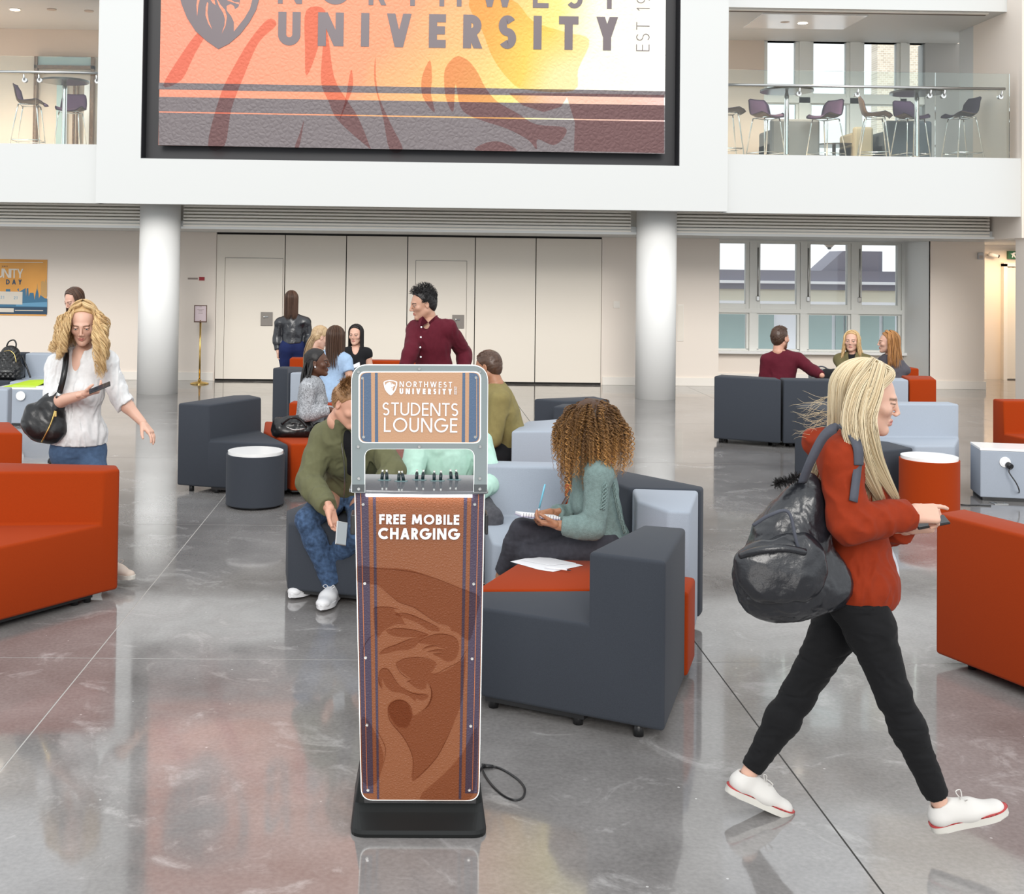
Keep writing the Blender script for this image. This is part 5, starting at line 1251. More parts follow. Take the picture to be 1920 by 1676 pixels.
        for ax in range(3):
            o1, o2 = [(1, 2), (2, 0), (0, 1)][ax]
            sa = [slice(None)]*3; sb = [slice(None)]*3; sa[ax] = slice(0, -1); sb[ax] = slice(1, None)
            A_, B_ = S[tuple(sa)], S[tuple(sb)]; e = np.argwhere(A_ != B_)
            e = e[(e[:, o1] > 0) & (e[:, o2] > 0) & (e[:, o1] < sh[o1]) & (e[:, o2] < sh[o2])]
            def g(q, r): c = e.copy(); c[:, o1] -= q; c[:, o2] -= r; return idm[c[:, 0], c[:, 1], c[:, 2]]
            Q = np.stack([g(1, 1), g(0, 1), g(0, 0), g(1, 0)], 1); ins = A_[e[:, 0], e[:, 1], e[:, 2]]
            Q = np.where(ins[:, None], Q, Q[:, ::-1]); F.append(Q)
        F = np.concatenate(F); F = F[(F >= 0).all(1)]
        return V, F
def relax(V, F, it=1, lam=.5):
    for _ in range(it):
        acc = np.zeros_like(V); num = np.zeros(len(V))
        for i in range(4):
            for j in (1, 3):
                np.add.at(acc, F[:, i], V[F[:, (i+j) % 4]]); np.add.at(num, F[:, i], 1)
        V = V*(1-lam)+lam*acc/np.maximum(num, 1)[:, None]
    return V
def quick_mesh(name, V, F, cols=None, smooth=True):
    me = bpy.data.meshes.new(name); n = F.shape[1]
    me.vertices.add(len(V)); me.vertices.foreach_set('co', V.astype(np.float32).ravel())
    me.loops.add(F.size); me.loops.foreach_set('vertex_index', F.astype(np.int32).ravel())
    me.polygons.add(len(F)); me.polygons.foreach_set('loop_start', np.arange(0, F.size, n, dtype=np.int32))
    if smooth: me.polygons.foreach_set('use_smooth', np.ones(len(F), bool))
    me.update(calc_edges=True)
    if cols is not None:
        a = me.color_attributes.new('Mask', 'FLOAT_COLOR', 'POINT'); c = np.ones((len(V), 4), np.float32); c[:, :3] = cols; a.data.foreach_set('color', c.ravel())
    return me
def solid_obj(name, S, m_, parent, relax_it=1):
    V, F = S.nets(); V = relax(V, F, relax_it) if relax_it else V
    return obj(name, quick_mesh(name, V, F), m_, parent, world=True)

# ---------------------------------------------------------------- skin, hair, cloth materials
def skin_mat(name, col, lip, brow, scalp=None):
    m = bpy.data.materials.new(name); m.use_nodes = True; nt = m.node_tree; b = nt.nodes['Principled BSDF']
    at = nt.nodes.new('ShaderNodeAttribute'); at.attribute_name = 'Mask'; sp = nt.nodes.new('ShaderNodeSeparateColor'); nt.links.new(at.outputs['Color'], sp.inputs[0])
    prev = None
    for ch, c in ((0, lip), (1, brow), (2, scalp or brow)):
        mx = nt.nodes.new('ShaderNodeMix'); mx.data_type = 'RGBA'; mx.inputs[7].default_value = c
        nt.links.new(sp.outputs[ch], mx.inputs[0])
        if prev is None: mx.inputs[6].default_value = col
        else: nt.links.new(prev, mx.inputs[6])
        prev = mx.outputs[2]
    nt.links.new(prev, b.inputs['Base Color']); b.inputs['Roughness'].default_value = .48
    b.inputs['Subsurface Weight'].default_value = .12; b.inputs['Subsurface Radius'].default_value = (.012, .005, .003); b.inputs['Subsurface Scale'].default_value = .6
    return m
SK = {'fair': skin_mat('fair_skin', lin(.66, .40, .30), lin(.45, .13, .12), lin(.11, .06, .03)),
      'fairdark': skin_mat('fair_skin_dark_brows', lin(.66, .39, .29), lin(.42, .11, .11), lin(.06, .035, .025)),
      'ruddy': skin_mat('ruddy_skin', lin(.62, .33, .23), lin(.48, .16, .13), lin(.14, .06, .03)),
      'light': skin_mat('light_olive_skin', lin(.52, .29, .20), lin(.38, .10, .09), lin(.03, .018, .012)),
      'tan': skin_mat('tan_skin', lin(.38, .175, .095), lin(.30, .10, .075), lin(.02, .012, .01)),
      'dark': skin_mat('dark_brown_skin', lin(.105, .042, .022), lin(.14, .045, .04), lin(.008, .006, .005))}
def hair_mat(name, c0, c1, rough=.38):
    m = bpy.data.materials.new(name); m.use_nodes = True; nt = m.node_tree; b = nt.nodes['Principled BSDF']
    at = nt.nodes.new('ShaderNodeAttribute'); at.attribute_name = 'Mask'
    mx = nt.nodes.new('ShaderNodeMix'); mx.data_type = 'RGBA'; mx.inputs[6].default_value = c0; mx.inputs[7].default_value = c1
    sp = nt.nodes.new('ShaderNodeSeparateColor'); nt.links.new(at.outputs['Color'], sp.inputs[0]); nt.links.new(sp.outputs[0], mx.inputs[0])
    nt.links.new(mx.outputs[2], b.inputs['Base Color']); b.inputs['Roughness'].default_value = rough; b.inputs['Specular IOR Level'].default_value = .45
    return m
HM = {'platinum': hair_mat('platinum_hair', lin(.50, .36, .19), lin(.86, .76, .55)), 'honey': hair_mat('honey_hair', lin(.36, .19, .065), lin(.92, .68, .36)),
      'darkblonde': hair_mat('dark_blonde_hair', lin(.26, .15, .075), lin(.60, .44, .25)), 'brown': hair_mat('brown_hair', lin(.045, .022, .013), lin(.12, .06, .035)),
      'black': hair_mat('black_hair', lin(.006, .005, .005), lin(.016, .013, .013), .5), 'auburn': hair_mat('auburn_hair', lin(.22, .085, .025), lin(.60, .30, .10)),
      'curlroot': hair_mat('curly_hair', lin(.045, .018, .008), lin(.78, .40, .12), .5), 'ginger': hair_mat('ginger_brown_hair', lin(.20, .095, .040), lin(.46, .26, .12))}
M['eye'] = mat('eye_white', lin(.75, .73, .70), .15); M['iris'] = mat('iris', lin(.05, .06, .07), .1)
def cloth(name, col, rough=.85, bump=.3, bscale=260, sheen=.03, var=.05): return mat(name, col, rough, bump=bump, bscale=bscale, bdist=.0015, spec=.22, sheen=sheen, var=var, vscale=40)

# ---------------------------------------------------------------- head
def make_head(male, h=.0034, beard=False, open_=.62):
    S = Solid((-.10, -.14, -.21), (.10, .135, .135), h)
    S.ell((0, -.014, .030), (.0745 if male else .0725, .096, .084), k=.03)
    S.ell((0, .030, -.028), (.058 if male else .054, .058, .082), k=.035)
    for sx in (-1, 1):
        S.cone((sx*(.050 if male else .045), -.004, -.056), (sx*.012, .066, -.099 if male else -.096), .021 if male else .018, .016 if male else .014, k=.03)
        S.ell((sx*.043, .060, -.020), (.019, .018, .017), k=.022)
    S.ell((0, .074, -.096), (.019 if male else .014, .014, .013), k=.015)
    S.ell((0, .079, .024), (.042, .009, .010 if male else .007), k=.018)
    for sx in (-1, 1): S.ell((sx*.032, .0985, .003), (.019, .0125, .0115), k=.014, op='sub')
    S.cone((0, .0875, .018), (0, .1075 if not male else .1105, -.025), .0068, .0080 if not male else .0098, k=.012)
    for sx in (-1, 1): S.ell((sx*.0105, .099, -.031), (.0075, .009, .0065), k=.007)
    S.cone((-.019, .081, -.058), (0, .0905, -.0555), .0036, .0054, k=.006); S.cone((.019, .081, -.058), (0, .0905, -.0555), .0036, .0054, k=.006)
    S.cone((-.016, .081, -.0665), (0, .0890, -.068), .004, .0062, k=.006); S.cone((.016, .081, -.0665), (0, .0890, -.068), .004, .0062, k=.006)
    S.cone((-.020, .0905, -.0618), (.020, .0905, -.0618), .0016, .0016, k=.003, op='sub')
    for sx in (-1, 1):
        S.ell((sx*.032, .0775, .004), (.0142, .0142, .0142), k=.003)
        S.ell((sx*.033, .0950, .0025), (.0132, .012, .0050*open_+.001), k=.002, op='sub')
        S.ell((sx*.0765, -.010, -.006), (.0065, .017, .030), k=.008); S.ell((sx*.083, -.006, -.002), (.005, .010, .018), k=.004, op='sub')
    S.cone((0, -.022, -.05), (0, -.036, -.145), .052 if male else .044, .054 if male else .045, k=.03)
    V, F = S.nets(); V = relax(V, F, 1, .35)
    x, y, z = V.T; g = lambda a, b: np.clip(a/b, 0, 1)
    lip = np.clip(1.25-np.sqrt((x/.021)**2+((z+.0618)/.0105)**2)**2, 0, 1)*(y > .076)
    bz = .0235-.004*((np.abs(x)-.03)/.02)**2
    brow = np.clip(1.6-np.abs(z-bz)/.0042, 0, 1)*(y > .055)*(np.abs(x) > .012)*(np.abs(x) < .050)*(.75 if not male else .9)
    lash = np.clip(1.6-np.abs(z-(.0035+.005*open_))/.0026, 0, 1)*(y > .070)*(np.abs(np.abs(x)-.033) < .0165)*.9
    blush = np.clip(1-np.sqrt(((np.abs(x)-.042)/.02)**2+((z+.022)/.016)**2), 0, 1)*(y > .03)*.12
    C = np.zeros((len(V), 3)); C[:, 0] = np.maximum(lip*.8, blush); C[:, 1] = np.maximum(brow, lash)
    C[:, 1] = np.maximum(C[:, 1], np.clip(1.4-np.abs(z-.0005)/.0018, 0, 1)*(y > .078)*(np.abs(np.abs(x)-.031) < .0125)*.35)
    if beard: C[:, 2] = np.clip(((-.028-z)/.012), 0, 1)*np.clip((y+.02)/.03, 0, 1)*(z > -.125)*(1-lip)*.93
    return V, F, C
_heads = {}
def head_mesh(male, beard=False, fine=False):
    k = (male, beard, fine)
    if k not in _heads: _heads[k] = make_head(male, .0024 if fine else .0036, beard)
    return _heads[k]
# ---------------------------------------------------------------- hand: wrist at origin, fingers +x, palm faces -z, thumb towards +y
_hands = {}
def hand_mesh(curl=(20, 25, 15), thumb=35, idx=None, spread=1.0, h=.0026, tin=0):
    key = (curl, thumb, idx, spread, tin)
    if key in _hands: return _hands[key]
    S = Solid((-.05, -.09, -.11), (.22, .10, .06), h)
    S.box((.05, 0, -.002), (.046, .036, .0135), rnd=.012, k=.012); S.cone((-.045, 0, 0), (.012, 0, 0), .024, .026, k=.02, flat=(0, 0, 1), fs=.72)
    for i, (y, L, r) in enumerate(((.030, .071, .0085), (.0105, .079, .0088), (-.0095, .073, .0084), (-.028, .057, .0075))):
        c = curl if (idx is None or i > 0) else idx
        a = rad(0); p = np.array((.088-.004*abs(i-1), y, 0.)); sp = rad((1.5-i)*3*spread)
        S.cone((.03, y*.7, 0), p, .011, r*1.12, k=.01)
        for q, (f, cc) in enumerate(zip((.46, .30, .24), c)):
            a += rad(cc*(1+.08*i)); d = np.array((math.cos(a)*math.cos(sp), math.sin(sp), -math.sin(a))); p2 = p+d*L*f
            S.cone(p, p2, r*(1-.07*q), r*(1-.07*(q+1)), k=.0025); p = p2
    b = np.array((.022, .026, -.006)); ta = rad(thumb); ti = rad(tin)
    d1 = unit((math.cos(ta), math.sin(ta), -.35-ti)); p1 = b+d1*.040; d2 = unit((math.cos(ta*.7), math.sin(ta*.7), -.4-ti)); p2 = p1+d2*.030; d3 = unit((math.cos(ta*.35), math.sin(ta*.35), -.35-ti)); p3 = p2+d3*.024
    S.cone(b-V3(.008, .008, 0), p1, .0155, .0118, k=.012); S.cone(p1, p2, .0112, .0098, k=.003); S.cone(p2, p3, .0098, .008, k=.003)
    V, F = S.nets(); V = relax(V, F, 1, .4); _hands[key] = (V, F); return V, F
def frame_m(xd, zd):
    x = unit(xd); z = np.array(zd, float); z = unit(z-x*(z@x)); y = np.cross(z, x); return np.stack([x, y, z], 1)
def head_frame(face, up=(0, 0, 1), tilt=0):
    y = unit(face); x = unit(np.cross(y, up)); z = np.cross(x, y)
    if tilt:
        c, s = math.cos(rad(tilt)), math.sin(rad(tilt)); x, z = x*c+z*s, z*c-x*s
    return np.stack([x, y, z], 1)

# ---------------------------------------------------------------- hair: many fine tapered strands over a cap
def strands_mesh(name, paths, r, shade, n=3, taper=.35):
    """paths (N, K, 3); r scalar or (N,); shade (N,K) 0..1"""
    P = np.asarray(paths, float); N, K, _ = P.shape; T = np.gradient(P, axis=1); T /= np.linalg.norm(T, axis=2, keepdims=True)+1e-9
    U = np.empty_like(T); ref = np.where(np.abs(T[:, :1, 2:3]) < .8, np.array((0, 0, 1.)), np.array((1., 0, 0)))[:, 0]
    u = np.cross(T[:, 0], ref); u /= np.linalg.norm(u, axis=1, keepdims=True)+1e-9
    for k in range(K):
        u = u-T[:, k]*(u*T[:, k]).sum(1, keepdims=True); u /= np.linalg.norm(u, axis=1, keepdims=True)+1e-9; U[:, k] = u
    W = np.cross(T, U)
    t = np.linspace(0, 1, K); rr = np.asarray(r).reshape(-1, 1)*(1-(1-taper)*t**2)[None]; rr = np.broadcast_to(rr, (N, K)).copy(); rr[:, -1] *= .3
    V = np.stack([P+rr[..., None]*(U*math.cos(2*math.pi*i/n)+W*math.sin(2*math.pi*i/n)) for i in range(n)], 2)   # N K n 3
    idx = np.arange(N*K*n).reshape(N, K, n); F = []
    for i in range(n):
        j = (i+1) % n; F.append(np.stack([idx[:, :-1, i], idx[:, :-1, j], idx[:, 1:, j], idx[:, 1:, i]], -1).reshape(-1, 4))
    C = np.repeat(np.asarray(shade)[..., None], n, 2).reshape(-1); C = np.stack([C]*3, 1)
    return quick_mesh(name, V.reshape(-1, 3), np.concatenate(F), C)
def scalp_cap(hf, hc, sc, front=.035, drop=-.03, rr=1.06, m_=None, name='hair', parent=None, back=-.06, h=.005, fold=.003, side=.0, shade=.35, vol=(0, 0, 0)):
    """close cap of hair around the skull as a solid, in head coordinates then placed"""
    S = Solid((-.13, -.16, -.14), (.13, .14, .17), h)
    S.ell((0, -.016+vol[1], .034+vol[2]/2), (.0755*rr+vol[0], .098*rr-vol[1]*.2, .088*rr+vol[2]/2), k=.02)
    if back < -.03: S.ell((0, -.055, -.02), (.062, .050, -back), k=.03)
    # hairline: open the face and ears
    S.cut((0, front, .062), (0, .86, -.62)); S.cut((0, .030-side, 0), (0, 1, -.75)); S.cut((0, 0, drop-.05), (0, .3, -1))
    if fold: S.folds(fold, 42, (1, .35, .6))
    V, F = S.nets(); V = relax(V, F, 1); V = V*sc@hf.T+hc
    C = np.full((len(V), 3), shade); C *= (.6+.8*vnoise(V, 90))[:, None]; return V, F, np.clip(C, 0, 1)
def long_hair(N, hf, hc, sc, length, part=0.0, face_open=52, wave=0, wfreq=3, spread=1.15, thick=.012, K=22, seed=1, r=.0016, curl=0, shade_tip=0, fall=(0, -.015, 0), shoulder=None, gather=None, jit=.15, frontlen=1.0, vol_top=0, pj=.35):
    """strands from a parting, round the skull, then hanging down in world -z"""
    g = np.random.default_rng(seed); az = g.uniform(-180, 180, N); out = []
    depth = g.uniform(0, 1, N)**.7
    L = length*(1-jit*g.random(N))
    for i in range(N):
        a = az[i]; side = 1 if a > 0 else -1; aa = abs(a)
        a_end = side*max(aa, face_open+10*g.random()) ; d_ = depth[i]
        rx, ry, rz = .0745+thick*(.15+d_), .096+thick*(.15+d_), .086+thick*(.15+d_)+vol_top*d_
        pts = []
        top0 = math.radians(84-10*g.random()); KK = K//2
        for k in range(KK):
            t = k/(KK-1); th = top0*(1-t)-math.radians(6)*t
            az_t = math.radians((a*.35 if aa < face_open+25 else a)*(1-min(1, t*2.6))+a_end*min(1, t*2.6))
            x = rx*math.sin(az_t)*math.cos(th); y = ry*math.cos(az_t)*math.cos(th)-.014; z = rz*math.sin(th)+.03
            pts.append((x+part*(1-t)**2*.5, y, z))
        out.append(pts)
    Pl = np.array(out)*sc; Pw = Pl@hf.T+hc
    arc_l = np.linalg.norm(np.diff(Pw, axis=1), axis=2).sum(1)
    last = Pw[:, -1]; d0 = Pw[:, -1]-Pw[:, -2]; d0 /= np.linalg.norm(d0, axis=1, keepdims=True)
    K2 = K-Pw.shape[1]; rem = np.maximum(L-arc_l*.5, .03)
    hx = hf@np.array((0, 0, 0)); ctr = hc+np.array((0, 0, 0))
    res = [Pw]; cur = last.copy(); d = d0*.6+np.array((0, 0, -1))*.4
    rad_v = (last-hc); rad_v[:, 2] = 0; rl = np.linalg.norm(rad_v, axis=1, keepdims=True); rad_v /= rl+1e-9
    fwd = (rad_v@(hf[:, 1]*np.array((1, 1, 0)))); rem = rem*np.where(fwd > .2, frontlen, 1)
    ext = []
    dl = np.array(fall, float)
    for k in range(K2):
        t = (k+1)/K2; out_ = (spread-1)*math.sin(min(1, t*1.2)*math.pi*.5)
        tgt = np.array((0, 0, -1.))+rad_v*out_*1.2+dl*8*t
        d = d*.55+tgt*.45; d = d/np.linalg.norm(d, axis=1, keepdims=True); cur = cur+d*(rem/K2)[:, None]
        if shoulder is not None:
            for (c, r_) in shoulder:
                v = cur-np.array(c); dist = np.linalg.norm(v, axis=1, keepdims=True); push = np.maximum(r_+.004+.012*depth[:, None]-dist, 0); cur = cur+v/(dist+1e-9)*push
        if gather is not None:
            c, s_ = gather; w_ = min(1, t*2)*s_; cur = cur*(1-w_*np.array((1, 1, 0)))+np.array(c)*w_*np.array((1, 1, 0))
        ext.append(cur.copy())
    P = np.concatenate([Pw, np.stack(ext, 1)], 1); Kt = P.shape[1]; t = np.linspace(0, 1, Kt)
    cl = np.random.default_rng(seed+5); ph = np.round(az/14)*1.7+cl.normal(0, pj, N)
    if wave:
        tan = np.cross(rad_v, (0, 0, 1)); amp = wave*np.clip((t-.25)/.4, 0, 1)
        P = P+tan[:, None]*(amp*np.sin(2*math.pi*wfreq*t+ph[:, None]))[..., None]+rad_v[:, None]*(amp*.8*np.cos(2*math.pi*wfreq*t+ph[:, None]))[..., None]
    sh = np.clip(.55+.28*g.standard_normal(N), 0, 1)[:, None]*(1-.0*t)+shade_tip*t[None]; sh = np.clip(sh*(.55+.45*depth[:, None]), 0, 1)
    return P, sh, r*(.7+.6*g.random(N))
# ================================================================ people
def person(label, group=None, loc=(0, 0, 0)): return thing('person', label, 'person', loc, 0, group)
class Fig:
    """joints in metres; builds body, clothes, hair as children of one person"""
    def __init__(s, label, J, sex='f', skin='fair', face=(0, -1, 0), tilt=0, hs=1.0, h=.007, bulk=1.0, up=(0, 0, 1)):
        s.J = {k: np.array(v, float) for k, v in J.items()}; J = s.J; s.sex = sex; s.skin = SK[skin]; s.h = h; s.hs = hs; s.b = bulk; s.male = sex == 'm'
        base = (J['hl']+J['hr'])/2
        s.root = person(label, None, (float(base[0]), float(base[1]), 0)); s.hf = head_frame(face, up, tilt); s.fine = h < .0065
        s.right = unit(J['sr']-J['sl']); s.hr_ = unit(J['hr']-J['hl']); s.spine = unit(J['neck']-J['pel']); s.front = unit(np.cross(s.spine, s.right))
        s.R = np.stack([s.right, s.front, np.cross(s.right, s.front)])           # rows: right, front, up
        hu = unit(np.cross(s.hr_, s.front)); s.RP = np.stack([s.hr_, unit(np.cross(hu, s.hr_)), hu])
    def bounds(s, keys, m):
        P = np.array([s.J[k] for k in keys]); return P.min(0)-m, P.max(0)+m
    def torso(s, S, off=0, k=.05, low=True, chest=1.0):
        J = s.J; b = s.b; m = s.male; R = s.R; up = s.spine
        P, C, N = J['pel'], J['chest'], J['neck']; w = .5*(P+C)
        if low: S.ell(P, (.158*b, .108*b, .10), s.RP, k=k, off=off)
        S.ell(P*.5+w*.5, ((.135 if m else .125)*b, .098*b, .10), R, k=k, off=off)
        S.ell(w, ((.135 if m else .115)*b, .092*b, .11), R, k=k, off=off)
        S.ell(C-up*.03, ((.155 if m else .130)*b, .105*b*chest, .13), R, k=k, off=off)
        S.ell(C+(N-C)*.45, ((.150 if m else .122)*b, .088*b, .09), R, k=k, off=off)
        for q in ('sl', 'sr'):
            S.cone(C+(N-C)*.75, J[q], .062*b, .056*b, k=k, off=off); S.cone(N, J[q]*.75+N*.25, .045*b, .045*b, k=k*.8, off=off)
        if not m:
            for sg in (-1, 1): S.ell(C+s.front*.072*b+s.right*sg*.058*b-up*.035, (.050*b, .046*b, .050*b), R, k=.03, off=off)
        return S
    def arm(s, S, side, off=0, r=None, upto=1.0, start=0.0, k=.03):
        J = s.J; q = 'r' if side == 'r' else 'l'; a, e, w = J['s'+q], J['e'+q], J['w'+q]; f = (1.15 if s.male else 1.0)*s.b
        if start < 1: S.cone(a, e, .050*f, .040*f, k=k, off=off)
        e1 = e+(w-e)*.28; end = e+(w-e)*upto
        S.cone(e, e1, .039*f, .041*f, k=k*.6, off=off); rr = .041*f+(.026*f-.041*f)*(upto-.28)/.72; S.cone(e1, end, .041*f, rr, k=k*.6, off=off); return S
    def leg(s, S, side, off=0, k=.03, upto=1.0, f=1.0, hemr=.036):
        J = s.J; q = 'r' if side == 'r' else 'l'; a, e, w = J['h'+q], J['k'+q], J['a'+q]; f = f*(1.03 if s.male else 1.0)*s.b
        S.cone(a, a+(e-a)*.35, .088*f, .082*f, k=.05, off=off); S.cone(a+(e-a)*.35, e, .082*f, .055*f, k=k, off=off)
        m1 = e+(w-e)*.3; S.cone(e, m1, .053*f, .056*f, k=k, off=off); end = e+(w-e)*upto
        if upto > .3: S.cone(m1, end, .056*f, .056*f+(hemr*f-.056*f)*(upto-.3)/.7, k=k, off=off)
        return S
    def body(s, hands=(), legs=True, arms=('l', 'r'), beard=False, feet=True):
        J = s.J; keys = [k for k in J if k not in ('tl', 'tr')]; lo, hi = s.bounds(keys, .14); hh = max(s.h, .008)
        S = Solid(lo, hi, hh); s.torso(S, off=-.012)
        for q in arms: s.arm(S, q)
        if legs:
            for q in 'lr': s.leg(S, q, off=-.008)
        hc = J['head']; nb = hc+s.hf@np.array((0, -.035, -.14))*s.hs
        S.cone(nb, J['neck'], (.058 if s.male else .047)*s.hs, .055 if s.male else .048, k=.03); S.cone(J['neck'], J['chest'], .05, .06, k=.04)
        V, F = S.nets(); V = relax(V, F, 2); Vs, Fs, Cs = [V], [F], [np.zeros((len(V), 3))]; n = len(V)
        hv, hF, hC = head_mesh(s.male, beard, s.fine); Vs.append(hv*s.hs@s.hf.T+hc); Fs.append(hF+n); Cs.append(hC); n += len(hv)
        for (q, fd, pn, kw) in hands:
            v, f = hand_mesh(**kw); v = v.copy()
            if q == 'l': v[:, 1] *= -1; f = f[:, ::-1]
            fr = frame_m(fd, -np.array(pn, float)); sc = .98 if s.male else .94
            # local: x fingers, z back of hand, y thumb side for the right hand seen with palm down
            v = v*sc@fr.T+J['w'+q]; Vs.append(v); Fs.append(f+n); Cs.append(np.zeros((len(v), 3))); n += len(v)
        me = quick_mesh('body', np.concatenate(Vs), np.concatenate(Fs), np.concatenate(Cs)); s.body_ob = obj('body', me, s.skin, s.root, world=True)
        for sx in (-1, 1):
            bm = BM(); bmesh.ops.create_uvsphere(bm, u_segments=16, v_segments=12, radius=.0124)
            for f_ in bm.faces:
                f_.smooth = True; c = f_.calc_center_median()
                if c.z > .0098: f_.material_index = 1
            e = obj('eye', bm, ['eye', 'iris'], s.body_ob); R3 = Matrix([list(r) for r in s.hf])
            p = s.hf@np.array((sx*.032, .0765, .0025))*s.hs+hc
            e.matrix_basis = s.body_ob.matrix_basis.inverted() @ s.root.matrix_basis.inverted() @ (Matrix.Translation(Vector(p)) @ R3.to_4x4() @ Matrix.Rotation(rad(-90-8), 4, 'X') @ Matrix.Scale(s.hs, 4))
            T = Matrix.LocRotScale(s.root.location, s.root.rotation_euler, s.root.scale)
            e.matrix_basis = s.body_ob.matrix_basis.inverted() @ T.inverted() @ (Matrix.Translation(Vector(p)) @ R3.to_4x4() @ Matrix.Rotation(rad(-90-8), 4, 'X') @ Matrix.Scale(s.hs, 4))
        return s
    def top(s, m_, name='shirt', off=.010, hem=None, cuffs=1.0, fold=.004, ff=14, open_neck=None, relax_it=1, loose=0, hem_ext=0, k=.05, st=(1, 1, .6), chest=1.0, flare=None, extra=None, cut=None, arms_below=True):
        J = s.J; lo, hi = s.bounds(['pel', 'chest', 'neck', 'sl', 'sr', 'el', 'er', 'wl', 'wr'], .20); S = Solid(lo, hi, s.h)
        s.torso(S, off=off+loose, chest=chest, k=k)
        T_ = S; S = Solid(lo, hi, s.h)
        for q in 'lr':
            u = cuffs if not isinstance(cuffs, dict) else cuffs[q]
            if u > 0: s.arm(S, q, off=off+.003, upto=u)
            else: f = (1.15 if s.male else 1.0)*s.b; a_ = J['s'+q]; S.cone(a_, a_+(J['e'+q]-a_)*(1+u*.7), .052*f, .049*f, k=.03, off=off+.003)
        for q in 'lr':
            u = cuffs if not isinstance(cuffs, dict) else cuffs[q]; e, w = J['e'+q], J['w'+q]
            if u <= 0:
                d = unit(J['e'+q]-J['s'+q]); c = J['s'+q]+(J['e'+q]-J['s'+q])*(1+u); S.cut(c, d, c-.09+np.minimum(d*.12, 0), c+.09+np.maximum(d*.25, 0))
            else:
                d = unit(w-e); c = e+(w-e)*u-d*.005; b_lo = c-.075+np.minimum(d*.09, 0); b_hi = c+.075+np.maximum(d*.09, 0); S.cut(c, d, b_lo, b_hi)
        kk = .022; dA, dB = T_.d, S.d; h_ = np.clip(.5+.5*(dA-dB)/kk, 0, 1); T_.d = dA*(1-h_)+dB*h_-kk*h_*(1-h_); S = T_
        if flare: S.ell(J['pel']+s.spine*flare[0], flare[1], s.RP, k=.06)
        if extra: extra(S)
        if fold: S.folds(fold, ff, st)
        # open at hem, cuffs and neckline
        hp = J['pel']-s.spine*(.10 if hem is None else hem); m = .26
        hemc = S.d.copy() if arms_below else None
        S.cut(hp, -s.spine, hp-m, hp+m)
        if arms_below: S.d = np.minimum(S.d, dB)
        nk = J['neck']; hd = unit(J['head']-nk)
        S.cone(nk+hd*.055-s.front*.0, nk+hd*.2, .062 if s.male else .060, .08, k=.01, op='sub')
        if open_neck: S.cone(nk+s.front*.06+hd*.03, J['chest']+s.front*(.15*s.b)-s.spine*(open_neck-.12), .045, .018, k=.01, op='sub')
        if cut: cut(S)
        return solid_obj(name, S, m_, s.root, relax_it)
    def trousers(s, m_, off=.006, upto=.97, fold=.003, ff=16, f=1.0, name='trousers', relax_it=1, extra=None, st=(.6, .6, 1.3), waist=.12, hemr=.036):
        J = s.J; keys = ['pel', 'hl', 'hr', 'kl', 'kr', 'al', 'ar']; lo, hi = s.bounds(keys, .2); S = Solid(lo, hi, s.h)
        S.ell(J['pel'], (.158*s.b, .108*s.b, .10), s.RP, k=.05, off=off); S.ell(J['pel']*.6+.4*(J['pel']*.5+J['chest']*.5), (.14*s.b, .098*s.b, .09), s.R, k=.05, off=off)
        up = s.RP[2]
        for q in 'lr':
            s.leg(S, q, off=off, upto=upto, f=f, hemr=hemr); S.ell(J['h'+q]-s.RP[1]*.035, (.08, .075, .09), s.RP, k=.05, off=off)
        if extra: extra(S)
        if fold: S.folds(fold, ff, st)
        wp = J['pel']+s.spine*waist; S.cut(wp, s.spine, wp-.22, wp+.22)
        for q in 'lr':
            d = unit(J['a'+q]-J['k'+q]); c = J['k'+q]+(J['a'+q]-J['k'+q])*upto; S.cut(c, d, c-.08+np.minimum(d*.08, 0), c+.08+np.maximum(d*.08, 0))
        return solid_obj(name, S, m_, s.root, relax_it)
    def shoe(s, side, toe, up=(0, 0, 1), m_='shoe_white', sole='shoe_white', stripe=None, L=.265, W=.046, laces=True, low=True):
        """sneaker: heel under the ankle joint, pointing along toe"""
        A_ = s.J['a'+side]; fr = frame_m(toe, up); o = A_-fr[:, 2]*.085-fr[:, 0]*.055
        h = .0035 if s.h < .0065 else .006
        S = Solid((-.03, -.07, -.005), (L+.03, .07, .13), h)
        S.cone((.045, 0, .045), (L*.55, 0, .040), W*.80, W*.82, k=.02, flat=(0, 0, 1), fs=.95); S.cone((L*.55, 0, .036), (L-.042, 0, .028), W*.86, W*.80, k=.03, flat=(0, 0, 1), fs=.68)
        S.cone((.04, 0, .05), (.05, 0, .085), .036, .031, k=.02); S.cone((.07, 0, .075), (.14, 0, .058), .026, .022, k=.02)
        S.cut((0, 0, .012), (0, 0, -1)); S.cut((.04, 0, .088), (-.15, 0, 1)); S.cone((.052, 0, .10), (.048, 0, .07), .026, .024, k=.004, op='sub')
        V, F = S.nets(); V = relax(V, F, 1); V = V@fr.T+o; u = obj('shoe', quick_mesh('shoe', V, F), m_, s.root, world=True)
        out = [(.0, 0), (.006, .024), (.03, .036), (.08, .036), (.14, .043), (.19, .048), (.235, .040), (L, .016), (L+.004, 0)]
        pl = [(x, y*W/.046) for x, y in out]+[(x, -y*W/.046*.94) for x, y in out[::-1][1:-1]]
        pl = [tuple(p) for p in smooth_path(pl, 3, closed=True)]
        def slab(z0, z1, g_, nm, mm):
            bm = BM(); c = np.mean(np.array(pl), 0); P = [(c[0]+(p[0]-c[0])*g_, p[1]*g_) for p in pl]; prism(bm, P, z0, z1, .004)
            for v in bm.verts: v.co = Vector(fr@np.array(v.co)+o)
            return obj(nm, bm, mm, u if False else s.root, smooth=False, world=True)
        slab(0, .026, 1.0, 'sole', sole)
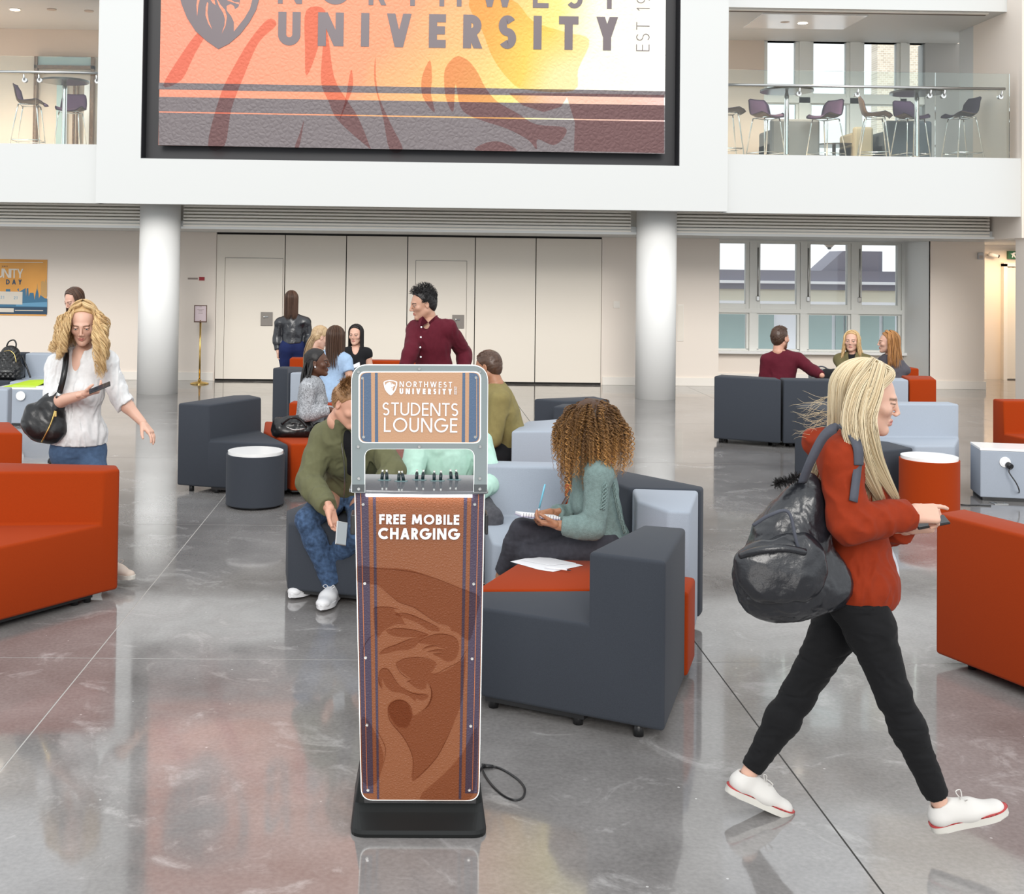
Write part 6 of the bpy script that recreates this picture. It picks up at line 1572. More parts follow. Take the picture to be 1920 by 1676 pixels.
        if stripe: slab(.0235, .0275, 1.012, 'sole_stripe', stripe)
        if laces:
            bm = BM()
            for i in range(5):
                x = .125+i*.017; z = .079-i*.0065; w_ = .020
                tube(bm, [tuple(fr@np.array(q)+o) for q in ((x, -w_, z-.012), (x+.004, 0, z+.0), (x, w_, z-.012))], .0024, 5)
            for sg in (-1, 1): tube(bm, [tuple(fr@np.array(q)+o) for q in smooth_path([(.128, 0, .078), (.12, sg*.02, .10), (.14, sg*.035, .095), (.132, sg*.01, .078)], 4)], .002, 5)
            l_ = obj('laces', bm, m_, s.root, world=True); l_['kind'] = 'stuff'
        return u
    def hemband(s, m_, off, hem, hgt=.045, name='ribbed_hem', mul=1.0):
        J = s.J; lo, hi = s.bounds(['pel', 'chest', 'hl', 'hr'], .2); S = Solid(lo, hi, s.h); s.torso(S, off=off)
        p = J['pel']-s.spine*hem; S.cut(p, -s.spine); S.cut(p+s.spine*hgt, s.spine); return solid_obj(name, S, m_, s.root, 2)
    def cap(s, hm, name='hair', **kw):
        V, F, C = scalp_cap(s.hf, s.J['head'], s.hs, **kw); return obj(name, quick_mesh(name, V, F, C), HM[hm], s.root, world=True)
    def hair(s, hm, N, length, cap=True, capkw={}, **kw):
        P, sh, r = long_hair(N, s.hf, s.J['head'], s.hs, length, **kw); me = strands_mesh('hair', P, r, sh)
        if cap:
            o1 = s.cap(hm, 'hair_base', **capkw)
        o = obj('hair', me, HM[hm], s.root, world=True); o['kind'] = 'stuff'; return o
def a3(x, y, Y): return np.array(A(x, y, Y))
def down(v): return (0, 0, -1)

def fill(J, fdir, stand=False, f='f', Y=None):
    """complete a pose: hips, knees, ankles where the picture hides them"""
    J = {k: np.array(v, float) for k, v in J.items()}; fd = unit((fdir[0], fdir[1], 0)); rt = unit(np.cross(fd, (0, 0, 1)))
    if 'pel' not in J:
        J['pel'] = np.array((J['neck'][0], J['neck'][1], .95 if stand else .56))-fd*(0 if stand else .06)
    if 'chest' not in J: J['chest'] = J['neck']*.72+J['pel']*.28-(0, 0, .03)
    wd = .095 if f == 'm' else .09; sw = .19 if f == 'm' else .165
    for q, sg in (('l', -1), ('r', 1)):
        J.setdefault('h'+q, J['pel']+rt*sg*wd-np.array((0, 0, .05)))
        J.setdefault('s'+q, J['neck']+rt*sg*sw-np.array((0, 0, .055)))
        if stand: J.setdefault('k'+q, J['h'+q]+fd*.03-np.array((0, 0, J['h'+q][2]-.48))); J.setdefault('a'+q, np.array((J['k'+q][0], J['k'+q][1], .09))-fd*.02)
        else: J.setdefault('k'+q, np.array((*(J['h'+q]+fd*.42+rt*sg*.03)[:2], .50))); J.setdefault('a'+q, np.array((*(J['k'+q]+fd*.02)[:2], .09)))
        J.setdefault('e'+q, J['s'+q]+rt*sg*.05-np.array((0, 0, .27))-fd*.02)
        J.setdefault('w'+q, J['e'+q]+fd*(.2 if not stand else .05)-np.array((0, 0, .10 if not stand else .24))-rt*sg*.04)
    return J

def lock(f, hm, path, N, w0, w1, w2, r=.0018, wave=0, wf=3, seed=1, K=26, name='hair_lock', jit=.12, shade=(.25, .95)):
    """a hand-laid lock of hair along a path in the room; widths at root, middle and tip"""
    g = np.random.default_rng(seed); C = np.array(smooth_path([np.array(p, float) for p in path], 8)); s_ = np.linspace(0, 1, len(C)); t = np.linspace(0, 1, K)
    C = np.stack([np.interp(t, s_, C[:, i]) for i in range(3)], 1); T = np.gradient(C, axis=0); T /= np.linalg.norm(T, axis=1, keepdims=True); a = np.cross(T, (.1, 1, .1)); a /= np.linalg.norm(a, axis=1, keepdims=True); b = np.cross(T, a)
    W = np.interp(t, (0, .5, 1), (w0, w1, w2)); out = []
    for i in range(N):
        an = g.uniform(0, 6.28); rr = math.sqrt(g.random()); L = 1-jit*g.random(); tt = t*L; Ci = np.stack([np.interp(tt, t, C[:, j]) for j in range(3)], 1)
        ph = round(an*1.6)*1.3+g.normal(0, .3); wv = wave*np.clip(t*2.5, 0, 1)*np.sin(tt*wf*6.28+ph); wc = wave*np.clip(t*2.5, 0, 1)*np.cos(tt*wf*6.28+ph)
        out.append(Ci+a*(W*rr*math.cos(an)+wv)[:, None]+b*(W*.6*rr*math.sin(an)+wc)[:, None])
    o = obj(name, strands_mesh(name, out, r*(.7+.6*g.random(N)), np.clip(g.uniform(*shade, (N, 1))+np.zeros((N, K)), 0, 1)), HM[hm], f.root, world=True); o['kind'] = 'stuff'; return o
# ---------------------------------------------------------------- the blonde walker with the backpack
M['hoodie'] = cloth('rust_sweatshirt', lin(.25, .026, .005), bscale=500)
M['leggings'] = cloth('black_denim', lin(.007, .007, .008), .85, bscale=600)
M['shoe_white'] = mat('white_canvas', lin(.64, .62, .59), .75, bump=.25, bscale=700, bdist=.001)
M['shoe_leather'] = mat('white_leather', lin(.68, .68, .69), .4)
M['rubber'] = mat('off_white_rubber', lin(.60, .58, .53), .5)
M['stripe_red'] = mat('red_foxing_stripe', lin(.45, .05, .05), .5)
M['tee'] = cloth('pale_grey_tee', lin(.55, .57, .62))
M['bag_leather'] = mat('black_soft_leather', lin(.012, .013, .017), .30, bump=.45, bscale=38, bdist=.006, spec=.7)
M['web'] = cloth('grey_webbing', lin(.075, .08, .10), .7)
Jw = dict(head=a3(1627, 748, 4.30), neck=a3(1592, 838, 4.30), chest=a3(1594, 905, 4.30), pel=a3(1604, 1085, 4.30),
          sl=a3(1592, 858, 4.47), sr=a3(1578, 862, 4.13), er=a3(1590, 985, 4.06), wr=a3(1712, 962, 4.12), el=a3(1628, 995, 4.50), wl=a3(1700, 990, 4.30),
          hr=a3(1608, 1115, 4.21), hl=a3(1606, 1112, 4.39), kr=a3(1676, 1305, 4.14), ar=a3(1763, 1507, 4.13), kl=a3(1496, 1303, 4.42), al=a3(1402, 1452, 4.42))
w_ = Fig('young woman with long platinum hair in a rust zip sweatshirt walking with a phone', Jw, 'f', 'fair', face=(.94, -.26, -.20), h=.0055, hs=1.02)
w_.body(hands=[('r', (1, .05, -.02), (.0, .75, -.65), dict(curl=(48, 42, 25), idx=(10, 14, 10), thumb=28, tin=12)), ('l', (1, -.18, .10), (.0, -.2, .98), dict(curl=(32, 38, 22), thumb=40))])
def hood(S):
    c = Jw['neck']; S.chain([c+V3(-.085, -.10, .00), c+V3(-.115, 0, .015), c+V3(-.085, .10, .0)], [.034, .042, .034], k=.03)
def zipcut(S):
    # open front showing the tee
    p = Jw['chest']; S.cone(p+V3(.13, 0, .0), p+V3(.17, 0, -.35), .035, .05, k=.008, op='sub')
w_.top('hoodie', 'sweatshirt', off=.016, hem=.105, cuffs=.93, fold=.010, ff=13, extra=hood, loose=.0, flare=(-.03, (.178, .138, .115)), st=(1, 1, .8))
def teefront(S):
    S.ell(Jw['chest']+V3(.035, 0, -.03), (.115, .05, .13), k=.03); S.ell(Jw['pel']+V3(.030, 0, .0), (.125, .055, .17), k=.04)
w_.top('tee', 'tee_shirt', off=.004, hem=.12, cuffs=-.7, fold=.003, extra=teefront)
w_.trousers('leggings', off=.001, upto=.93, fold=.005, ff=20, f=.97, st=(.5, .5, 1.6), waist=-.045)
bm = BM()
for q, sg in (('r', -1),): tube(bm, [tuple(w_.J['w'+q]-unit(w_.J['w'+q]-w_.J['e'+q])*(.02+.03*i)) for i in range(2)], .036, 16)
bm.free()
w_.shoe('r', (.93, -.10, .30), (-.30, 0, .95), 'shoe_white', 'rubber', 'stripe_red', L=.262); w_.shoe('l', (.91, .03, -.37), (.37, 0, .93), 'shoe_white', 'rubber', 'stripe_red', L=.262)
# drawstring, hem zip
bm = BM(); tube(bm, smooth_path([tuple(a3(*p)) for p in ((1598, 862, 4.19), (1612, 885, 4.135), (1612, 905, 4.12), (1610, 940, 4.12))], 5), .0042, 6); obj('drawstring', bm, mat('coral_cord', lin(.75, .13, .06), .7), w_.root, world=True)
sh = [(Jw['sr']+V3(0, 0, -.005), .075), (Jw['sl']+V3(0, 0, -.005), .075), (Jw['chest']+V3(0, 0, -.02), .15), (Jw['neck'], .08)]
w_.hair('platinum', 2600, .50, face_open=84, spread=1.10, thick=.024, seed=4, r=.0019, shoulder=sh, K=26, jit=.22, frontlen=1.25, fall=(.012, -.01, 0), wave=.003, wfreq=1.2, capkw=dict(front=.026, rr=1.06, shade=.75, back=-.085))
# loose strands blown backwards
g_ = np.random.default_rng(9); Pl = []
for i in range(38):
    s0 = a3(1548+g_.uniform(-6, 10), 778+g_.uniform(-40, 40), 4.3+g_.uniform(-.06, .06)); e0 = s0+V3(-g_.uniform(.05, .13), g_.uniform(-.04, .04), g_.uniform(-.06, .03)); t = np.linspace(0, 1, 12)[:, None]
    Pl.append(s0*(1-t)+e0*t+np.sin(t*g_.uniform(3, 7)+i)*V3(0, .008, .012)*t)
o = obj('loose_hair', strands_mesh('loose_hair', Pl, .0007, np.full((38, 12), .5)), HM['platinum'], w_.root, world=True); o['kind'] = 'stuff'
lock(w_, 'platinum', [a3(1650, 690, 4.24), a3(1638, 735, 4.16), a3(1622, 790, 4.13), a3(1636, 850, 4.12), a3(1658, 895, 4.13), a3(1684, 940, 4.15)], 420, .030, .042, .012, r=.0017, seed=3, jit=.2)
lock(w_, 'platinum', [a3(1640, 685, 4.30), a3(1612, 730, 4.16), a3(1600, 790, 4.11), a3(1612, 850, 4.08), a3(1634, 900, 4.10), a3(1655, 942, 4.13)], 420, .035, .045, .014, r=.0017, seed=6, jit=.25)
lock(w_, 'platinum', [a3(1655, 688, 4.30), a3(1672, 702, 4.24), a3(1655, 722, 4.18), a3(1625, 745, 4.15)], 160, .016, .016, .014, r=.0015, seed=8)
# phone between the hands
pc_ = a3(1746, 979, 4.20); t = thing('phone', 'dark phone in the hands of the platinum blonde walker', 'phone', tuple(pc_)); t.scale = (.8, .8, 1)
bm = BM(); box(bm, -.07, .07, -.035, .035, -.004, .004, .003); o = obj('case', bm, 'black', t); t.rotation_euler = (rad(18), rad(-12), rad(-4))
bm = BM(); box(bm, -.066, .066, -.032, .032, .0041, .005, .0004); obj('screen', bm, mat('dark_screen', lin(.02, .025, .03), .08), t)
# backpack hanging from the near shoulder
t = thing('backpack', 'soft black leather backpack slung on the back of the platinum blonde walker', 'backpack', tuple(a3(1480, 1040, 4.2)))
def bp3(x, y, Y=4.17): return a3(x, y, Y)
S = Solid(bp3(1360, 1180, 4.2)-V3(.05, .25, .05), bp3(1600, 880, 4.2)+V3(.08, .25, .06), .0055)
S.chain([bp3(1515, 908), bp3(1505, 950), bp3(1484, 1015), bp3(1468, 1078)], [.034, .068, .112, .140], k=.06, flat=(0, 1, 0), fs=.85)
S.cone(bp3(1440, 1085), bp3(1540, 1090), .10, .095, k=.05, flat=(0, 1, 0), fs=.95); S.cone(bp3(1432, 1115), bp3(1535, 1085), .062, .06, k=.04)
S.cone(bp3(1455, 1118, 4.2), bp3(1500, 1118, 4.2), .06, .06, k=.04)
S.folds(.010, 9, (1, 1, .6)); S.folds(.004, 24, (1, 1, .8)); solid_obj('bag_body', S, 'bag_leather', t)
S = Solid(bp3(1370, 1160, 4.05)-V3(.05, .12, .05), bp3(1540, 980, 4.05)+V3(.08, .12, .08), .0055)
S.cone(bp3(1424, 1055, 4.06), bp3(1500, 1048, 4.05), .075, .08, k=.04, flat=(0, 1, 0), fs=.55); S.cone(bp3(1436, 1090, 4.06), bp3(1495, 1085, 4.05), .065, .07, k=.04, flat=(0, 1, 0), fs=.6)
S.folds(.007, 12, (1, 1, .7)); solid_obj('front_pocket', S, 'bag_leather', t)
bm = BM(); tube(bm, smooth_path([tuple(bp3(*q)) for q in ((1388, 1042, 4.04), (1420, 1032, 4.0), (1470, 1028, 3.985), (1510, 1035, 3.995))], 5), .012, 8); obj('pocket_flap_edge', bm, 'bag_leather', t, world=True)
bm = BM(); tube(bm, smooth_path([tuple(bp3(*q)) for q in ((1412, 985, 4.05), (1445, 965, 4.02), (1478, 960, 4.02), (1492, 1010, 4.01), (1505, 1060, 4.02))], 6), .006, 8); obj('zip_piping', bm, 'web', t, world=True)
def ribbon(path, wdir, wd, th, m_, par, nm):
    P = smooth_path([tuple(p) for p in path], 6); bm = BM(); rows = []; wv = unit(wdir)
    for i, p in enumerate(P):
        tg = unit(P[min(i+1, len(P)-1)]-P[max(i-1, 0)]); w2 = unit(wv-tg*(wv@tg)); nn = np.cross(tg, w2)
        rows.append([bm.verts.new(p+w2*a_*wd/2+nn*b_*th/2) for a_, b_ in ((-1, -1), (1, -1), (1, 1), (-1, 1))])
    for a_, b_ in zip(rows[:-1], rows[1:]):
        for k in range(4): bm.faces.new((a_[k], a_[(k+1) % 4], b_[(k+1) % 4], b_[k])).smooth = True
    bm.faces.new(rows[0][::-1]); bm.faces.new(rows[-1]); bmesh.ops.recalc_face_normals(bm, faces=bm.faces)
    return obj(nm, bm, m_, par, world=True)
ribbon([a3(*p) for p in ((1504, 905, 4.13), (1520, 865, 4.10), (1545, 818, 4.10), (1572, 800, 4.115), (1592, 806, 4.10), (1608, 838, 4.055), (1610, 872, 4.045))], (1, .25, .2), .034, .007, 'web', t, 'shoulder_strap')
ribbon([a3(*p) for p in ((1609, 868, 4.055), (1600, 940, 4.0), (1560, 1040, 4.02), (1520, 1075, 4.05))][:2], (1, .2, .2), .028, .005, 'web', t, 'lower_strap')
g_ = np.random.default_rng(2); cc = a3(1478, 900, 4.14); Pl = []
for i in range(260):
    d = unit(g_.normal(size=3)); s0 = cc+V3(g_.uniform(-.045, .035), 0, 0)+V3(0, 0, .35)*0; tt = np.linspace(0, 1, 5)[:, None]; Pl.append(s0+V3((s0-cc)[0]*0, 0, (s0-cc)[0]*.35)+d*tt*.024)
o = obj('pompom', strands_mesh('pompom', Pl, .0016, np.full((260, 5), .2)), HM['black'], t, world=True); o['kind'] = 'stuff'
bm = BM(); tube(bm, smooth_path([tuple(bp3(*q)) for q in ((1470, 1146, 4.15), (1478, 1153, 4.14), (1486, 1150, 4.14), (1487, 1143, 4.15))], 4), .004, 6); obj('base_loop', bm, 'web', t, world=True)
# ---------------------------------------------------------------- woman in the white blouse, walking with phone and handbag
M['blouse'] = cloth('white_blouse', lin(.70, .70, .70), bscale=400); M['jeans'] = cloth('blue_denim', lin(.055, .095, .17), bscale=800, var=.15)
Y = 7.65
J = dict(head=a3(156, 607, Y-.05), neck=a3(153, 668, Y), chest=a3(154, 722, Y), pel=a3(146, 838, Y+.05), sl=a3(200, 680, Y-.05), sr=a3(107, 686, Y+.05),
         er=a3(98, 756, Y-.06), wr=a3(158, 739, Y-.30), el=a3(228, 750, Y-.03), wl=a3(268, 793, Y-.06), hr=a3(124, 852, Y+.02), hl=a3(170, 850, Y+.06),
         kl=a3(185, 960, Y-.15), al=a3(206, 1054, Y-.12), kr=a3(140, 962, Y+.1), ar=a3(118, 1030, Y+.45))
f = Fig('young woman with wavy honey hair in a white blouse looking at her phone', J, 'f', 'fair', face=(.12, -.93, -.36), h=.006, hs=1.04); wb = f
f.body(hands=[('r', (.93, -.12, .22), (-.1, .15, .98), dict(curl=(30, 32, 20), thumb=42, idx=(22, 28, 18))), ('l', (.62, -.25, -.62), (-.55, .1, -.7), dict(curl=(12, 16, 12), thumb=40))])
def pep(S): S.ell(f.J['pel']+V3(0, 0, .09), (.175, .135, .10), f.RP, k=.06)
f.top('blouse', 'blouse', off=.012, hem=-.03, cuffs={'r': .18, 'l': .22}, fold=.011, ff=15, extra=pep, open_neck=.10, st=(1.3, 1.3, .5))
f.trousers('jeans', off=.002, fold=.003, ff=18)
f.shoe('l', (.80, -.55, .05), m_=mat('beige_suede', lin(.62, .52, .44), .8), sole='rubber'); f.shoe('r', (.45, -.85, -.3), (.1, -.3, .9), m_='shoe_white', sole='rubber')
sh = [(J['sr'], .078), (J['sl'], .078), (J['chest']+V3(0, 0, .02), .145), (J['neck'], .07)]
f.hair('honey', 2000, .32, face_open=64, spread=1.25, thick=.018, seed=11, r=.0016, wave=.012, wfreq=3.6, pj=.7, shoulder=sh, K=26, jit=.45, vol_top=.010, capkw=dict(front=.016, rr=1.04, shade=.3, back=-.08))
g_ = np.random.default_rng(77)
for i, (x0, y0, x1, y1, x2, y2, dz) in enumerate(((128, 592, 108, 630, 102, 664, 0), (132, 585, 114, 622, 112, 668, -.03), (138, 580, 122, 625, 122, 662, -.06), (126, 600, 104, 640, 94, 660, .03), (130, 590, 118, 640, 108, 676, -.05),
    (180, 585, 196, 618, 186, 655, -.02), (178, 592, 186, 640, 192, 690, -.08), (182, 590, 198, 640, 198, 676, -.03), (176, 600, 180, 650, 184, 704, -.10), (184, 596, 194, 650, 188, 712, -.09), (174, 610, 184, 660, 198, 700, -.07), (180, 580, 200, 606, 194, 640, .03), (134, 584, 112, 600, 104, 632, .03))):
    lock(f, 'honey', [a3(x0, y0, Y-.10+dz*.3), a3(x1, y1, Y-.13+dz), a3(x2, y2, Y-.14+dz)], 70, .004, .013, .006, r=.0015, wave=g_.uniform(.012, .019), wf=g_.uniform(2.6, 4.2), seed=20+i, jit=.15, shade=(.15, 1))
p_ = a3(187, 727, Y-.42); t = thing('phone', 'dark phone in the hand of the woman in the white blouse', 'phone', tuple(p_)); t.rotation_euler = (rad(15), rad(-22), rad(10))
bm = BM(); box(bm, -.066, .066, -.034, .034, -.004, .004, .003); obj('case', bm, 'black', t); bm = BM(); box(bm, -.062, .062, -.031, .031, .0041, .005); obj('screen', bm, mat('phone_glass', lin(.03, .035, .045), .08), t)
# slouchy black handbag
t = thing('handbag', 'slouchy black leather shoulder bag with a gold zip under the white blouse sleeve', 'handbag', tuple(a3(80, 800, Y-.1)))
M['bag_black'] = mat('black_calf_leather', lin(.008, .008, .009), .33, bump=.4, bscale=70, bdist=.002)
S = Solid(a3(30, 850, Y-.1)-V3(.03, .16, .03), a3(125, 710, Y-.1)+V3(.03, .16, .06), .007)
S.chain([a3(108, 738, Y-.08), a3(95, 765, Y-.1), a3(82, 795, Y-.1)], [.03, .07, .10], k=.05, flat=(0, 1, 0), fs=.7); S.cone(a3(66, 792, Y-.1), a3(100, 808, Y-.1), .075, .075, k=.05, flat=(0, 1, 0), fs=.75); S.cone(a3(58, 768, Y-.1), a3(70, 800, Y-.1), .03, .06, k=.04)
S.folds(.006, 12); solid_obj('bag_body', S, 'bag_black', t)
ribbon([a3(*p) for p in ((112, 735, Y-.15), (118, 712, Y-.17), (122, 690, Y-.15), (124, 668, Y-.09), (122, 655, Y-.01), (116, 662, Y+.08))], (1, .2, 0), .035, .008, 'bag_black', t, 'strap')
bm = BM(); tube(bm, smooth_path([tuple(a3(*p)) for p in ((103, 770, Y-.185), (97, 790, Y-.195), (88, 810, Y-.195), (78, 829, Y-.17))], 5), .005, 6); z_ = obj('zip', bm, 'brass', t, world=True)
bm = BM(); q = a3(104, 775, Y-.2); box(bm, q[0]-.006, q[0]+.008, q[1]-.006, q[1], q[2]-.02, q[2]+.015, .002); obj('zip_pull', bm, 'brass', z_, world=False)
z_.children[0].matrix_basis = Matrix.Identity(4)
bm = BM(); tube(bm, [tuple(a3(113, 736, Y-.16)), tuple(a3(109, 746, Y-.15))], .018, 10); obj('strap_ring', bm, 'steel', t, world=True)

# ---------------------------------------------------------------- woman half hidden behind her
Y = 12.0
J = fill(dict(head=a3(139, 563, Y), neck=a3(141, 595, Y), el=a3(158, 640, Y), er=a3(122, 640, Y)), (-.5, -.8), stand=True); J['neck'][2] = J['head'][2]-.19
f = Fig('dark-haired woman mostly hidden behind the woman in the white blouse', J, 'f', 'fairdark', face=(-.55, -.72, -.42), h=.012); f.body(); f.top(cloth('dark_jumper', lin(.05, .045, .05)), 'jumper', off=.008, cuffs=.95)
f.trousers(cloth('dark_trousers', lin(.02, .02, .025))); f.hair('brown', 380, .30, face_open=60, spread=1.0, thick=.012, r=.0035, K=16, seed=5, capkw=dict(front=.025, shade=.3)); f.shoe('l', (-.5, -.8, 0), m_='black', sole='black', laces=False); f.shoe('r', (-.5, -.8, 0), m_='black', sole='black', laces=False)

# ---------------------------------------------------------------- woman in the black leather jacket, from behind
Y = 16.0
J = fill(dict(head=a3(546, 563, Y), neck=a3(548, 596, Y), chest=a3(549, 615, Y), pel=a3(550, 648, Y), sl=a3(525, 606, Y), sr=a3(573, 605, Y), el=a3(520, 634, Y), wl=a3(521, 658, Y-.05), er=a3(579, 632, Y), wr=a3(578, 652, Y-.15)), (-.15, 1), stand=True)
f = Fig('brunette woman in a black leather jacket seen from behind by the folding wall', J, 'f', 'fair', face=(-.2, .97, -.05), h=.010)
f.body(hands=[('l', (.0, .2, -1), (1, 0, 0), dict(curl=(25, 30, 20)))]); f.top('bag_leather', 'leather_jacket', off=.014, hem=-.03, cuffs=.97, fold=.006, ff=14); f.trousers(cloth('navy_trousers', lin(.010, .018, .075)), off=.010)
f.hair('brown', 520, .36, face_open=60, spread=1.0, thick=.016, r=.0035, K=18, seed=6, capkw=dict(front=.03, shade=.3)); f.shoe('l', (-.15, 1, 0), m_='black', sole='black', laces=False); f.shoe('r', (-.15, 1, 0), m_='black', sole='black', laces=False)

# ---------------------------------------------------------------- three women seated at the back
Y = 13.5
J = fill(dict(head=a3(601, 632, Y), neck=a3(596, 660, Y+.02), chest=a3(594, 680, Y)), (1, -.2))
f = Fig('blonde woman with her hair tied back, leaning in behind the braided woman', J, 'f', 'fair', face=(.78, .35, -.38), h=.011); f.body(); f.top(cloth('cream_top', lin(.50, .46, .40)), off=.008, cuffs=.9); f.trousers(cloth('stone_trousers', lin(.2, .19, .18)))
f.hair('darkblonde', 420, .12, face_open=100, spread=.85, thick=.008, r=.0035, K=14, seed=7, capkw=dict(front=.042, shade=.6), gather=(J['head']+V3(-.08, 0, 0), .5))
base = J['head']+V3(-.06, -.06, .02); g_ = np.random.default_rng(1); t_ = np.linspace(0, 1, 12)[:, None]
o = obj('ponytail', strands_mesh('ponytail', [base+g_.normal(0, .012, 3)+t_*(V3(-.08, -.02, -.36)+g_.normal(0, .02, 3))+np.sin(t_*math.pi)*V3(-.03, -.02, .03) for i in range(160)], .0035, np.full((160, 12), .6)*g_.uniform(.6, 1.2, (160, 1))), HM['darkblonde'], f.root, world=True); o['kind'] = 'stuff'
Y = 12.75
J = fill(dict(head=a3(630, 634, Y), neck=a3(626, 664, Y), chest=a3(625, 682, Y), sr=a3(648, 676, Y-.05), er=a3(655, 704, Y-.1)), (.3, 1))
f = Fig('long-haired brunette in a pale blue shirt seen from behind', J, 'f', 'light', face=(.45, .85, -.1), h=.010); f.body(); f.top(cloth('pale_blue_shirt', lin(.33, .46, .64)), 'shirt', off=.012, cuffs=-.25, fold=.004); f.trousers('jeans')
f.hair('brown', 700, .44, face_open=55, spread=1.02, thick=.018, r=.003, K=20, seed=8, capkw=dict(front=.03, shade=.3))
Y = 14.4
J = fill(dict(head=a3(667, 628, Y), neck=a3(667, 656, Y), chest=a3(666, 675, Y), sr=a3(646, 662, Y), sl=a3(688, 662, Y)), (-.2, -1))
f = Fig('dark-haired woman in a black dress seated facing the camera', J, 'f', 'fairdark', face=(-.28, -.95, -.06), h=.010); f.body(); f.top(cloth('black_dress', lin(.010, .010, .012)), 'dress', off=.006, cuffs=-.8, fold=.002, open_neck=.06); f.trousers(cloth('black_skirt', lin(.010, .010, .012)), upto=.6)
f.hair('black', 600, .40, face_open=62, spread=1.02, thick=.014, r=.0032, K=18, seed=10, capkw=dict(front=.028, shade=.3))
t = thing('notebook', 'dark notebook held by the woman in the black dress', 'notebook', tuple(a3(657, 692, 14.1))); t.rotation_euler = (rad(10), rad(-25), 0)
bm = BM(); box(bm, -.13, .13, -.09, .09, -.01, .01, .003); obj('cover', bm, 'black', t); bm = BM(); box(bm, -.125, .125, -.085, .085, .01, .014); obj('page', bm, 'paper', t)

# ---------------------------------------------------------------- man in the burgundy shirt
M['burgundy'] = cloth('burgundy_cotton', lin(.095, .008, .018), bscale=700)
Y = 10.0
J = fill(dict(head=a3(793, 570, Y), neck=a3(806, 607, Y), chest=a3(808, 640, Y), pel=a3(816, 708, Y+.05), sr=a3(779, 618, Y+.06), sl=a3(840, 616, Y-.05), er=a3(772, 656, Y-.12), wr=a3(757, 690, Y-.2), el=a3(870, 662, Y+.12), wl=a3(868, 700, Y+.0)), (-.35, -.9), stand=True, f='m')
f = Fig('man with short curly hair in a burgundy button shirt standing and leaning', J, 'm', 'light', face=(-.93, -.28, -.22), h=.007, hs=1.05)
f.body(hands=[('r', (-.3, -.3, -.9), (.3, -.9, 0), dict())]); f.top('burgundy', 'shirt', off=.012, hem=.10, cuffs=.95, fold=.008, ff=13, open_neck=.02); f.trousers(cloth('dark_chinos', lin(.03, .03, .035)))
for i, (x, y) in enumerate(((790, 613), (789, 632), (788, 651), (789, 669))):
    q = a3(x, y, Y-.155+.01*i); bm = BM(); lathe(bm, (0, 0, 0), [(.0075, 0), (.0075, .003)], 12)
    for v in bm.verts: v.co = Vector((v.co.x+q[0], -v.co.z+q[1], v.co.y+q[2]))
    obj('button', bm, 'paper', f.root, world=True)
bm = BM(); c = J['neck']+V3(-.01, -.02, .045)
for sg in (-1, 1):
    v = [bm.verts.new(tuple(c+np.array(q))) for q in ((-.005, -.075, -.03), (sg*.055-.02, -.08, -.07), (sg*.085, -.03, -.015), (sg*.07, .0, .03), (sg*.05, -.04, .02))]; bm.faces.new(v)
bmesh.ops.solidify(bm, geom=bm.faces[:], thickness=.006); obj('collar', bm, 'burgundy', f.root, world=True)
def curly_cap(f, hm, N, rr=1.08, front=.035, size=.010, seed=1, top=.035, name='hair', shade=.3, sides=True, h=.005):
    """short curls: tight loops standing over a cap"""
    f.cap(hm, 'hair_base', front=front, rr=rr*.99, shade=shade, fold=.004, h=h)
    g = np.random.default_rng(seed); P = []; n = 0
    while n < N:
        v = unit(g.normal(size=3))
        if v[2] < -.35 or (v[1] > .35 and v[2] < .62) or (not sides and v[2] < .3): continue
        b = np.array((0, -.016, .034))+v*np.array((.0755, .098, .088))*rr*.97; t = np.linspace(0, 1, 9)[:, None]; u = unit(np.cross(v, g.normal(size=3))); w = np.cross(v, u); tl = top*(max(v[2], 0)**.8)+.006
        P.append(b+v*t*tl+(u*np.cos(t*7)+w*np.sin(t*7))*size*t**.5); n += 1
    P = np.array(P)*f.hs@f.hf.T+f.J['head']; o = obj(name, strands_mesh(name, P, .0024, np.clip(g.uniform(.1, .7, (N, 1))+np.zeros((N, 9)), 0, 1)), HM[hm], f.root, world=True); o['kind'] = 'stuff'
curly_cap(f, 'black', 520, top=.045)

# ---------------------------------------------------------------- woman with braids
Y = 10.85
M['cardigan'] = mat('grey_flecked_knit', lin(.33, .34, .36), .95, bump=.9, bscale=130, bdist=.006, var=.55, vscale=90)
J = fill(dict(head=a3(595, 680, Y), neck=a3(587, 716, Y), chest=a3(585, 745, Y), pel=a3(578, 806, Y+.05), sl=a3(586, 727, Y+.17), sr=a3(578, 729, Y-.16), er=a3(574, 776, Y-.2), wr=a3(620, 768, Y-.15), el=a3(600, 775, Y+.15), wl=a3(640, 772, Y+.1), kr=a3(648, 800, Y-.15), kl=a3(655, 800, Y+.12)), (1, -.1))
J['ar'] = J['kr']+V3(.05, 0, -.42); J['al'] = J['kl']+V3(.05, 0, -.42)
f = Fig('woman with long black braids in a grey flecked cardigan seated in profile', J, 'f', 'dark', face=(.97, -.10, .02), h=.0075, hs=1.04)
f.body(hands=[('r', (.95, .1, -.1), (0, 0, -1), dict())]); f.top('cardigan', 'cardigan', off=.020, hem=.05, cuffs=.93, fold=.005, open_neck=.16); f.top(cloth('black_top', lin(.012, .012, .013)), 'top', off=.006, cuffs=-.7, fold=.0, open_neck=.07); f.trousers(cloth('black_trousers', lin(.015, .015, .018)))
f.cap('black', 'hair_base', front=.038, rr=1.04, shade=.4, fold=.003, back=-.07)
g_ = np.random.default_rng(4); Pb = []
